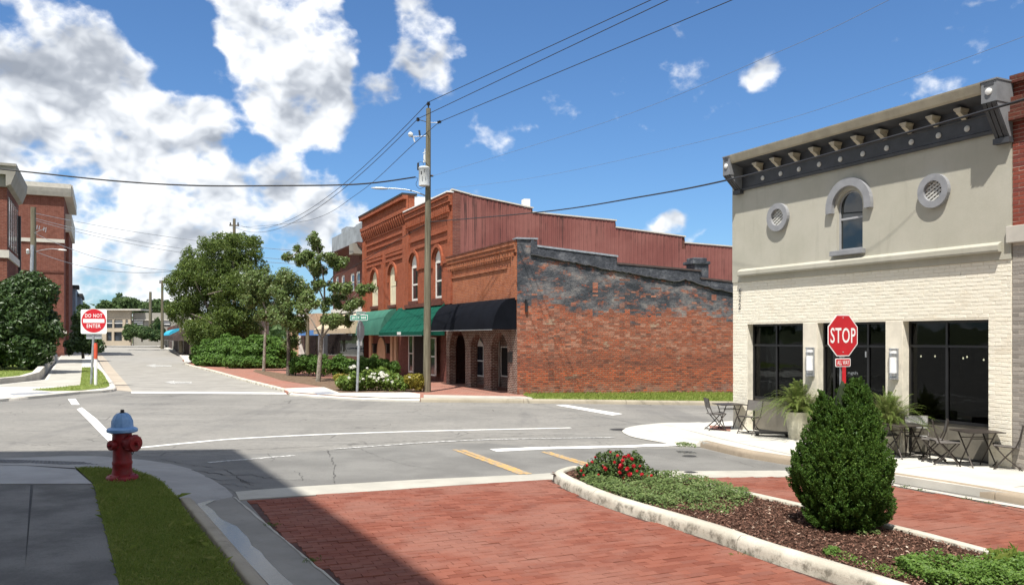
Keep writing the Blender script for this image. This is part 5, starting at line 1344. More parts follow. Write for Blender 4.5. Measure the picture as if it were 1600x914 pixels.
# ---- tall red brick building: right half
tall = thing('brick_building', 'tall orange brick building with arched white windows and rust red metal side', 'building', FB.w((sL - 2, 0, zg)))
sM = FB.S(637)
z_tr = FB.Z(707, 297.5)
nz_ = lambda px, py: FB.Z(px, py)
sR = FB.S(707)
wins = []
for (pl, pr, pt, pb) in ((640.8, 652.5, 398, 470.5), (677.5, 690, 390, 466.5)):
    wins.append((FB.S(pl), FB.S(pr), FB.Z((pl + pr) / 2, pb), FB.Z((pl + pr) / 2, pt)))
hl = [(a, b, z0, z1) for a, b, z0, z1 in wins]
zq = FB.Z(690, 476)                                  # storefront head
mb = MB(FB); mb.wall(sM, sR, zq, z_tr - .5, 0, .35, hl)
for a, b, z0, z1 in wins: mb.spandrel(a, b, z1 - (b - a) / 2, z1, .0005, .349)
mb.build('front_wall', M['brick_tall'], tall)
for a, b, z0, z1 in wins:
    w_ = arched_window(tall, FB, a, b, z0, z1, .10, M['white_frame'], M['glass_far'], .13, None)
    zs = z1 - (b - a) / 2 - .05
    MB(FB).box(a + .02, b - .02, .095, .16, zs - .0, zs + .12).build('window_rail', M['white_frame'], w_)
    MB(FB).prism([((a+b)/2 + ((b-a)/2 - .03) * math.cos(math.pi * i / 10), zs + .1 + ((b-a)/2 - .03) * math.sin(math.pi * i / 10)) for i in range(11)], .11, .13, 'y').build('fanlight', M['white_frame'], w_)
    MB(FB).box(a + .05, b - .05, .10, .155, (z0 + zs) / 2 - .04, (z0 + zs) / 2 + .04).build('window_rail', M['white_frame'], w_)
    MB(FB).box(a - .08, b + .08, -.09, .1, z0 - .16, z0).build('sill', M['brick_dark'], w_)
    mb = MB(FB); arch_ring(mb, (a + b) / 2, z1 - (b - a) / 2, (b - a) / 2 + .10, (b - a) / 2 + .26, .25, -.09, .01, 12); mb.build('brick_hood', M['brick_tall'], w_)
mb = MB(FB)
zT = z_tr
def steps(mb, a, b, zt, rows):
    for (t0, t1, pr) in rows: mb.box(a, b, -pr, .01, zt - t1 + .002, zt - t0)
steps(mb, sM + .02, sR - .02, zT - .1, ((0, .16, .24), (.16, .4, .18), (.4, .55, .1)))
x = sM + .1
while x < sR - .25: mb.box(x, x + .14, -.17, .0, zT - .95, zT - .65); x += .3
mb.box(sM + .02, sR - .02, -.06, .01, zT - 1.1, zT - .95)
mb.box(sM + .5, sR - .5, -.07, .01, zT - 1.75, zT - 1.6); mb.box(sM + .5, sR - .5, -.05, .01, zT - 2.15, zT - 2.02)
zb1 = FB.Z(690, 409)
segs = [sM] + [v for a, b, _, _ in wins for v in (a - .27, b + .27)] + [sR]
for i in range(0, len(segs), 2): mb.box(segs[i] + .02, segs[i+1] - .02, -.06, .01, zb1 - .12, zb1)
mb.box(sR - .45, sR - .02, -.08, .005, zq, zT - 1.1); mb.box(sM + .02, sM + .4, -.08, .005, zq, zT - 1.1)
mb.box(sM, sR, .0, .35, zT - .5, zT - .1)
mb.build('cornice', M['brick_tall'], tall)
MB(FB).box(sM, sR + .02, -.27, .45, zT - .1, zT - .04).build('coping', M['white'], tall)
# side of the tall building clad in rust red sheet, stepping down
FT = Fr(FB.w((sR, 0, zg)), (sd.x, sd.y))
tp = [(707,297),(735,305),(832,326),(833,332.5),(962,345.5),(963,356),(1070,370.5),(1071,380),(1148,386.5),(1260,396)]
TS = [(FT.S(x), FT.Z(x, y)) for x, y in tp]
mb = MB(FT)
def tz(s_):
    for (a, za_), (b, zb_) in zip(TS, TS[1:]):
        if a <= s_ <= b and b - a > .05: return za_ + (zb_ - za_) * (s_ - a) / (b - a)
    return TS[-1][1]
x = 0.35; pit = .2
zlo = z_low - 3.5
while x < TS[-1][0] - .3:
    za_, zb_ = tz(x + .02), tz(x + pit - .02)
    for (x0, x1, d0, d1) in ((0, .12, 0, 0), (.12, .14, 0, -.014), (.14, .18, -.014, -.014), (.18, .2, -.014, 0)):
        zz = min(za_, zb_); mb.add([(x + x0, d0, zlo), (x + x1, d1, zlo), (x + x1, d1, zz), (x + x0, d0, zz)], [(0, 1, 2, 3)])
    x += pit
mb.build('metal_cladding', M['rust'], tall, kind='stuff')
mb = MB(FT); mb.prism([(.0, zlo)] + [(0, TS[0][1])] + TS[1:] + [(TS[-1][0], zlo)], .03, .3, 'y'); mb.build('side_wall', M['brick_dark'], tall)
MB(FT).box(.002, .36, -.012, .05, zlo, TS[0][1] - .05).build('corner_brick', M['brick_purple'], tall)
mb = MB(FT)
for (a, za_), (b, zb_) in zip(TS, TS[1:]):
    if b - a < .1: continue
    mb.prism([(a - .04, za_), (b + .04, zb_), (b + .04, zb_ + .06), (a - .04, za_ + .06)], -.05, .36, 'y')
mb.build('roof_edge', M['pale_stone'], tall)
mb = MB(FT); s_ = FT.S(824); mb.box(s_ - .16, s_ + .14, .0, .4, FT.Z(826, 325), FT.Z(826, 311)); mb.build('chimney', M['white'], tall)
mb = MB(); mb.add([FB.w((FB.S(568), .3, zT - .9)), FB.w((sR, .3, zT - .9)), FT.w((TS[-1][0], .3, TS[-1][1] - .6)), FT.w((TS[-1][0], 14, TS[-1][1] - .6))], [(0, 1, 2, 3)]); mb.build('roof', M['roof'], tall)
# ground floor of the right half
zq2 = zq + .05
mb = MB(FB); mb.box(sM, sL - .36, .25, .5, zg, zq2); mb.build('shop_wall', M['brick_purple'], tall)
MB(FB).box(sM - .1, FB.S(694), -.16, .05, zq - .02, zq + .16).build('fascia', M['brick_dark'], tall)
plain_window(tall, FB, FB.S(638.5, .2), FB.S(646, .2), FB.Z(642, 582, .2), FB.Z(642, 522, .2), .18, M['white_frame'], M['glass_far'], .1)
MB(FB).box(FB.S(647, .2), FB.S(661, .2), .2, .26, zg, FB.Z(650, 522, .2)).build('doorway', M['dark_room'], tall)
def shed(parent, fr, s0, s1, z_t, z_b, proj, val, mat, name='awning', number=False):
    poly = [(0, z_t), (-proj, z_b), (-proj, z_b - val), (-proj + .02, z_b - val), (-proj + .02, z_b - .02), (-.01, z_t - .05)]
    aw = MB(fr).prism(poly, s0, s1, 'x').build(name, mat, parent)
    for s_ in (s0, s1): MB(fr).prism([(0, z_t), (-proj, z_b), (-proj, z_b - val), (0, z_b - val)], s_ - .012, s_ + .012, 'x').build('awning_end', mat, aw)
    ns_ = max(2, int((s1 - s0) / 1.0)); mbs = MB(fr)
    for i in range(1, ns_): x_ = s0 + (s1 - s0) * i / ns_; mbs.tube([(x_, -.0, z_t + .004), (x_, -proj - .003, z_b + .004), (x_, -proj - .004, z_b - val)], .012, 5)
    mbs.build('awning_seam', mat, aw, kind='stuff')
    MB(fr).box(s0, s1, -proj - .012, -proj + .0, z_b - val - .03, z_b - val).build('awning_trim', M['galv'], aw)
    return aw
pj = 1.1
ga = shed(tall, FB, FB.S(592, -pj), FB.S(659, -pj) , FB.Z(650, 478.5), FB.Z(630, 518.5, -pj), pj, FB.Z(630, 518.5, -pj) - FB.Z(630, 524, -pj), M['green_awn'])
MB(FB).box(FB.S(621, -pj), FB.S(626.5, -pj), -pj - .02, -pj - .005, FB.Z(624, 523, -pj), FB.Z(624, 518.6, -pj)).build('number_plate', M['white'], ga)
text_mesh('622', FB.w((FB.S(623.7, -pj), -pj - .022, FB.Z(624, 520.8, -pj))), (FB.u.x, FB.u.y, 0), UP, .17, .09, M['sign_green'], 'lettering', ga, .003, 0.0) if False else None
# ---- tall building: left half, with the higher parapet
tl = thing('brick_building', 'tall orange brick building with two cream windows and high bracketed parapet', 'building', FB.w((FB.S(600), 0, zg)))
s0_ = FB.S(568); zL = FB.Z(628, 308)
wins = []
for (pl, pr, pt, pb) in ((580, 590, 424, 478.5), (607.8, 618, 415.5, 476.5)):
    wins.append((FB.S(pl), FB.S(pr), FB.Z((pl + pr) / 2, pb), FB.Z((pl + pr) / 2, pt)))
zq = FB.Z(600, 487)
mb = MB(FB); mb.wall(s0_, sM - .005, zq, zL - .05, .02, .37, wins)
for a, b, z0, z1 in wins: mb.spandrel(a, b, z1 - (b - a) / 2, z1, .0205, .369)
mb.build('front_wall', M['brick_tall'], tl)
for a, b, z0, z1 in wins:
    w_ = arched_window(tl, FB, a, b, z0, z1, .08, M['cream_frame'], M['cream_frame'], .16, (z0 + z1) / 2)
    MB(FB).box(a - .08, b + .08, -.07, .1, z0 - .16, z0).build('sill', M['brick_dark'], w_)
    mb = MB(FB); arch_ring(mb, (a + b) / 2, z1 - (b - a) / 2, (b - a) / 2 + .10, (b - a) / 2 + .26, .25, -.08, .03, 12); mb.build('brick_hood', M['brick_tall'], w_)
mb = MB(FB); W_ = sM - s0_
steps(mb, s0_ - .05, sM + .05, zL, ((.06, .28, .30), (.28, .75, .08), (.75, .95, .22)))
x = s0_ + .08
while x < sM - .3: mb.prism([(-.20, zL - .96), (.0, zL - .96), (.0, zL - 1.5), (-.05, zL - 1.5), (-.2, zL - 1.15)], x, x + .2, 'x'); x += .42
mb.box(s0_, sM - .02, -.03, .03, zL - 1.6, zL - 1.5)
for (a, b) in ((.08, .92),): mb.box(s0_ + W_ * a, s0_ + W_ * b, -.05, .03, zL - 1.95, zL - 1.82); mb.box(s0_ + W_ * a, s0_ + W_ * b, -.05, .03, zL - 2.28, zL - 2.15)
for (a, b) in ((.08, .46), (.54, .92)):
    for zz in (2.8, 3.0, 3.28): mb.box(s0_ + W_ * a, s0_ + W_ * b, -.05, .03, zL - zz, zL - zz + .15)
for a in (0.0, .47, .93): mb.box(s0_ + W_ * a, s0_ + W_ * a + W_ * .06, -.09, .025, zq, zL - (1.6 if a != .47 else 3.3))
mb.build('cornice', M['brick_tall'], tl)
MB(FB).box(s0_ - .06, sM + .06, -.33, .5, zL - .06, zL + .04).build('coping', M['black_roof'], tl)
mb = MB(FB); mb.box(sM - .1, sM + .02, .38, 5.2, zT - .6, zL - .1); mb.build('parapet_side', M['white'], tl)
MB(FB).box(s0_, sM - .01, .4, 14, zg, zT - .6).build('rear_block', M['brick_dark'], tl)
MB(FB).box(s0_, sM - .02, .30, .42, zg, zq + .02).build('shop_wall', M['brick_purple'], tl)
hood(tl, FB, FB.S(550, -.9), FB.S(594, -.9), FB.Z(585, 486), FB.Z(575, 523.5, -.9), .9, M['green_awn2'], trim=False)
for (a, b, mt) in ((597.5, 603.5, 'cream_frame'), (607, 612.5, 'brick_purple')):
    pass
arched_window(tl, FB, FB.S(589, .25), FB.S(602, .25), FB.Z(596, 600, .25), FB.Z(596, 527, .25), .24, M['cream_wall'], M['cream_wall'], .12, None, 'door')
for px in (577, 610, 616): MB(FB).box(FB.S(px, .2), FB.S(px + 3.5, .2), .18, .3, zg, zq - .1).build('shop_post', M['cream_wall'], tl)
for px in (584, 605): 
    mb = MB(FB); s_ = FB.S(px, .1); z_ = FB.Z(px, 545, .1); mb.box(s_ - .1, s_ + .1, .05, .25, z_ - .25, z_ + .25); mb.box(s_ - .16, s_ + .16, -.0, .28, z_ + .25, z_ + .32); mb.build('wall_lantern', M['dark_metal'], tl)
# ---- further left: dark brick building with a grey sheet parapet
fb = thing('brick_building', 'dark red brick building with grey sheet metal parapet behind the thin tree', 'building', FB.w((s0_ - 4, 0, zg)))
sA, sB = FB.S(519), FB.S(567.3); zf0 = FB.Z(560, 382); zf1 = FB.Z(545, 365)
fw = []
for (pl, pr, pt, pb) in ((523, 527.5, 432, 465), (532, 537, 430, 466), (546, 552, 427, 455), (555, 561, 424, 455)):
    fw.append((FB.S(pl), FB.S(pr), FB.Z((pl + pr) / 2, pb), FB.Z((pl + pr) / 2, pt)))
mb = MB(FB); mb.wall(sA, sB - .01, zg, zf0, .06, .4, fw); mb.build('front_wall', M['brick_dark'], fb)
for a, b, z0, z1 in fw: plain_window(fb, FB, a, b, z0, z1, .1, M['white_frame'], M['glass_far'], .14)
mb = MB(FB); mb.box(sA, sB - .01, -.02, .3, zf0, zf1 + .25); mb.box(sB - 3.2, sB - .2, .3, 3, zf1, zf1 + .5); mb.box(sA + 3, sA + 4.5, .0, 1, zf1 + .2, zf1 + .55); mb.build('sheet_parapet', M['grey_sheet'], fb)
mb = MB(FB); mb.prism([(.05, zf0 - .5), (-.35, zf0 - .1), (-.4, zf0 + .02), (.05, zf0 + .02)], sA, sB - .01, 'x'); mb.build('cornice', M['brick_dark'], fb)
mb = MB(FB); mb.box(sB - 1.2, sB - .1, -.6, .06, zf0 - .7, zf0 - .05); mb.build('cornice_end', M['cornice_grey'], fb)
MB(FB).box(sA, sB - .01, .4, 14, zg, zf0 - .05).build('rear_block', M['brick_dark'], fb)
zz = FB.Z(550, 488)
MB(FB).box(sA, sB - .02, -.1, .1, zz, zz + .35).build('fascia', M['white_frame'], fb)
MB(FB).box(FB.S(500), sB - .01, .02, .055, zg, zz).build('shop_glass', M['glass'], fb)
shed(fb, FB, FB.S(490, -1.5), FB.S(540, -1.5), FB.Z(520, 493), FB.Z(515, 514, -1.5), 1.5, .3, M['tan_awn'])
# ---- small shop at the end: peach end wall, blue awning
sh = thing('shop_building', 'small shop with peach brick end wall and blue awning behind the trees', 'building', FB.w((FB.S(480), 0, zg)))
s1_ = FB.S(489); s2_ = FB.S(466); zs_ = FB.Z(470, 492)
mb = MB(FB); mb.box(s2_ - 6, s1_ - .02, .2, 9, zg, zs_); mb.build('wall', M['cream_wall'], sh)
MB(FB).box(FB.S(472), FB.S(476), -.3, .25, zg, FB.Z(474, 478)).build('corner_post', M['white_frame'], sh)
MB(FB).box(FB.S(476), FB.S(504), -.02, .18, zg, FB.Z(490, 524)).build('shop_glass', M['glass'], sh)
MB(FB).box(FB.S(476), FB.S(504), -.5, .0, FB.Z(490, 524), FB.Z(490, 516)).build('awning', M['blue_awn'], sh)
MB(FB).box(FB.S(503), FB.S(505), -.3, .15, zg, FB.Z(504, 516)).build('corner_post', M['grey_trim'], sh)

# ------------------------------------------------------------------ left side of the street
def corner_frame(px, py_base, u, off=.1):
    return Fr(G(px, py_base, off), u)
# second building first: tall brick block with a pale cornice
YB = 80.0
o2 = V(100, 551, YB); F2 = Fr((o2.x, o2.y, 0), (UD.y, -UD.x))
b2 = thing('brick_building', 'four storey brick block with pale cornice beyond the big left bush', 'building', (o2.x - 3, o2.y, o2.z))
z = lambda py: EYE - (py - HY) / F * YB
x = lambda px: F2.S(px)
MB(F2).box(x(-60), 0, 0, 16, z(575), z(300)).build('wall', M['brick_left'], b2)
mb = MB(F2); mb.prism([(.05, z(308)), (-.35, z(308)), (-.5, z(302)), (-.62, z(296)), (-.62, z(289)), (.05, z(288))], x(-60), x(111), 'x'); mb.box(.0, x(113.5) , .04, 14, z(306), z(288.5)); mb.build('cornice', M['pale_stone'], b2)
mb = MB(F2); mb.box(x(-60), .06, -.10, .02, z(380), z(374.5)); mb.build('stone_band', M['pale_stone'], b2)
mb = MB(F2); mb.box(x(-60), .05, -.06, .02, z(427), z(424)); mb.box(x(-60), .05, -.05, .02, z(560), z(552)); mb.build('brick_course', M['brick_dark'], b2)
mb = MB(F2); mb.box(.0, .55, 3.5, 15, z(356), z(327)); mb.build('side_cornice', M['pale_stone'], b2)
mb = MB(F2); mb.box(-.2, .28, 4, 15.5, z(575), z(329)); mb.build('side_wall', M['brick_left'], b2)
mb = MB(F2); mb.box(x(85.5), .25, -.25, .01, z(521), z(517)); mb.build('stone_sill', M['pale_stone'], b2)
b3 = thing('clad_building', 'blue grey clad building with black awnings past the brick block', 'building', (o2.x, o2.y + 16, o2.z))
mb = MB(F2); mb.box(-1, .55, 17, 40, z(575), z(434)); mb.build('wall', M['blue_grey'], b3)
mb = MB(F2); mb.box(-1, .9, 16.6, 20, z(436), z(430)); mb.box(-1, 1.15, 24, 36, z(446), z(440)); mb.build('roof_edge', M['black_roof'], b3)
mb = MB(F2); mb.box(.3, .95, 24.2, 36, z(575), z(446)); mb.build('bay', M['blue_grey'], b3)
mb = MB(F2); mb.prism([(.2, z(505)), (2.0, z(513)), (2.0, z(516)), (.2, z(518))], 15.9, 22, 'x') if False else mb.box(.1, 1.6, 16.2, 23, z(517), z(510)); mb.build('awning', M['black_awn'], b3)
for (d0, d1, q0, q1) in ((16.95, 17.0, 470, 455),):
    MB(F2).box(-.6, .2, d0 - .03, d0 + .02, z(470), z(452)).build('window', M['glass_far'], b3)
# nearest building on the left: only its corner is in view
YA = 54.0
o1 = V(11, 568, YA); F1 = Fr((o1.x, o1.y, 0), (UD.y, -UD.x)); z1 = lambda py: EYE - (py - HY) / F * YA; x1 = lambda px: F1.S(px)
b1 = thing('brick_building', 'brick building with deep grey cornice cut by the left picture edge', 'building', (o1.x - 2, o1.y, o1.z))
sdir = Vector((160 - 800, F)).normalized()
FA = Fr((o1.x, o1.y, 0), (sdir.x, sdir.y))           # street side, runs away from the corner
LA = FA.S(29)
mb = MB(F1); mb.box(x1(-160), 0, 0, 6, z1(585), z1(292)); mb.build('wall', M['brick_left'], b1)
mb = MB(FA); mb.box(.02, LA, .0, 5, z1(590), z1(292)); mb.build('side_wall', M['brick_left'], b1)
mb = MB(F1); mb.box(x1(-160), .12, -.1, .02, z1(403), z1(391)); mb.build('stone_band', M['pale_stone'], b1)
mb = MB(FA); mb.box(-.05, LA, -.1, .05, z1(403), z1(391)); mb.build('stone_band', M['pale_stone'], b1)
mb = MB(F1); mb.box(x1(-160), x1(14), -.2, .5, z1(293), z1(275)); mb.box(x1(-160), x1(24), -.6, .5, z1(275), z1(262)); mb.box(x1(-160), x1(27), -.7, .5, z1(262), z1(258)); mb.build('cornice', M['cornice_grey'], b1)
mb = MB(FA); mb.prism([(.02, z1(293)), (-.25, z1(290)), (-.52, z1(272)), (-.58, z1(258.2)), (.02, z1(258.2))], -.62, LA, 'x'); mb.build('cornice', M['cornice_grey'], b1)
for i in range(5):
    a = LA * (.08 + i * .18); mb = MB(FA); mb.box(a, a + LA * .1, -.03, .02, z1(384), z1(305)); w_ = mb.build('window', M['cornice_grey'], b1)
    MB(FA).box(a + .08, a + LA * .1 - .08, -.045, -.02, z1(381), z1(308)).build('pane', M['glass_far'], w_)
MB(FA).box(LA - .25, LA + .0, -.16, -.0, z1(575), z1(312)).build('downpipe', M['dark_metal'], b1)

# ------------------------------------------------------------------ end of the street
YF = 150.0
oF = V(165, 533, YF); zF = lambda py: EYE - (py - HY) / F * YF; FF = Fr((oF.x, oF.y, 0), (1, 0.0)); xF = lambda px: (px - 165) / F * YF
civ = thing('civic_building', 'wide beige two storey building closing the far end of the street', 'building', (oF.x + 3, oF.y, zF(533)))
zb_ = zF(540)
gaps = [(xF(166), xF(175.5), zF(512.5), zF(499.5)), (xF(178), xF(191.5), zF(512.5), zF(499.5)), (xF(196), xF(200), zF(512.5), zF(499.5)), (xF(166), xF(174.5), zF(532.5), zF(518.5)), (xF(178), xF(190.5), zF(532.5), zF(518.5)), (xF(196), xF(199.5), zF(531), zF(519))]
mb = MB(FF); mb.wall(xF(112), xF(204), zb_, zF(485), 0, .6, gaps); mb.build('front_wall', M['beige'], civ)
for i, g_ in enumerate(gaps):
    MB(FF).box(g_[0] - .05, g_[1] + .05, .35, .4, g_[2] - .05, g_[3] + .05).build('window', M['glass_far'], civ)
    if i < 3:
        for q in (501.5, 504.5): 
            mb = MB(FF); mb.box(g_[0], g_[1], .2, .3, zF(q + .9), zF(q - .2)); mb.build('sunshade', M['white'], civ)
MB(FF).box(xF(112), xF(223), -.8, 4, zF(485), zF(482.8)).build('roof_edge', M['pale_stone'], civ)
mb = MB(FF); mb.box(xF(204.2), xF(330), .8, 12, zb_, zF(488.5)); mb.build('side_wing', M['beige_grey'], civ)
for (a, b) in ((207, 221), (245, 263)):
    for q in (500.5, 503.5, 506.5):
        MB(FF).box(xF(a), xF(b), .6, .82, zF(q + .5), zF(q - 1.0)).build('window_strip', M['white'], civ)
    MB(FF).box(xF(a), xF(b), .7, .81, zF(509), zF(499)).build('window', M['glass_far'], civ)
MB(FF).box(xF(212), xF(263), .3, .85, zF(500.5), zF(499)).build('ledge', M['pale_stone'], civ)
oH = V(115, 500, 190); hb = thing('beige_building', 'far beige building glimpsed above the small dark trees', 'building', (oH.x + 4, 190, 0))
FH = Fr((oH.x, 190, 0), (1, 0)); MB(FH).box(-2, 7.5, 0, 8, -4, EYE + 45 / F * 190).build('wall', M['beige'], hb)
# small shops with dark awnings on the right side of the street, half hidden by the great tree
YS = 92.0; oS = V(292, 555, YS); FSh = Fr((oS.x, oS.y, 0), (585, -F)); 
shp = thing('shop_row', 'low dark shop row with teal domed awning left of the great tree', 'building', (oS.x, oS.y, oS.z))
zS = lambda py: EYE - (py - HY) / F * YS
sa = FSh.S(258)
mb = MB(FSh); mb.box(sa, 6, .0, 8, zS(562), zS(502)); mb.build('wall', M['maroon_awn'], shp)
mb = MB(FSh); mb.box(sa, 0, -.06, .02, zS(514), zS(503)); mb.build('fascia', M['brick_dark'], shp)
MB(FSh).box(FSh.S(278), 6, .3, 6, zS(502), zS(497)).build('upper_storey', M['beige_grey'], shp)
MB(FSh).box(FSh.S(283), FSh.S(299), -.2, .0, zS(516), zS(500)).build('sign_board', M['white'], shp)
shed(shp, FSh, FSh.S(276), FSh.S(296), zS(513), zS(525), 1.6, .5, M['maroon_awn'])
shed(shp, FSh, FSh.S(257.5), FSh.S(264), zS(510), zS(519), 1.4, .4, M['maroon_awn'])
hood(shp, FSh, FSh.S(263, -.8), FSh.S(273, -.8), zS(511), zS(523.5), 1.5, M['teal_awn'], trim=False)
for px in (262, 270, 279, 287):
    MB(FSh).box(FSh.S(px), FSh.S(px + 1.6), -.1, .0, zS(560), zS(524)).build('shop_post', M['beige_grey'], shp)

# ------------------------------------------------------------------ the tall block beside the camera that shades the near corner (behind the view, to the left)
e0 = G(367, 701.5); zr = 19.0
kk = (zr - e0.z) / -SUN_D.z
cx_, cy_ = e0.x - SUN_D.x * kk, e0.y - SUN_D.y * kk
FN = Fr((cx_, cy_, 0), (UD.x, UD.y)) if False else None
g1 = G(690, 914); ud = Vector((e0.x - g1.x, e0.y - g1.y)).normalized(); ul = Vector((-ud.y, ud.x))
g2 = G(140, 703.5); fr2 = Vector((g2.x - e0.x, g2.y - e0.y)).normalized()
P_ = [Vector((cx_, cy_)), Vector((cx_, cy_)) + fr2 * 16, Vector((cx_, cy_)) + fr2 * 16 - ud * 40, Vector((cx_, cy_)) - ud * 40]
near_b = thing('brick_building', 'tall brick block on the left behind the viewer, shading the near corner', 'building', (P_[0].x, P_[0].y, 0))
MB().prism([(p.x, p.y) for p in P_], -1, zr, 'z').build('wall', M['beige'], near_b)  # unseen wall kept pale to bounce light into the shaded corner
# ------------------------------------------------------------------ hydrant
hp = G(191, 749, .11); sc = 0.0085
hy = thing('fire_hydrant', 'dark red fire hydrant with pale blue bonnet standing on the near lawn corner', 'fire hydrant', hp)
u_ = hp.y / F                                       # metres per picture pixel at the hydrant
H_ = lambda py: (750 - py) * u_
prof = [(23.5*u_, 0), (23.5*u_, H_(745.5)), (22*u_, H_(743.5)), (15.5*u_, H_(741)), (14.3*u_, H_(735)), (13.9*u_, H_(727)), (14.8*u_, H_(725)), (14.8*u_, H_(722)), (13.8*u_, H_(720)), (13.6*u_, H_(700)), (14.4*u_, H_(694)), (14.6*u_, H_(684)), (13.9*u_, H_(679)), (13.6*u_, H_(675))]
MB().lathe(prof, hp, 28).build('barrel', M['hyd_red'], hy, smooth=40)
mb = MB(); mb.lathe([(19*u_, H_(676.5)), (22.4*u_, H_(675)), (22.6*u_, H_(671)), (20*u_, H_(669)), (15.8*u_, H_(668)), (15.3*u_, H_(663)), (14*u_, H_(656)), (11.5*u_, H_(651)), (8*u_, H_(647.5)), (7.2*u_, H_(646.5)), (6.6*u_, H_(646))], hp, 28)
bon = mb.build('bonnet', M['hyd_blue'], hy, smooth=40)
mb = MB()
for i in range(8):
    g = 2 * math.pi * (i + .5) / 8; dr_ = Vector((math.cos(g), math.sin(g), 0))
    mb.tube([hp + dr_ * 15.4*u_ + Vector((0, 0, H_(668))), hp + dr_ * 14.6*u_ + Vector((0, 0, H_(658))), hp + dr_ * 11*u_ + Vector((0, 0, H_(650.5))), hp + dr_ * 7*u_ + Vector((0, 0, H_(646.8)))], .9*u_, 6)
mb.build('bonnet_rib', M['hyd_blue'], bon, smooth=60)
mb = MB(); mb.lathe([(5.2*u_, H_(646.5)), (4.6*u_, H_(645)), (3.2*u_, H_(645)), (2.9*u_, H_(641)), (2.2*u_, H_(640.7))], hp, 5); mb.build('operating_nut', M['dark_metal'], hy)
def nozzle(ang, r_, l0, l1, zc, nm):
    d = Vector((math.cos(R(ang)), math.sin(R(ang)), 0)); c_ = hp + Vector((0, 0, zc)) + d * l0; L_ = l1 - l0
    mb = MB(); mb.lathe([(r_*.86, 0), (r_*.86, L_*.45), (r_, L_*.5), (r_*1.02, L_*.9), (r_*.92, L_), (0.001, L_)], c_, 24, axis=d); nz = mb.build(nm, M['hyd_red'], hy, smooth=40)
    mb = MB(); mb.lathe([(r_*.32, 0), (r_*.28, r_*.5), (r_*.2, r_*.52)], c_ + d * L_, 5, axis=d); mb.build('cap_nut', M['hyd_red'], nz)
    mb = MB()
    for i in range(10):
        g = 2*math.pi*i/10; a_ = Vector((-d.y, d.x, 0)); q = c_ + d*(L_*.7) + (a_*math.cos(g) + Vector((0,0,1))*math.sin(g))*r_*1.0
        mb.obox(q, d*L_*.2, a_*r_*.1*abs(math.sin(g))+Vector((0,0,1))*r_*.1*abs(math.cos(g)), (a_*math.cos(g) + Vector((0,0,1))*math.sin(g))*r_*.05)
    mb.build('cap_lug', M['hyd_red'], nz)
nozzle(-25, 12.5*u_, 6*u_, 31*u_, H_(692), 'pumper_nozzle')
nozzle(-118, 7.6*u_, 8*u_, 22*u_, H_(694.5), 'hose_nozzle')
nozzle(62, 7.6*u_, 8*u_, 22*u_, H_(694.5), 'hose_nozzle')
for i in range(8):
    g = 2*math.pi*(i+.3)/8; mb = MB(); mb.lathe([(2.1*u_, 0), (2.1*u_, 2.6*u_), (1.2*u_, 2.9*u_), (1.1*u_, 4*u_)], hp + Vector((math.cos(g)*19*u_, math.sin(g)*19*u_, H_(745))), 6); mb.build('flange_bolt', M['hyd_red'], hy)
mb = MB(); mb.tube(spline([hp + Vector((15*u_, -4*u_, H_(703))), hp + Vector((18*u_, -7*u_, H_(709))), hp + Vector((21*u_, -8*u_, H_(707))), hp + Vector((22*u_, -8*u_, H_(700)))], 4), .6*u_, 5); mb.build('cap_chain', M['dark_metal'], hy)

# ------------------------------------------------------------------ signs
def octagon(c, right, r_, thick, mat, name, parent, mb=None):
    right = Vector(right).normalized(); n = right.cross(Vector((0, 0, 1))); up = Vector((0, 0, 1))
    pts = [Vector(c) + right * r_ * math.cos(math.pi/8 + i*math.pi/4) + up * r_ * math.sin(math.pi/8 + i*math.pi/4) for i in range(8)]
    q = [p - n * thick for p in pts]; mb = MB(); mb.add(pts + q, [tuple(range(8)), tuple(range(15, 7, -1))] + [(i, (i+1)%8, 8+(i+1)%8, 8+i) for i in range(8)])
    return mb.build(name, mat, parent)
def plate(c, right, w_, h_, thick, mat, name, parent, rad=.02):
    right = Vector(right).normalized(); n = right.cross(Vector((0, 0, 1))); up = Vector((0, 0, 1)); pts = []
    for (sx, sy, g0) in ((1, 1, 0), (-1, 1, 90), (-1, -1, 180), (1, -1, 270)):
        for i in range(4):
            g = R(g0 + 30 * i); pts.append(Vector(c) + right * (sx*(w_/2 - rad) + rad*math.cos(g)) + up * (sy*(h_/2 - rad) + rad*math.sin(g)))
    k = len(pts); q = [p - n * thick for p in pts]; mb = MB()
    mb.add(pts + q, [tuple(range(k)), tuple(range(2*k-1, k-1, -1))] + [(i, (i+1)%k, k+(i+1)%k, k+i) for i in range(k)])
    return mb.build(name, mat, parent)
def disc(c, right, r_, thick, mat, name, parent, n=40):
    right = Vector(right).normalized(); nn_ = right.cross(Vector((0, 0, 1))); mb = MB(); mb.lathe([(r_, -thick), (r_, 0), (0.0005, 0)], c, n, axis=nn_); return mb.build(name, mat, parent)
def channel_post(base, h, mat, root, w_=.05, right=(1, 0, 0), name='post'):
    r_ = Vector(right).normalized(); n = r_.cross(Vector((0, 0, 1))); mb = MB(); b = Vector(base)
    for (off, ax, ay) in ((Vector((0,0,0)), r_*w_*.5, n*.004), (r_*w_*.5, r_*.004, n*.016), (-r_*w_*.5, r_*.004, n*.016), (r_*w_*.72 + n*.014, r_*w_*.22, n*.003), (-r_*w_*.72 + n*.014, r_*w_*.22, n*.003)):
        mb.obox(b + off + Vector((0, 0, h/2)), ax, ay, Vector((0, 0, h/2 + .0)))
    return mb.build(name, mat, root)
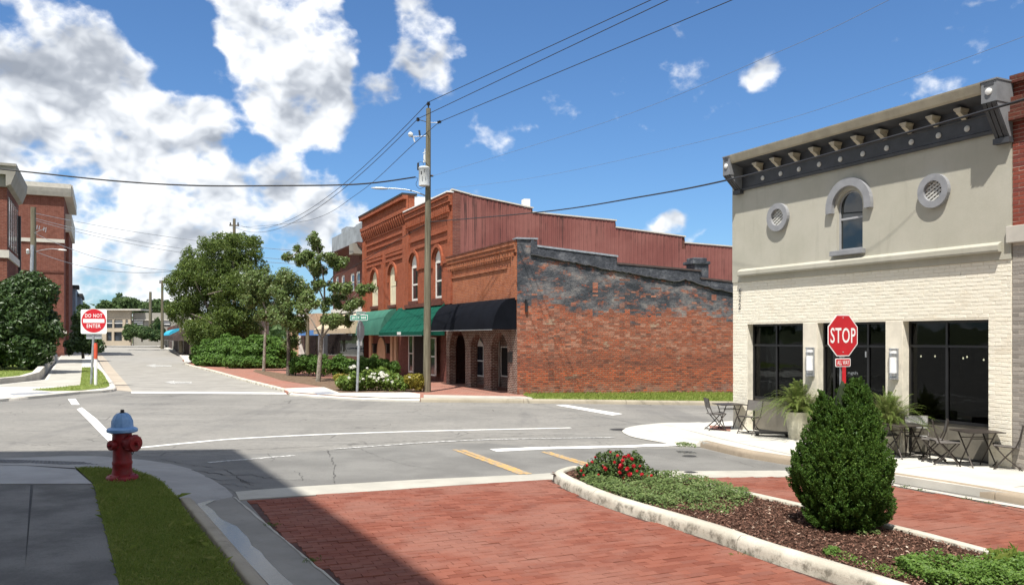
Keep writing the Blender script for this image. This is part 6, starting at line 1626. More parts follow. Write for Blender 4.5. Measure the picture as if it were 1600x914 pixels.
# stop sign on the right pavement kerb
sp = G(1317, 722, .13); yS = sp.y; m_ = yS / F
st = thing('stop_sign', 'red octagonal stop sign with ALL WAY plate in front of the cream cafe', 'stop sign', sp)
right = Vector((F, 600, 0)).normalized()            # faces traffic coming up the lane
right = Vector((-UD.y * -1, 0, 0)) if False else Vector((UD.y, -UD.x, 0)).normalized()
nS = right.cross(Vector((0, 0, 1)))
zz = lambda py: EYE - (py - HY) / F * yS
top = V(1317.5, 524, yS)
channel_post(sp - nS * .03, zz(492) - sp.z, M['galv'], st, .05, right)
rS = 65.0 / 2 * m_ / math.cos(math.pi/8)
c_ = Vector((sp.x, sp.y, zz(524)))
octagon(c_, right, rS, .003, M['sign_white'], 'sign_border', st)
octagon(c_ + nS * .003, right, rS * .945, .002, M['sign_red'], 'sign_face', st)
text_mesh('STOP', c_ + nS * .004, right, UP, rS * 1.55, rS * .68, M['sign_white'], 'lettering', st, .002, .012, 1.08)
mb = MB()
for dz in (.78, -.74): mb.lathe([(.012, 0), (.01, .006), (.0, .007)], c_ + Vector((0, 0, rS * dz)) + nS * .004, 8, axis=nS)
mb.build('bolt', M['sign_back'], st)
aw_c = Vector((sp.x, sp.y, zz(566.3))) + nS * .002
plate(aw_c, right, 33 * m_, 13.2 * m_, .003, M['sign_white'], 'plate_border', st, .02); 
plate(aw_c + nS * .003, right, 30 * m_, 10.6 * m_, .002, M['sign_red'], 'plate_face', st, .015)
text_mesh('ALL WAY', aw_c + nS * .004, right, UP, 26 * m_, 7.2 * m_, M['sign_white'], 'lettering', st, .002, .01)
plate(Vector((sp.x, sp.y, zz(590))) + right * 1.5 * m_ + nS * .012, right, 8 * m_, 34 * m_, .004, M['sign_red'], 'reflector_strip', st, .008)
# do not enter
dp = G(146.5, 600, .105); m_ = dp.y / F
de = thing('do_not_enter_sign', 'white square DO NOT ENTER sign with red disc on a leaning grey post', 'road sign', dp)
zz = lambda py: EYE - (py - HY) / F * dp.y
right = Vector((1, .12, 0)).normalized(); nS = right.cross(Vector((0, 0, 1)))
mb = MB(); mb.tube([dp - Vector((4.0 * m_, 0, 0)), Vector((dp.x + 1.2*m_, dp.y + .03, zz(484)))], 1.9 * m_, 8); mb.build('post', M['galv'], de)
c_ = Vector((dp.x + 1.0 * m_, dp.y - .05, zz(502.5))); 
plate(c_, right, 38.5 * m_, 38 * m_, .004, M['sign_white'], 'sign_face', de, .06)
disc(c_ + nS * .005 + Vector((0, 0, 1.2*m_)), right, 18.2 * m_, .004, M['sign_red'], 'red_disc', de)
cc = c_ + nS * .006 + Vector((0, 0, 1.2*m_))
plate(cc + nS * .002, right, 31.5 * m_, 6.0 * m_, .002, M['sign_white'], 'white_bar', de, .01)
text_mesh('DO NOT', cc + Vector((0, 0, 8.2*m_)), right, UP, 25.5 * m_, 5.6 * m_, M['sign_white'], 'lettering', de, .003, .008, 1.12)
text_mesh('ENTER', cc - Vector((0, 0, 8.0*m_)), right, UP, 20.5 * m_, 5.6 * m_, M['sign_white'], 'lettering', de, .003, .008, 1.1)
plate(c_ - nS * .06 + Vector((-.5*m_, 0, -20.5*m_)), right, 23 * m_, 13 * m_, .004, M['sign_back'], 'rear_plate', de, .02)
mp = G(149.5, 601.5, .105); mm = mp.y / F
mk = thing('marker_post', 'slim white marker post with orange red top beside the DO NOT ENTER sign', 'marker post', mp)
mb = MB(); mb.lathe([(2.3*mm, 0), (2.3*mm, 41*mm), (2.0*mm, 41.5*mm)], mp, 12); mb.build('shaft', M['white'], mk, smooth=40)
mb = MB(); mb.lathe([(2.7*mm, 41*mm), (2.7*mm, 63*mm), (1.9*mm, 66*mm)], mp, 12); mb.build('sleeve', M['orange'], mk, smooth=40)
# street name post with the back of a stop sign
np_ = G(558, 612, .1); m_ = np_.y / F; zz = lambda py: EYE - (py - HY) / F * np_.y
ns = thing('street_sign', 'grey post with green street name blades and the grey back of an octagonal sign', 'street sign', np_)
mb = MB(); mb.tube([np_, Vector((np_.x + 4 * m_, np_.y, zz(500)))], 2.1 * m_, 8); mb.build('post', M['galv'], ns)
ro = Vector((UD.y, -UD.x, 0)).normalized(); rr_ = Vector((.62, -.78, 0)).normalized()
octagon(Vector((np_.x + 5.0 * m_, np_.y + .06, zz(517.5))), Vector((.2, .98, 0)), 17 * m_, .004, M['sign_back'], 'sign_back', ns)
plate(Vector((np_.x + 3.4 * m_, np_.y + .05, zz(536))), Vector((.52, .85, 0)), 12 * m_, 8 * m_, .004, M['white'], 'plate_back', ns, .01)
plate(Vector((np_.x - 2 * m_, np_.y + .08, zz(556))), Vector((.5, .87, 0)), 10 * m_, 46 * m_, .004, M['sign_back'], 'delineator', ns, .01) if False else None
def blade(cpx, cpy, wpx, hpx, yaw, slope, txt):
    r_ = Vector((math.cos(R(yaw)), math.sin(R(yaw)), 0)); c_ = Vector(((cpx - 800) / F * np_.y, np_.y - .05, zz(cpy))); n_ = r_.cross(Vector((0, 0, 1)))
    ww = wpx * m_ / math.cos(R(yaw)); b_ = plate(c_, r_, ww, hpx * m_, .004, M['sign_white'], 'name_blade', ns, .03)
    plate(c_ + n_ * .003, r_, ww - 1.6*m_, hpx * m_ - 1.6 * m_, .002, M['sign_green'], 'blade_face', b_, .02)
    plate(c_ - n_ * .006, r_, ww - 1.6*m_, hpx * m_ - 1.6 * m_, .002, M['sign_green'], 'blade_face', b_, .02)
    mb = MB(); rgb = random.Random(len(txt)); x_ = -.40 * ww
    while x_ < .38 * ww:                              # worn lettering, too small to read
        wl_ = rgb.uniform(.8, 1.6) * m_; hl_ = rgb.uniform(1.2, 2.0) * m_ * hpx / 8.5
        if rgb.random() > .18: mb.obox(c_ + n_ * .005 + r_ * (x_ + wl_ / 2) + Vector((0, 0, rgb.uniform(-.3, .3) * m_)), r_ * wl_ * .36, n_ * .001, Vector((0, 0, hl_)))
        x_ += wl_ + .35 * m_
    mb.build('lettering', M['sign_white'], b_, kind='stuff')
blade(561, 496.5, 31, 8.5, -32, 0, 'E. Park ST'); blade(564.5, 490.5, 12, 7.5, 55, 0, 'Mid ST')

# ------------------------------------------------------------------ poles and wires
def pole(name, label, base, top_z, r0, r1, mat='pole', lean=0.0):
    root = thing(name, label, 'utility pole', base); base = Vector(base)
    n = 10; pts = [base + Vector((lean * i / n, 0, (top_z - base.z) * i / n)) for i in range(n + 1)]
    mb = MB(); mb.tube(pts, [r0 + (r1 - r0) * i / n for i in range(n + 1)], 14); mb.build('pole_shaft', M[mat], root, smooth=60)
    return root
pb = G(667, 612, .1); YP = pb.y; m_ = YP / F
P_ = lambda px, py, dy=0.0: V(px, py, YP + dy)
mp_ = pole('utility_pole', 'tall weathered wooden utility pole with transformer at the black awning corner', pb, P_(669.5, 170).z, 6.3 * m_, 3.6 * m_, lean=2.5 * m_)
def part_tube(root, nm, pts, r_, mat, n=8, smooth=60): mb = MB(); mb.tube(pts, r_, n); return mb.build(nm, mat, root, smooth=smooth)
def insulator(root, c_, r_, h, mat='dark_metal', axis=None):
    mb = MB(); mb.lathe([(r_*.4, -h*.5), (r_, -h*.3), (r_*.5, -h*.1), (r_, h*.1), (r_*.5, h*.3), (r_*.8, h*.4), (r_*.2, h*.5)], c_, 10, axis=axis); return mb.build('insulator', M[mat], root, smooth=60)
part_tube(mp_, 'top_pin', [P_(669.5, 171), P_(669.5, 163)], 1.0 * m_, M['dark_metal'])
insulator(mp_, P_(669.5, 162.5), 3.2 * m_, 6 * m_)
part_tube(mp_, 'arm', spline([P_(667, 191), P_(660, 189), P_(653, 187)], 3), .6 * m_, M['dark_metal']); insulator(mp_, P_(653, 187), 3 * m_, 6 * m_)
part_tube(mp_, 'arm', [P_(671, 192), P_(686, 192)], .6 * m_, M['galv']); insulator(mp_, P_(686.5, 191), 3 * m_, 6.5 * m_, axis=(1, 0, .2))
part_tube(mp_, 'cutout_arm', [P_(668, 213), P_(642, 214)], .7 * m_, M['galv'])
mb = MB(); mb.tube([P_(656, 212), P_(655, 204)], 1.5 * m_, 8); mb.build('lightning_arrester', M['dark_metal'], mp_)
mb = MB(); mb.lathe([(.5*m_, 0), (3.6*m_, 1*m_), (4.2*m_, 3*m_), (2.8*m_, 6*m_), (.8*m_, 7*m_)], P_(643, 213), 12, axis=(-.3, -.5, .5)); mb.tube([P_(645, 213), P_(648, 222)], 1.2 * m_, 7); mb.build('fuse_cutout', M['transformer'], mp_)
mb = MB(); mb.tube([P_(663.5, 254), P_(663.5, 242)], [2.4*m_, 1.8*m_], 10); mb.tube([P_(661, 240), P_(666, 237)], .8*m_, 6); mb.tube([P_(664, 242), P_(664, 233)], .8*m_, 6); mb.build('bushing_fuse', M['transformer'], mp_)
mb = MB(); cT = P_(662.7, 291, -.18); mb.lathe([(7.6*m_, 0), (8.4*m_, .6*m_), (8.4*m_, 26*m_), (8.9*m_, 26.5*m_), (8.9*m_, 28.5*m_), (7*m_, 30*m_), (.01, 30.5*m_)], cT, 24); tr_ = mb.build('transformer', M['transformer'], mp_, smooth=45)
mb = MB(); mb.tube([P_(658.5, 268, -.48), P_(658.5, 273, -.48)], .9*m_, 6); mb.tube([P_(663, 265, -.5), P_(663, 270, -.5)], .6*m_, 6); mb.tube([P_(653.3, 266), P_(653.3, 255)], 1.6*m_, 8); mb.build('bushing', M['dark_metal'], tr_)
part_tube(mp_, 'jumper_wire', spline([P_(649, 277), P_(653, 280), P_(650, 288), P_(655, 295), P_(662, 293), P_(664, 291)], 5), .35 * m_, M['wire'], 5)
part_tube(mp_, 'jumper_wire', spline([P_(653, 255), P_(657, 253), P_(661, 255), P_(662, 258)], 4), .3 * m_, M['wire'], 5)
mb = MB(); mb.tube([P_(671, 275), P_(677, 275)], 1.6*m_, 8); mb.build('spool', M['dark_metal'], mp_)
lp = spline([P_(665, 306.5), P_(652, 301), P_(636, 297), P_(617, 295), P_(606, 294.8)], 5)
arm = part_tube(mp_, 'lamp_arm', lp, 1.0 * m_, M['galv'])
mb = MB(); mb.lathe([(.4*m_, 0), (1.6*m_, 4*m_), (2.1*m_, 12*m_), (1.7*m_, 22*m_), (.8*m_, 28*m_)], P_(608, 295), 12, axis=(-1, 0, .04)); mb.build('lamp_head', M['galv'], arm, smooth=60)
# far poles
def simple_pole(label, px, pyb, pyt, Y, r_, cross=None, mat='pole'):
    b_ = V(px, pyb, Y); t_ = V(px, pyt, Y); root = pole('utility_pole', label, b_, t_.z, r_, r_ * .7, mat)
    if cross:
        for (cy, half) in cross:
            mb = MB(); q = V(px, cy, Y); mb.obox(q, Vector((half / F * Y, .1, 0)), Vector((0, .06, 0)), Vector((0, 0, .06))); mb.build('crossarm', M[mat], root)
            for s_ in (-.85, .85): insulator(root, q + Vector((half / F * Y * s_, 0, .18)), .09, .26)
    return root
farp = simple_pole('distant wooden utility pole rising above the crown of the great tree', 366, 560, 342, 82, .20, [(352.5, 7)])
simple_pole('thick pale utility pole before the far beige building', 235, 533, 456, 125, .27)
simple_pole('dark utility pole with short crossarm at the end of the shop row', 253.5, 545, 438, 98, .19, [(442, 4)])
simple_pole('short dark pole standing before the dark shop awnings', 282.5, 551, 500, 88, .2)
simple_pole('pale wooden pole behind the low hedge by the peach end wall', 480.5, 590, 492, 50, .14)
lf = simple_pole('wooden utility pole with street lamp before the left brick block', 52, 557, 324, 74, .31)
ml = 74 / F
part_tube(lf, 'steel_sleeve', [V(48.5, 460, 73.6), V(50.5, 383, 73.6)], 2.6 * ml, M['galv'])
part_tube(lf, 'lamp_arm', spline([V(52, 394, 74), V(65, 391, 74), (V(80, 389, 74)), V(92, 390, 74)], 4), .5 * ml, M['galv'])
mb = MB(); mb.lathe([(.3*ml, 0), (1.2*ml, 3*ml), (1.2*ml, 10*ml), (.4*ml, 14*ml)], V(90, 390, 74), 8, axis=(1, 0, -.08)); mb.build('lamp_head', M['white'], lf)
mb = MB(); mb.lathe([(2.2*ml, 0), (2.2*ml, 6*ml), (1.2*ml, 7*ml)], V(43.5, 396, 73.4), 10, axis=(.2, -.4, .9)); mb.build('meter_can', M['transformer'], lf)
mb = MB()
for (px, py) in ((58.5, 352), (62, 353), (69, 355), (72, 357)): mb.tube([V(px, py, 73.6), V(px - 1, py + 6, 73.6)], .6*ml, 6)
mb.tube([V(54, 364, 73.6), V(73, 356, 73.6)], .4*ml, 6); mb.build('crossarm', M['galv'], lf)
def wire(label, pts, r_, mat='wire', sag=0.0, n=24):
    """a hanging wire through the given points; sag in metres for a single span"""
    P = [Vector(p) for p in pts]
    if len(P) == 2:
        q = [P[0].lerp(P[1], i / n) - Vector((0, 0, sag * 4 * (i / n) * (1 - i / n))) for i in range(n + 1)]
    else: q = spline(P, 8)
    root = thing('overhead_wire', label, 'wire', q[0], 'overhead wires')
    mb = MB(); mb.tube(q, r_, 5); mb.build('wire_strand', M[mat], root, smooth=80); return root
def to_right(a, px, py, ratio, ext=1.6):
    b = V(px, py, a.y * ratio); return a + (b - a) * ext
T1, T2, T3 = P_(669.5, 160), P_(653, 186), P_(686.5, 191)
wire('upper wire running from the pole top to the top picture edge', [T1, to_right(T1, 1018, 0, .70)], .0125)
wire('middle wire running from the pole to the top picture edge', [T2, to_right(T2, 1045, 0, .67)], .0125)
wire('lower of the three thick wires running up right from the pole', [T3, to_right(T3, 1145, 0, .66)], .0125)
fp = V(366, 350, 82)
wire('wire from the pole top sagging down left to the distant pole', [T1, V(372, 351, 82)], .014, sag=2.0)
wire('wire from the side arm sagging down left to the distant pole', [T2, V(360, 351, 82)], .014, sag=2.2)
wire('wire below the fuse sagging down left over the great tree', [T3, P_(647, 225, .3), V(560, 302, 46), V(480, 345, 60), V(366, 356, 82)], .0125)
wire('thick twisted cable from the transformer across to the left edge', [P_(649, 277), V(560, 288, 30), V(420, 290.5, 30), V(300, 290, 30), V(180, 283, 30), V(34, 268, 30), V(-200, 244, 30)], .028)
cw = P_(671, 347)
ce = V(1600, 156, 9.0)
wire('black cable crossing in front of the cream cafe cornice', [cw, V(850, 331, 22.5), V(1000, 308, 18), V(1135, 282, 14.5), V(1350, 226, 11.2), ce, V(1900, 60, 7.2)], .016)
wire('black cable leaving the pole down left across the brick fronts', [cw, V(620, 376, 34), V(560, 412, 39), V(500, 447, 46), V(455, 465, 52)], .0125)
wire('thin grey wire from the pole to the upper right sky', [P_(677, 275), V(950, 190, 22), V(1225, 78, 16), V(1380, 5, 14), V(1500, -60, 13)], .0045, 'wire_grey')
wire('faint lower grey wire across the right sky', [P_(680, 297), V(845, 276, 25), V(1150, 208, 17), V(1400, 130, 13.5), V(1700, 20, 11)], .0035, 'wire_grey')
for i, (ly, ry, sg) in enumerate(((333, 379, .8), (341, 390, 1.2), (344, 392.5, 1.4), (364, 418, 1.0), (392, 425, 1.2))):
    wire(['topmost thin wire between the left pole and the great tree', 'second thin wire between the left pole and the great tree', 'third thin wire between the left pole and the great tree', 'steep service wire from the left pole to the great tree', 'lowest thin wire between the left pole and the great tree'][i],
         [V(53, ly, 74), V([640, 640, 640, 330, 330][i], [400, 409, 412, 424, 414][i], [70, 70, 70, 66, 66][i])], .02, 'wire_grey', sg)

# ------------------------------------------------------------------ chairs and tables
def make_chair(label, sling, s=.84):
    root = thing('folding_chair', label, 'chair', (0, 0, 0), 'folding chairs outside the cafe')
    hw = .225 * s; cm = M['chair']
    def bar(nm, pts, r_=.011): part_tube(root, nm, [Vector(p) * s for p in pts], r_, cm, 6)
    for sx in (-1, 1):
        x_ = sx * .225
        bar('back_leg', [(x_, -.24, .86), (x_, -.19, .62), (x_, -.12, .45), (x_, .06, .24), (x_, .25, .0)])
        bar('front_leg', [(x_ * .9, .24, .455), (x_ * .9, .05, .235), (x_ * .9, -.23, .0)])
        bar('seat_rail', [(x_ * .95, .25, .46), (x_ * .95, -.17, .435)])
    for nm, y_, z_ in (('stretcher', .2, .06), ('stretcher', -.19, .045), ('stretcher', .245, .458), ('top_rail', -.24, .855)):
        bar(nm, [(-.22, y_, z_), (.22, y_, z_)], .010)
    mb = MB(); mb.prism([(-.17*s, .43*s), (.04*s, .425*s), (.25*s, .452*s), (.25*s, .466*s), (.04*s, .438*s), (-.17*s, .445*s)], -hw * .93, hw * .93, 'x'); mb.build('seat', sling, root)
    mb = MB(); mb.prism([(-.245*s, .86*s), (-.222*s, .74*s), (-.196*s, .60*s), (-.182*s, .60*s), (-.208*s, .74*s), (-.231*s, .86*s)], -hw * .96, hw * .96, 'x'); mb.build('backrest', sling, root)
    return root
def make_table(label, s=.82):
    root = thing('folding_table', label, 'table', (0, 0, 0), 'folding tables outside the cafe')
    mb = MB(); mb.box(-.38*s, .38*s, -.34*s, .34*s, .695*s, .715*s); mb.build('tabletop', M['chair'], root, bevel=.006)
    for sx in (-1, 1):
        for a in (-1, 1):
            x_ = sx * (.25 if a > 0 else .225) * s
            part_tube(root, 'leg', [Vector((x_, a * .24 * s, .69 * s)), Vector((x_, 0, .35 * s)), Vector((x_, -a * .25 * s, 0))], .012, M['chair'], 6)
    for y_, z_ in ((.15, .57), (-.15, .57), (.2, .06)): part_tube(root, 'stretcher', [Vector((-.24*s, y_*s, z_*s)), Vector((.24*s, y_*s, z_*s))], .009, M['chair'], 6)
    return root
def dup(root, label):
    r_ = root.copy(); C.objects.link(r_); r_['label'] = label
    for ch in root.children:
        c2 = ch.copy(); C.objects.link(c2); c2.parent = r_
    return r_
ch0 = make_chair('folding chair at the far left end of the pavement facing the small table', M['sling'])
tb0 = make_table('small folding table between two chairs at the cafe corner')
def put(o, px, py, rz, off=.127):
    p = G(px, py, off); o.location = p; o.rotation_euler = (0, 0, R(rz)); return o
put(ch0, 1117, 671.5, -88); put(tb0, 1140, 670.5, 12)
put(dup(ch0, 'folding chair with seat toward the small table, left of the fern pot'), 1172, 677.5, 128)
put(dup(ch0, 'folding chair half hidden behind the conifer beside the second fern pot'), 1382, 711, -100)
put(dup(tb0, 'folding table before the pale backed chair under the right window'), 1416, 715, 8)
pale = make_chair('folding chair with pale grey back facing the street under the right window', M['sling_pale']); put(pale, 1433, 714, 158)
put(dup(ch0, 'folding chair facing right with its back turned to the pale chair'), 1478, 725, -116)
put(dup(ch0, 'folding chair close to the kick panel behind the right facing chair'), 1460, 720, 66)
put(dup(tb0, 'rightmost folding table, standing before the corner of the right window'), 1527, 728, 4)
put(dup(ch0, 'folding chair cut by the right picture edge'), 1575, 732, 62)

# ------------------------------------------------------------------ foliage
def crown(parent, name, blobs, n, size, mat, aspect=.5, up=.35, shell=.45, seed=1, flat=0.0, kind=None, **kw):
    """leaves scattered through ellipsoids (centre, radii); leaf facing is outward and up"""
    rgn = np.random.default_rng(seed); parts = []
    vol = np.array([b[1][0] * b[1][1] * b[1][2] for b in blobs]) ** .67; vol = vol / vol.sum()
    for (c_, r_), v in zip(blobs, vol):
        m_ = max(12, int(n * v)); d = unit(rgn.normal(size=(m_, 3))); rad = (shell + (1 - shell) * rgn.uniform(0, 1, m_) ** .6)[:, None]
        # lumpy outline
        lump = 1 + .16 * np.sin(d[:, :1] * 7 + c_[0] * 3) * np.cos(d[:, 1:2] * 6 + c_[1]) + .12 * np.sin(d[:, 2:3] * 9 + c_[2] * 5)
        P = np.array(c_) + d * rad * np.array(r_) * lump
        N = unit(d + np.array([0, 0, up]) + rgn.normal(size=(m_, 3)) * .55)
        parts.append(leaf_arrays(P, N, size, aspect, .45, .12))
    v_, f_ = cat_mesh(parts); return fast_mesh(name, v_, f_, mat, parent, kind=kind, **kw)
def limbs(parent, base, segs, mat, nm='trunk'):
    mb = MB()
    for pts, r0, r1 in segs:
        P = spline(pts, 4); k = len(P); mb.tube(P, [r0 + (r1 - r0) * i / (k - 1) for i in range(k)], 8)
    return mb.build(nm, mat, parent, smooth=70)
def at(px, py, Y): return V(px, py, Y)
# great tree over the street
YT = 62.0; mt = YT / F; rg = random.Random(5)
gt = thing('tree', 'great wide dark green tree beside the left street', 'tree', V(352, 565, YT))
bl = []
def ell(px, py, rx, ry, Y=YT, dz=0.0, depth=None): return ((*V(px, py, Y + dz)[:],), (rx * Y / F, (depth or rx) * Y / F, ry * Y / F))
for (px, py, rx, ry) in ((345,400,34,24),(312,408,28,22),(375,392,28,20),(395,410,20,22),(300,432,26,24),(340,440,40,30),(385,440,28,30),(292,465,24,26),(320,478,34,28),(365,480,36,30),(300,500,26,20),(335,512,36,22),(385,512,28,22),(278,488,12,18),(400,470,20,30),(355,372,20,10),(330,384,20,10),(385,376,16,9),(280,440,14,16),(290,420,16,14),(286,475,16,20),(312,516,16,16),(325,455,30,26),(355,455,30,30),(345,500,34,24),(375,500,28,24),(405,450,16,26),(370,530,26,18),(320,525,24,18),(330,425,30,22),(365,420,30,22),(328,540,14,14),(350,540,24,14)):
    bl.append(ell(px, py, rx, ry, YT, rg.uniform(-2.2, 2.2)))
tuft = []
for i in range(230):
    c_, r_ = rg.choice(bl); d = Vector((rg.gauss(0, 1), rg.gauss(0, 1), rg.gauss(0, .9))).normalized()
    q = [c_[k] + d[k] * r_[k] * rg.uniform(.78, 1.12) for k in range(3)]; s_ = rg.uniform(.28, .62); tuft.append((tuple(q), (s_, s_, s_ * rg.uniform(.6, 1.2))))
limbs(gt, None, [([V(352, 568, YT), V(350, 530, YT), V(348, 490, YT)], .34, .24), ([V(350, 520, YT), V(325, 480, YT), V(305, 440, YT)], .18, .05), ([V(348, 500, YT), V(362, 450, YT), V(365, 395, YT)], .18, .05), ([V(349, 515, YT), V(385, 480, YT), V(396, 430, YT)], .16, .04), ([V(325, 460, YT - 2.6), V(345, 455, YT - 2.8), V(365, 452, YT - 2.4)], .06, .03), ([V(352, 530, YT), V(330, 505, YT-1), V(298, 490, YT-1)], .12, .04)], M['bark'])
crown(gt, 'crown', tuft + bl, 76000, .20, M['tree_a'], .36, .25, .5, 3)
# thin trees in front of it
def small_tree(label, base_px, base_py, Y, cl, segs, nleaf, size, mat='tree_b', bark='bark_pale', seed=1, tuft_n=70, ts=(.16, .34), rt=.10):
    root = thing('tree', label, 'tree', V(base_px, base_py, Y)); rg = random.Random(seed)
    bl = [ell(px, py, rx, ry, Y, rg.uniform(-.8, .8)) for (px, py, rx, ry) in cl]; tf = []
    for i in range(tuft_n):
        c_, r_ = rg.choice(bl); d = Vector((rg.gauss(0, 1), rg.gauss(0, 1), rg.gauss(0, .9))).normalized()
        tf.append((tuple(c_[k] + d[k] * r_[k] * rg.uniform(.3, 1.1) for k in range(3)), (rg.uniform(*ts),) * 3))
    sg = [([V(x_, y_, Y + dy) for x_, y_, dy in pts], r0, r1) for pts, r0, r1 in segs]
    for (px, py, rx, ry) in cl:                       # a twig to every clump
        s0 = min(segs[1:] or segs, key=lambda q: (q[0][-1][0] - px)**2 + (q[0][-1][1] - py)**2)[0]; m_ = s0[-1]
        sg.append(([V(m_[0], m_[1], Y + m_[2]), V((m_[0] + px) / 2 + 2, (m_[1] + py) / 2, Y), V(px, py, Y)], .028, .008))
    limbs(root, None, sg, M[bark]); crown(root, 'crown', tf, nleaf, size, M[mat], .6, .2, .1, seed)
    return root
YA_ = G(412, 580, .1).y
small_tree('slim tree with leafy crown, first from the great tree', 412, 581, YA_, [(412,440,26,18),(400,465,22,20),(428,462,22,20),(440,440,16,14),(396,440,14,12),(415,490,20,14),(440,486,16,14)], [([(412,581,0),(414,530,0),(416,480,0)], .10, .06), ([(416,490,0),(408,460,0),(404,440,0)], .05, .02), ([(416,500,0),(430,470,0),(438,445,0)], .05, .02)], 15000, .14, seed=11, tuft_n=80, ts=(.2, .45))
YB_ = G(450, 587, .1).y
small_tree('slim dark trunked tree in the middle of the three thin trees', 450, 588, YB_, [(452,438,22,16),(470,450,18,18),(440,462,20,18),(462,478,22,18),(448,500,20,14),(478,474,14,16),(470,505,12,12),(456,530,8,14),(436,490,12,12)], [([(450,588,0),(451,550,0),(450,515,0)], .11, .08), ([(451,520,0),(442,490,0),(436,462,0)], .05, .02), ([(451,520,0),(464,495,0),(472,455,0)], .05, .02)], 15000, .135, bark='bark', seed=12, tuft_n=80, ts=(.2, .42))
YC_ = G(500, 596, .1).y
small_tree('thin open tree with pale branches and tufted leaves before the brick shops', 497, 597, YC_, [(492,372,9,8),(497,385,7,6),(462,392,10,9),(450,402,9,7),(470,405,8,7),(482,398,8,8),(508,402,14,10),(522,412,14,9),(500,425,16,10),(488,412,10,8),(536,410,8,5),(512,445,18,12),(540,455,12,9),(560,452,8,5),(530,470,22,14),(508,480,22,14),(486,470,14,12),(548,478,12,10),(522,500,20,10),(545,500,9,9),(498,450,10,10),(578,450,5,3),(560,470,8,5)],
    [([(497,597,0),(500,560,0),(502,528,0)], .12, .09), ([(502,535,0),(506,490,0),(506,440,0),(494,378,0)], .07, .02), ([(502,530,0),(490,505,.2),(476,485,.3)], .05, .015), ([(503,528,0),(525,498,-.2),(545,470,-.3)], .05, .015), ([(506,470,0),(488,430,.2),(460,398,.3)], .04, .012), ([(506,450,0),(522,430,0),(530,412,0)], .04, .012), ([(504,505,0),(530,490,.3),(560,455,.3)], .035, .01)], 14500, .135, seed=13, tuft_n=115, ts=(.14, .31))
# hedges and shrubs near that corner
def shrub(label, cl, Y, n, size, mat, name='shrub', cat='shrub', seed=1, base=None, aspect=.55, tuft_n=40, ts=(.12, .3), stems=True, shell=.5, up=.4):
    rg = random.Random(seed); bl = [ell(px, py, rx, ry, Yq, rg.uniform(-.4, .4), dp) for (px, py, rx, ry, Yq, dp) in cl]
    x0 = sum(c[0] for c in cl) / len(cl); yb = max(c[1] + c[3] for c in cl); bp = V(x0, yb, Y); bp.z = gz(bp.x, bp.y) + .08
    root = thing(name, label, cat, bp); tf = []
    for i in range(tuft_n):
        c_, r_ = rg.choice(bl); d = Vector((rg.gauss(0, 1), rg.gauss(0, 1), rg.gauss(.3, .8))).normalized()
        s_ = rg.uniform(*ts); tf.append((tuple(c_[k] + d[k] * r_[k] * rg.uniform(.8, 1.08) for k in range(3)), (s_, s_, s_ * .8)))
    if stems:
        mb = MB()
        for c_, r_ in bl:
            b0 = Vector((c_[0], c_[1], gz(c_[0], c_[1]) + .05)); mb.tube([b0, Vector(c_) + Vector((rg.uniform(-.1, .1), rg.uniform(-.1, .1), 0))], [.03, .012], 6)
        mb.build('stems', M['bark'], root)
    crown(root, 'foliage', bl + tf, n, size, M[mat], aspect, up, shell, seed); return root
Yh = G(380, 588, .1).y
Yh = G(380, 574, .1).y
big = [(320,553,16,14,Yh+6,20),(338,549,20,16,Yh+4,24),(364,548,26,19,Yh+2,28),(394,550,26,20,Yh,28),(420,551,20,20,Yh+1,26),(440,553,16,18,Yh+1,18),(320,563,13,7,Yh+3,12),(346,564,22,8,Yh+1,18),(382,567,24,9,Yh-1,18),(420,568,22,9,Yh-1,16),(356,537,16,11,Yh+4,18),(412,533,18,11,Yh+2,20),(309,559,8,9,Yh+8,10)]
shrub('large rounded mass of glossy green bushes below the great tree', big, Yh, 62000, .19, 'hedge', seed=31, tuft_n=130, ts=(.22, .5), stems=False)
Yg = G(500, 588, .1).y
shrub('low clipped hedge with bare stems between the thin trees', [(462,572,14,11,Yg+1,12),(482,570,16,13,Yg+.5,12),(505,572,18,13,Yg,12),(528,571,16,13,Yg,12),(545,572,14,13,Yg,12)], Yg, 15000, .13, 'hedge', 'hedge', 'hedge', 32, tuft_n=60, ts=(.12, .3))
Yg2 = G(585, 596, .1).y
shrub('low rounded hedge in front of the green awnings', [(566,575,18,14,Yg2+1.5,14),(585,573,20,14,Yg2+1.5,14),(603,577,18,14,Yg2+1.5,14)], Yg2, 14000, .10, 'hedge', 'hedge', 'hedge', 33, tuft_n=60, ts=(.1, .24), stems=False)
Yw = G(600, 612, .1).y
wf = shrub('spreading light green shrub dotted with white blooms around the street name post', [(545,600,16,10,Yw+.2,10),(565,595,20,15,Yw+.5,14),(590,592,22,17,Yw+.5,14),(615,598,20,13,Yw+.3,12),(640,600,16,10,Yw+.2,10)], Yw + .3, 9000, .12, 'flower_leaf', 'flowering_shrub', 'shrub', 34, tuft_n=70, ts=(.1, .22), stems=False)
rgf = random.Random(9); fl_ = [((*V(min(640, max(545, rgf.gauss(590, 24))), rgf.gauss(590, 6.5), Yw - rgf.uniform(-.05, .75))[:],), (.045, .045, .035)) for i in range(26)] + [((*V(x_, y_, Yw - .3)[:],), (.09, .09, .06)) for x_, y_ in ((596,582),(598,584),(549,574),(553,572),(604,586))]
crown(wf, 'blooms', fl_, 520, .06, M['white_flower'], .8, .5, .2, 5, kind='stuff')
shrub('small round yellow green shrub left of the white flowered one', [(534,594,11,11,Yw+.8,10)], Yw + .8, 3000, .085, 'yellow_leaf', seed=35, tuft_n=14, ts=(.08, .16), stems=False)
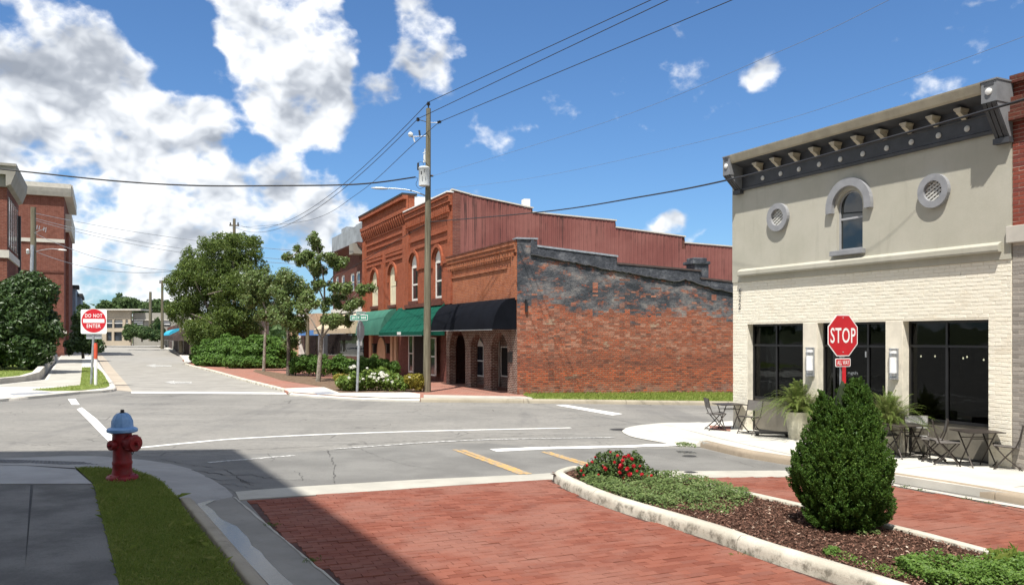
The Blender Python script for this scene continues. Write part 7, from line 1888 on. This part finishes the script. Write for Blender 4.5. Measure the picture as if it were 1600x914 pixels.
shrub('yellow green shrub at the foot of the tall utility pole', [(648,596,13,11,Yw+.4,10)], Yw + .4, 3500, .085, 'yellow_leaf', seed=36, tuft_n=16, ts=(.08, .18), stems=False) 
# left side
YL = 43.0
shrub('big round dark green bush on the left lawn', [(30,505,46,50,YL,40),(5,500,50,56,YL+1,40),(45,520,40,46,YL,36),(20,475,40,36,YL,36),(60,500,24,40,YL,28),(55,465,22,26,YL,24),(10,548,44,28,YL-.5,34),(50,552,32,24,YL-.5,28),(38,446,18,10,YL,18),(-40,510,50,60,YL+1,40)], YL, 62000, .2, 'dark_leaf', 'bush', 'bush', 41, tuft_n=170, ts=(.25, .6), stems=False)
def blob_tree(label, cl, Y, n, size, mat, seed, base, tr=.12, name='tree'):
    root = thing(name, label, 'tree', V(*base, Y)); rg = random.Random(seed); bl = [ell(px, py, rx, ry, Y, rg.uniform(-.6, .6)) for px, py, rx, ry in cl]
    tf = []
    for i in range(24):
        c_, r_ = rg.choice(bl); d = Vector((rg.gauss(0, 1), rg.gauss(0, 1), rg.gauss(.2, .9))).normalized(); s_ = rg.uniform(.15, .4) * r_[0]
        tf.append((tuple(c_[k] + d[k] * r_[k] * rg.uniform(.8, 1.15) for k in range(3)), (s_ + .1, s_ + .1, s_ + .08)))
    mb = MB(); c_ = bl[0][0]; mb.tube([V(*base, Y), Vector(c_)], [tr, tr * .5], 7); mb.build('trunk', M['bark'], root); crown(root, 'crown', bl + tf, n, size, M[mat], .5, .25, .4, seed); return root
blob_tree('small dark evergreen with drooping branches behind the DO NOT ENTER sign', [(126,510,14,16),(128,530,20,14),(124,495,10,10),(140,535,20,12),(118,542,14,10),(150,542,14,10),(130,484,6,8)], 66, 9000, .25, 'dark_leaf', 51, (130,560))
blob_tree('round young street tree before the left part of the far beige building', [(204,517,10,9),(200,524,8,6)], 122, 1800, .4, 'far_leaf', 52, (203,534))
blob_tree('broad young street tree before the middle of the far beige building', [(221,518,13,10),(230,524,8,6)], 120, 2600, .4, 'far_leaf', 53, (222,534))
blob_tree('street tree at the right of the far pale pole', [(246,514,9,13),(243,526,8,6)], 124, 2400, .4, 'far_leaf', 54, (246,534))
for i, (px, py, rx, ry, lb) in enumerate(((194,474,17,12,'wide dark tree standing tallest behind the far beige building'),(165,478,10,9,'dark tree behind the far building just above the DO NOT ENTER sign'),(243,478,14,11,'dark tree behind the far building near the dark utility pole'),(258,482,9,9,'rightmost tree behind the far beige building'),(128,480,7,6,'small far tree above the beige roof left of the sign'),(218,480,12,9,'low dark tree behind the far pale pole'),(180,481,10,8,'low tree between the two darkest trees behind the far building'))):
    blob_tree(lb, [(px, py, rx, ry), (px - rx * .5, py + 4, rx * .6, ry * .8), (px + rx * .5, py + 4, rx * .6, ry * .8)], 182 + i * 2, 2600, .75, 'far_leaf', 60 + i, (px, 530), .3)
# a far wood closing the horizon beyond the streets
rgw = np.random.default_rng(77); bl = []
for i in range(260):
    a = rgw.uniform(-75, 75); d = rgw.uniform(330, 420); x_, y_ = d * math.sin(R(a)), d * math.cos(R(a)); 
    if abs(a) > 74: continue
    h_ = rgw.uniform(4, 7); bl.append(((x_, y_, gz(x_, y_) + h_), (9, 9, h_)))
crown(None, 'far_wood', bl, 26000, 2.4, M['far_leaf'], .7, .3, .6, 6, kind='stuff', label='far dark line of woods on the horizon behind the buildings', cat='woods')

# ------------------------------------------------------------------ conifer on the island
cbp = G(1316, 822, .12); cb_y = cbp.y; mc = cb_y / F
cn = thing('conifer_shrub', 'dense dark green egg shaped conifer shrub with two pointed tips on the island', 'shrub', cbp)
rgn = np.random.default_rng(17)
prof = [(820,.0,30),(812,.0,52),(800,3,60),(785,4,66),(765,2,72),(745,1,73),(725,0,71),(700,-1,63),(680,1,56),(660,6,45),(640,14,33),(625,19,26),(612,20,21),(600,20,12),(591,22,4)]
py_ = np.array([p[0] for p in prof])[::-1]; cx_a = np.array([p[1] for p in prof])[::-1]; rad_a = np.array([p[2] for p in prof])[::-1]
def body_points(n, seed):
    rr = np.random.default_rng(seed); y_ = rr.uniform(590, 818, n * 3); r_ = np.interp(y_, py_, rad_a); keep = rr.uniform(0, 78, n * 3) < r_ + 6; y_ = y_[keep][:n]; r_ = np.interp(y_, py_, rad_a); cx = np.interp(y_, py_, cx_a)
    g = rr.uniform(0, 2 * np.pi, len(y_)); return y_, r_, cx, g, rr
vs_, fs_ = [], []
parts = []
# plumes: tapered upright sprays packed over the surface
y_, r_, cx, g, rr = body_points(1350, 18)
lead = np.array([(1280, 665, 16), (1280, 652, 14), (1281, 640, 11), (1283, 629, 7), (1284, 621, 3), (1354, 655, 13), (1306, 640, 10)])
ly = np.repeat(lead[:, 1], 16) + rr.normal(0, 5, len(lead) * 16); lg = rr.uniform(0, 2*np.pi, len(lead) * 16); lr = np.repeat(lead[:, 2], 16) * rr.uniform(.5, 1, len(lead) * 16); lx = np.repeat(lead[:, 0] - 1316, 16)
y_ = np.concatenate([y_, ly]); r_ = np.concatenate([r_, lr]); cx = np.concatenate([cx, lx]); g = np.concatenate([g, lg]); isl = np.arange(len(y_))   >= 1350
lump = 1 + .07 * np.sin(3 * g + y_ * .05) + .06 * np.sin(5 * g - y_ * .09) + rr.normal(0, .035, len(y_))
rin = r_ * lump
n_per = 110
tot = len(y_)
out = np.stack([np.cos(g), np.sin(g), np.zeros(tot)], 1)
root_p = np.stack([cbp.x + (cx + np.cos(g) * rin * .93) * mc, cbp.y + np.sin(g) * rin * .93 * mc, cbp.z + (820 - y_) * mc], 1)
tilt = unit(out * (0.55 + rr.uniform(-.2, .25, tot))[:, None] + np.array([0, 0, 1.0]) + rr.normal(0, .16, (tot, 3)))
low_ = np.clip((y_ - 760) / 60, 0, 1)[:, None]; tilt = unit(tilt * (1 - low_ * .75) + (out * .9 + np.array([0, 0, -.15])) * low_ * .75)
plen = (rr.uniform(11, 22, tot) * mc)[:, None] * np.where(isl, .75, 1)[:, None] * (.55 + .45 * np.clip((y_ - 595) / 60, 0, 1))[:, None]
for k in range(n_per):
    t_ = rr.uniform(0, 1, tot)[:, None]; side = unit(rr.normal(size=(tot, 3)) + out * .45); side = unit(side - tilt * (side * tilt).sum(1, keepdims=True))
    wid = plen * .34 * np.sqrt(np.clip(1 - t_, .02, 1)) * (0.35 + .65 * np.minimum(1, t_ * 3))
    P = root_p + tilt * plen * (t_ - .35) + side * wid * rr.uniform(.35, 1, tot)[:, None]
    Ld = unit(tilt * 1.0 + side * .75 + rr.normal(0, .25, (tot, 3))); N = unit(np.cross(Ld, rr.normal(size=(tot, 3))) + side * .8)
    parts.append(leaf_arrays(P, N, 3.0 * mc, .5, .4, .05, Ld))
v_, f_ = cat_mesh(parts); fast_mesh('foliage', v_, f_, M['conifer'], cn)
yi, ri, ci, gi, r2 = body_points(26000, 19); ri = ri * np.sqrt(r2.uniform(.02, .66, len(yi)))
Pi = np.stack([cbp.x + (ci + np.cos(gi) * ri) * mc, cbp.y + np.sin(gi) * ri * mc, cbp.z + (820 - yi) * mc], 1)
v_, f_ = leaf_arrays(Pi, unit(r2.normal(size=(len(Pi), 3))), 7 * mc, .5, .4, .05); fast_mesh('inner_foliage', v_, f_, M['conifer'], cn)
mb = MB(); mb.tube([cbp - Vector((0, 0, .05)), cbp + Vector((0, 0, 30 * mc)), cbp + Vector((.02, 0, 160 * mc))], [7 * mc, 5 * mc, 1.5 * mc], 8)
mb.build('trunk', M['bark'], cn)
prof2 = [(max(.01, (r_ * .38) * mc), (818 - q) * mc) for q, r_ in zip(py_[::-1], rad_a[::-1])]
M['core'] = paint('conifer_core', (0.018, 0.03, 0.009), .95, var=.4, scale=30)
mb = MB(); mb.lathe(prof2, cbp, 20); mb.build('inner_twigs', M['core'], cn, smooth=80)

# rose bush
rb = G(958, 748, .12); mr = rb.y / F
rs = thing('rose_bush', 'low rose bush with red flowers at the rounded tip of the island', 'rose bush', rb); rg = random.Random(23)
Yr = rb.y
cl = [ell(940, 735, 34, 17, Yr, 0), ell(970, 730, 34, 20, Yr + .1, 0), ell(955, 718, 24, 14, Yr, 0), ell(918, 738, 20, 12, Yr, 0), ell(1000, 738, 24, 12, Yr, 0), ell(990, 722, 16, 12, Yr + .1), ell(1015, 744, 10, 7, Yr, 0)]
tf = []
for i in range(100):
    c_, r_ = rg.choice(cl); d = Vector((rg.gauss(0, 1), rg.gauss(0, 1), rg.gauss(.2, .8))).normalized(); tf.append((tuple(c_[k] + d[k] * r_[k] * rg.uniform(.6, 1.15) for k in range(3)), (rg.uniform(.02, .06),) * 3))
crown(rs, 'foliage', tf + cl, 7000, .040, M['rose_leaf'], .6, .4, .25, 24)
mb = MB()
for i in range(34):
    q = rg.choice(tf)[0]; b0 = Vector((rb.x + rg.gauss(0, .14), rb.y + rg.gauss(0, .1), rb.z)); mb.tube([b0, b0.lerp(Vector(q), .5) + Vector((0, 0, .04)), Vector(q) + Vector((rg.uniform(-.02, .02), 0, .05))], [.006, .005, .003], 5)
mb.build('stems', M['bark'], rs)
fl_px = [(976,715,5),(982,712,4),(970,728,6),(980,733,5),(984,741,5),(968,738,4),(990,728,4),(946,732,4),(943,728,3),(925,722,3),(917,727,3),(908,735,3),(1003,741,4),(1012,745,4),(1018,743,3),(930,714,2.5),(960,722,3),(975,746,4),(995,736,3),(935,742,3),(1000,728,2.5),(954,706,2.5),(965,712,3),(912,742,2.5),(987,717,4),(973,720,4)]
for (px, py, r_) in fl_px:
    c_ = V(px, py, Yr - .30 + rg.uniform(-.06, .1)); parts = []; rr = np.random.default_rng(int(px * 7 + py)); rad = r_ * mr * .8
    n_ = 22; d = unit(rr.normal(size=(n_, 3)) + np.array([0, -.5, .6])); P = np.array(c_) + d * rad * .62
    v_, f_ = leaf_arrays(P, unit(d + rr.normal(0, .35, (n_, 3))), rad * 1.25, .85, .3, .18); fast_mesh('rose_flower', v_, f_, M['rose'], rs)

# ground cover on the island: a few low leafy patches
def cover_patch(label, poly_px, n, size, mat, hgt, seed, edge=.3, holes=.0):
    global RG; RG = np.random.default_rng(seed); poly = [G(x_, y_, .12) for x_, y_ in poly_px]; X, Y = scatter(poly, n)
    dn = np.sin(X * 9.1 + Y * 3) * .5 + np.sin(Y * 11.7 - X * 6) * .5 + np.sin(X * 23 + 1) * .25; keep = dn + RG.uniform(-1, 1, len(X)) > holes - .6; X, Y = X[keep], Y[keep]; dn = dn[keep]
    Z = -(SLX * X + SLY * Y) + .115 + np.abs(RG.uniform(0, 1, len(X))) ** .7 * hgt * (1 + .5 * dn).clip(.3, 1.6)
    N = unit(np.stack([RG.normal(0, .5, len(X)), RG.normal(0, .5, len(X)) - .15, np.ones(len(X))], 1)); v_, f_ = leaf_arrays(np.stack([X, Y, Z], 1), N, size, .62, .45, .12)
    return fast_mesh('ground_cover', v_, f_, mat, kind='stuff', label=label, cat='ground cover')
cover_patch('pale green ground cover behind the island tip beside the roses', [(905,752),(925,748),(960,750),(1000,752),(1030,742),(1075,750),(1120,756),(1165,770),(1180,780),(1150,785),(1100,788),(1050,792),(1000,788),(960,775),(920,762)], 14000, .034, M['cover'], .09, 71)
cover_patch('thin grey green creeper on the mulch edge of the pale patch', [(1000,785),(1060,785),(1120,785),(1180,782),(1150,795),(1135,805),(1100,800),(1040,795)], 1500, .03, M['cover'], .03, 72, holes=.5)
cover_patch('bright green leafy ground cover at the bottom right of the island', [(1395,884),(1412,874),(1425,872),(1450,880),(1490,886),(1520,878),(1560,874),(1600,868),(1660,880),(1660,925),(1460,918),(1425,902)], 12000, .032, M['cover_bright'], .10, 73)
cover_patch('sparse creeping weeds scattered on the mulch near the bottom kerb', [(1280,862),(1310,858),(1340,872),(1400,888),(1450,905),(1400,905),(1340,888)], 700, .025, M['cover_bright'], .03, 74, holes=.8)
cover_patch('small green weed at the foot of the conifer', [(1330,822),(1372,826),(1376,836),(1340,838)], 330, .03, M['cover'], .05, 75)
cover_patch('tiny weed tuft by the kerb left of the bottom ground cover', [(1284,862),(1308,858),(1312,866),(1292,870)], 240, .028, M['cover_bright'], .05, 76)
# weeds along kerb joints
cover_patch('weeds growing in the joint at the end of the right kerb', [(1055,695),(1080,696),(1092,699),(1060,699)], 260, .04, M['cover'], .06, 78)
# grass blades helper
def blades(name, label, cat, X, Y, base_off, length, width, mat, seed, lean=.45, parent=None, curl=0.0):
    rr = np.random.default_rng(seed); n = len(X); Z = -(SLX * X + SLY * Y) + base_off; g = rr.uniform(0, 2*np.pi, n); L_ = length * rr.uniform(.5, 1.3, n)
    dx, dy = np.cos(g), np.sin(g); ln = np.abs(rr.normal(0, lean, n)); w_ = width * rr.uniform(.7, 1.3, n)
    b = np.stack([X, Y, Z], 1); sd_ = np.stack([-dy, dx, np.zeros(n)], 1) * w_[:, None] * .5
    mid = b + np.stack([dx * L_ * ln * .4, dy * L_ * ln * .4, L_ * .6], 1); tip = b + np.stack([dx * L_ * ln * 1.1, dy * L_ * ln * 1.1, L_ * (1 - .3 * ln).clip(.3, 1)], 1)
    v_ = np.stack([b - sd_, b + sd_, mid + sd_ * .7, tip, mid - sd_ * .7], 1).reshape(-1, 3)
    f_ = np.arange(5 * n).reshape(-1, 5); return fast_mesh(name, v_, f_, mat, parent, kind='stuff', label=label, cat=cat)
RG = np.random.default_rng(81)
X, Y = scatter(lawn, 62000); blades('grass', 'short mown grass of the near lawn around the hydrant', 'grass', X, Y, .095, .042, .0042, M['blade'], 82)
X, Y = scatter(lawn, 3000); k_ = np.sin(X * 5 + Y * 2) + np.sin(Y * 7 - X * 3) > .3; blades('grass', 'scattered taller blades standing out of the near lawn', 'grass', X[k_], Y[k_], .095, .075, .0045, M['blade'], 93, .7)
X, Y = scatter(verge, 9000); blades('grass', 'grass of the small verge under the DO NOT ENTER sign', 'grass', X, Y, .10, .06, .012, M['blade'], 83)
X, Y = scatter(vg, 14000); blades('grass', 'narrow strip of grass along the painted brick side wall', 'grass', X, Y, .11, .09, .014, M['blade'], 84)
X, Y = scatter([p for p in lawn2], 26000); k_ = (X / Y > -.66); X, Y = X[k_], Y[k_]; Zs = blades('grass', 'raised lawn below the big left bush', 'grass', X, Y, .255, .08, .014, M['blade'], 85)
# long grass blades at the bottom right
gp = G(1575, 880, .12); RG = np.random.default_rng(86); n = 90; X = gp.x + RG.normal(0, .12, n); Y = gp.y + RG.normal(0, .05, n)
blades('grass_clump', 'tuft of long grass blades on the island at the right edge', 'grass', X, Y, .12, .15, .0055, M['blade'], 87, .55)
# tufts in the gutter joints of the brick lane
RG = np.random.default_rng(88); X, Y = [], []
for (px, py, n) in ((424, 822, 40), (486, 878, 50), (1302, 906, 24), (1415, 762, 40), (1440, 767, 26), (1510, 781, 40), (1545, 787, 30), (1160, 868, 16)):
    p = G(px, py); X += list(p.x + RG.normal(0, .05, n)); Y += list(p.y + RG.normal(0, .04, n))
blades('grass', 'little weeds sprouting along the brick lane edges', 'grass', np.array(X), np.array(Y), .012, .028, .004, M['cover_bright'], 89, .6)

# ------------------------------------------------------------------ planters with ferns, dolly
def planter(label, px, py, Y_pot_px, w_top, w_bot, top_py, fern_c, spread, nf, seed, droop=1.0):
    b_ = G(px, py, .127); m_ = b_.y / F; root = thing('planter', label, 'planter', b_); h = (py - top_py) * m_
    mb = MB(); mb.lathe([(w_bot*m_*.5, 0), (w_bot*m_*.54, h*.05), (w_top*m_*.48, h*.55), (w_top*m_*.5, h*.9), (w_top*m_*.53, h*.93), (w_top*m_*.53, h), (w_top*m_*.46, h), (w_top*m_*.44, h*.9), (.01, h*.9)], b_, 24); mb.build('pot', M['pot'], root, smooth=40)
    rr = np.random.default_rng(seed); parts = []; c0 = np.array(b_) + np.array([0, 0, h * .95])
    for i in range(nf):
        g = rr.uniform(0, 2*np.pi); L_ = spread * m_ * rr.uniform(.45, 1.05); el = R(rr.uniform(30, 88)); k = 26
        t_ = np.linspace(0, 1, k); d = np.array([math.cos(g), math.sin(g)]); hor = L_ * t_ * math.cos(el) * 1.15; ver = L_ * (t_ * math.sin(el) - droop * (t_ ** 2.3) * (.55 + .35 * math.cos(el)))
        cen = c0 + np.stack([d[0]*hor, d[1]*hor, ver], 1) + rr.normal(0, .02, 3)
        tan = unit(np.gradient(cen, axis=0)); sd_ = np.array([-d[1], d[0], 0.])
        for s_ in (-1, 1):
            wl_ = .062 * (np.sin(np.pi * np.clip(t_ * .95 + .05, 0, 1)) ** .6)[:, None] * m_ / .0115
            Ld = unit(sd_ * s_ + tan * .8 + rr.normal(0, .12, (k, 3))); P = cen + Ld * wl_ * .5; N = unit(np.cross(Ld, tan) * s_ + rr.normal(0, .2, (k, 3)))
            n_ = k; vv = np.stack([P - Ld * wl_ * .5, P + tan * .006, P + Ld * wl_ * .5, P - tan * .006], 1).reshape(-1, 3); parts.append((vv, np.arange(4 * n_, dtype=np.int32).reshape(-1, 4)))
        vv = np.concatenate([cen - sd_ * .003, cen + sd_ * .003]); ff = np.array([(j, j+1, k+j+1, k+j) for j in range(k-1)], dtype=np.int32); parts.append((vv, ff))
    v_, f_ = cat_mesh(parts); fast_mesh('fern_fronds', v_, f_, M['fern'], root); return root
planter('pale stone pot with a wide drooping fern left of the conifer', 1247, 686, 0, 36, 26, 643, None, 92, 300, 91, .8)
planter('pale stone pot with a tall fern behind the right side of the conifer', 1389, 708, 0, 34, 26, 664, None, 92, 280, 92, .65)
dl = G(1206, 681, .127); md = dl.y / F
do = thing('plant_dolly', 'low black wheeled dolly on the pavement left of the fern pot', 'dolly', dl); r_ = Vector((.97, -.25, 0)); q_ = Vector((.25, .97, 0))
mb = MB(); mb.obox(dl + Vector((0, 0, .075)), r_ * 26 * md, q_ * .16, Vector((0, 0, .014))); mb.build('platform', M['dark_metal'], do, bevel=.005)
for (a, b) in ((-22, -.1), (22, -.1), (-22, .12), (22, .12)):
    mb = MB(); mb.lathe([(.028, -.014), (.035, -.01), (.035, .01), (.028, .014), (.01, .014)], dl + r_ * a * md + q_ * b + Vector((0, 0, .035)), 14, axis=q_); mb.build('wheel', M['rubber'], do)

for o in bpy.data.objects:                            # nothing may keep an automatic name
    pass
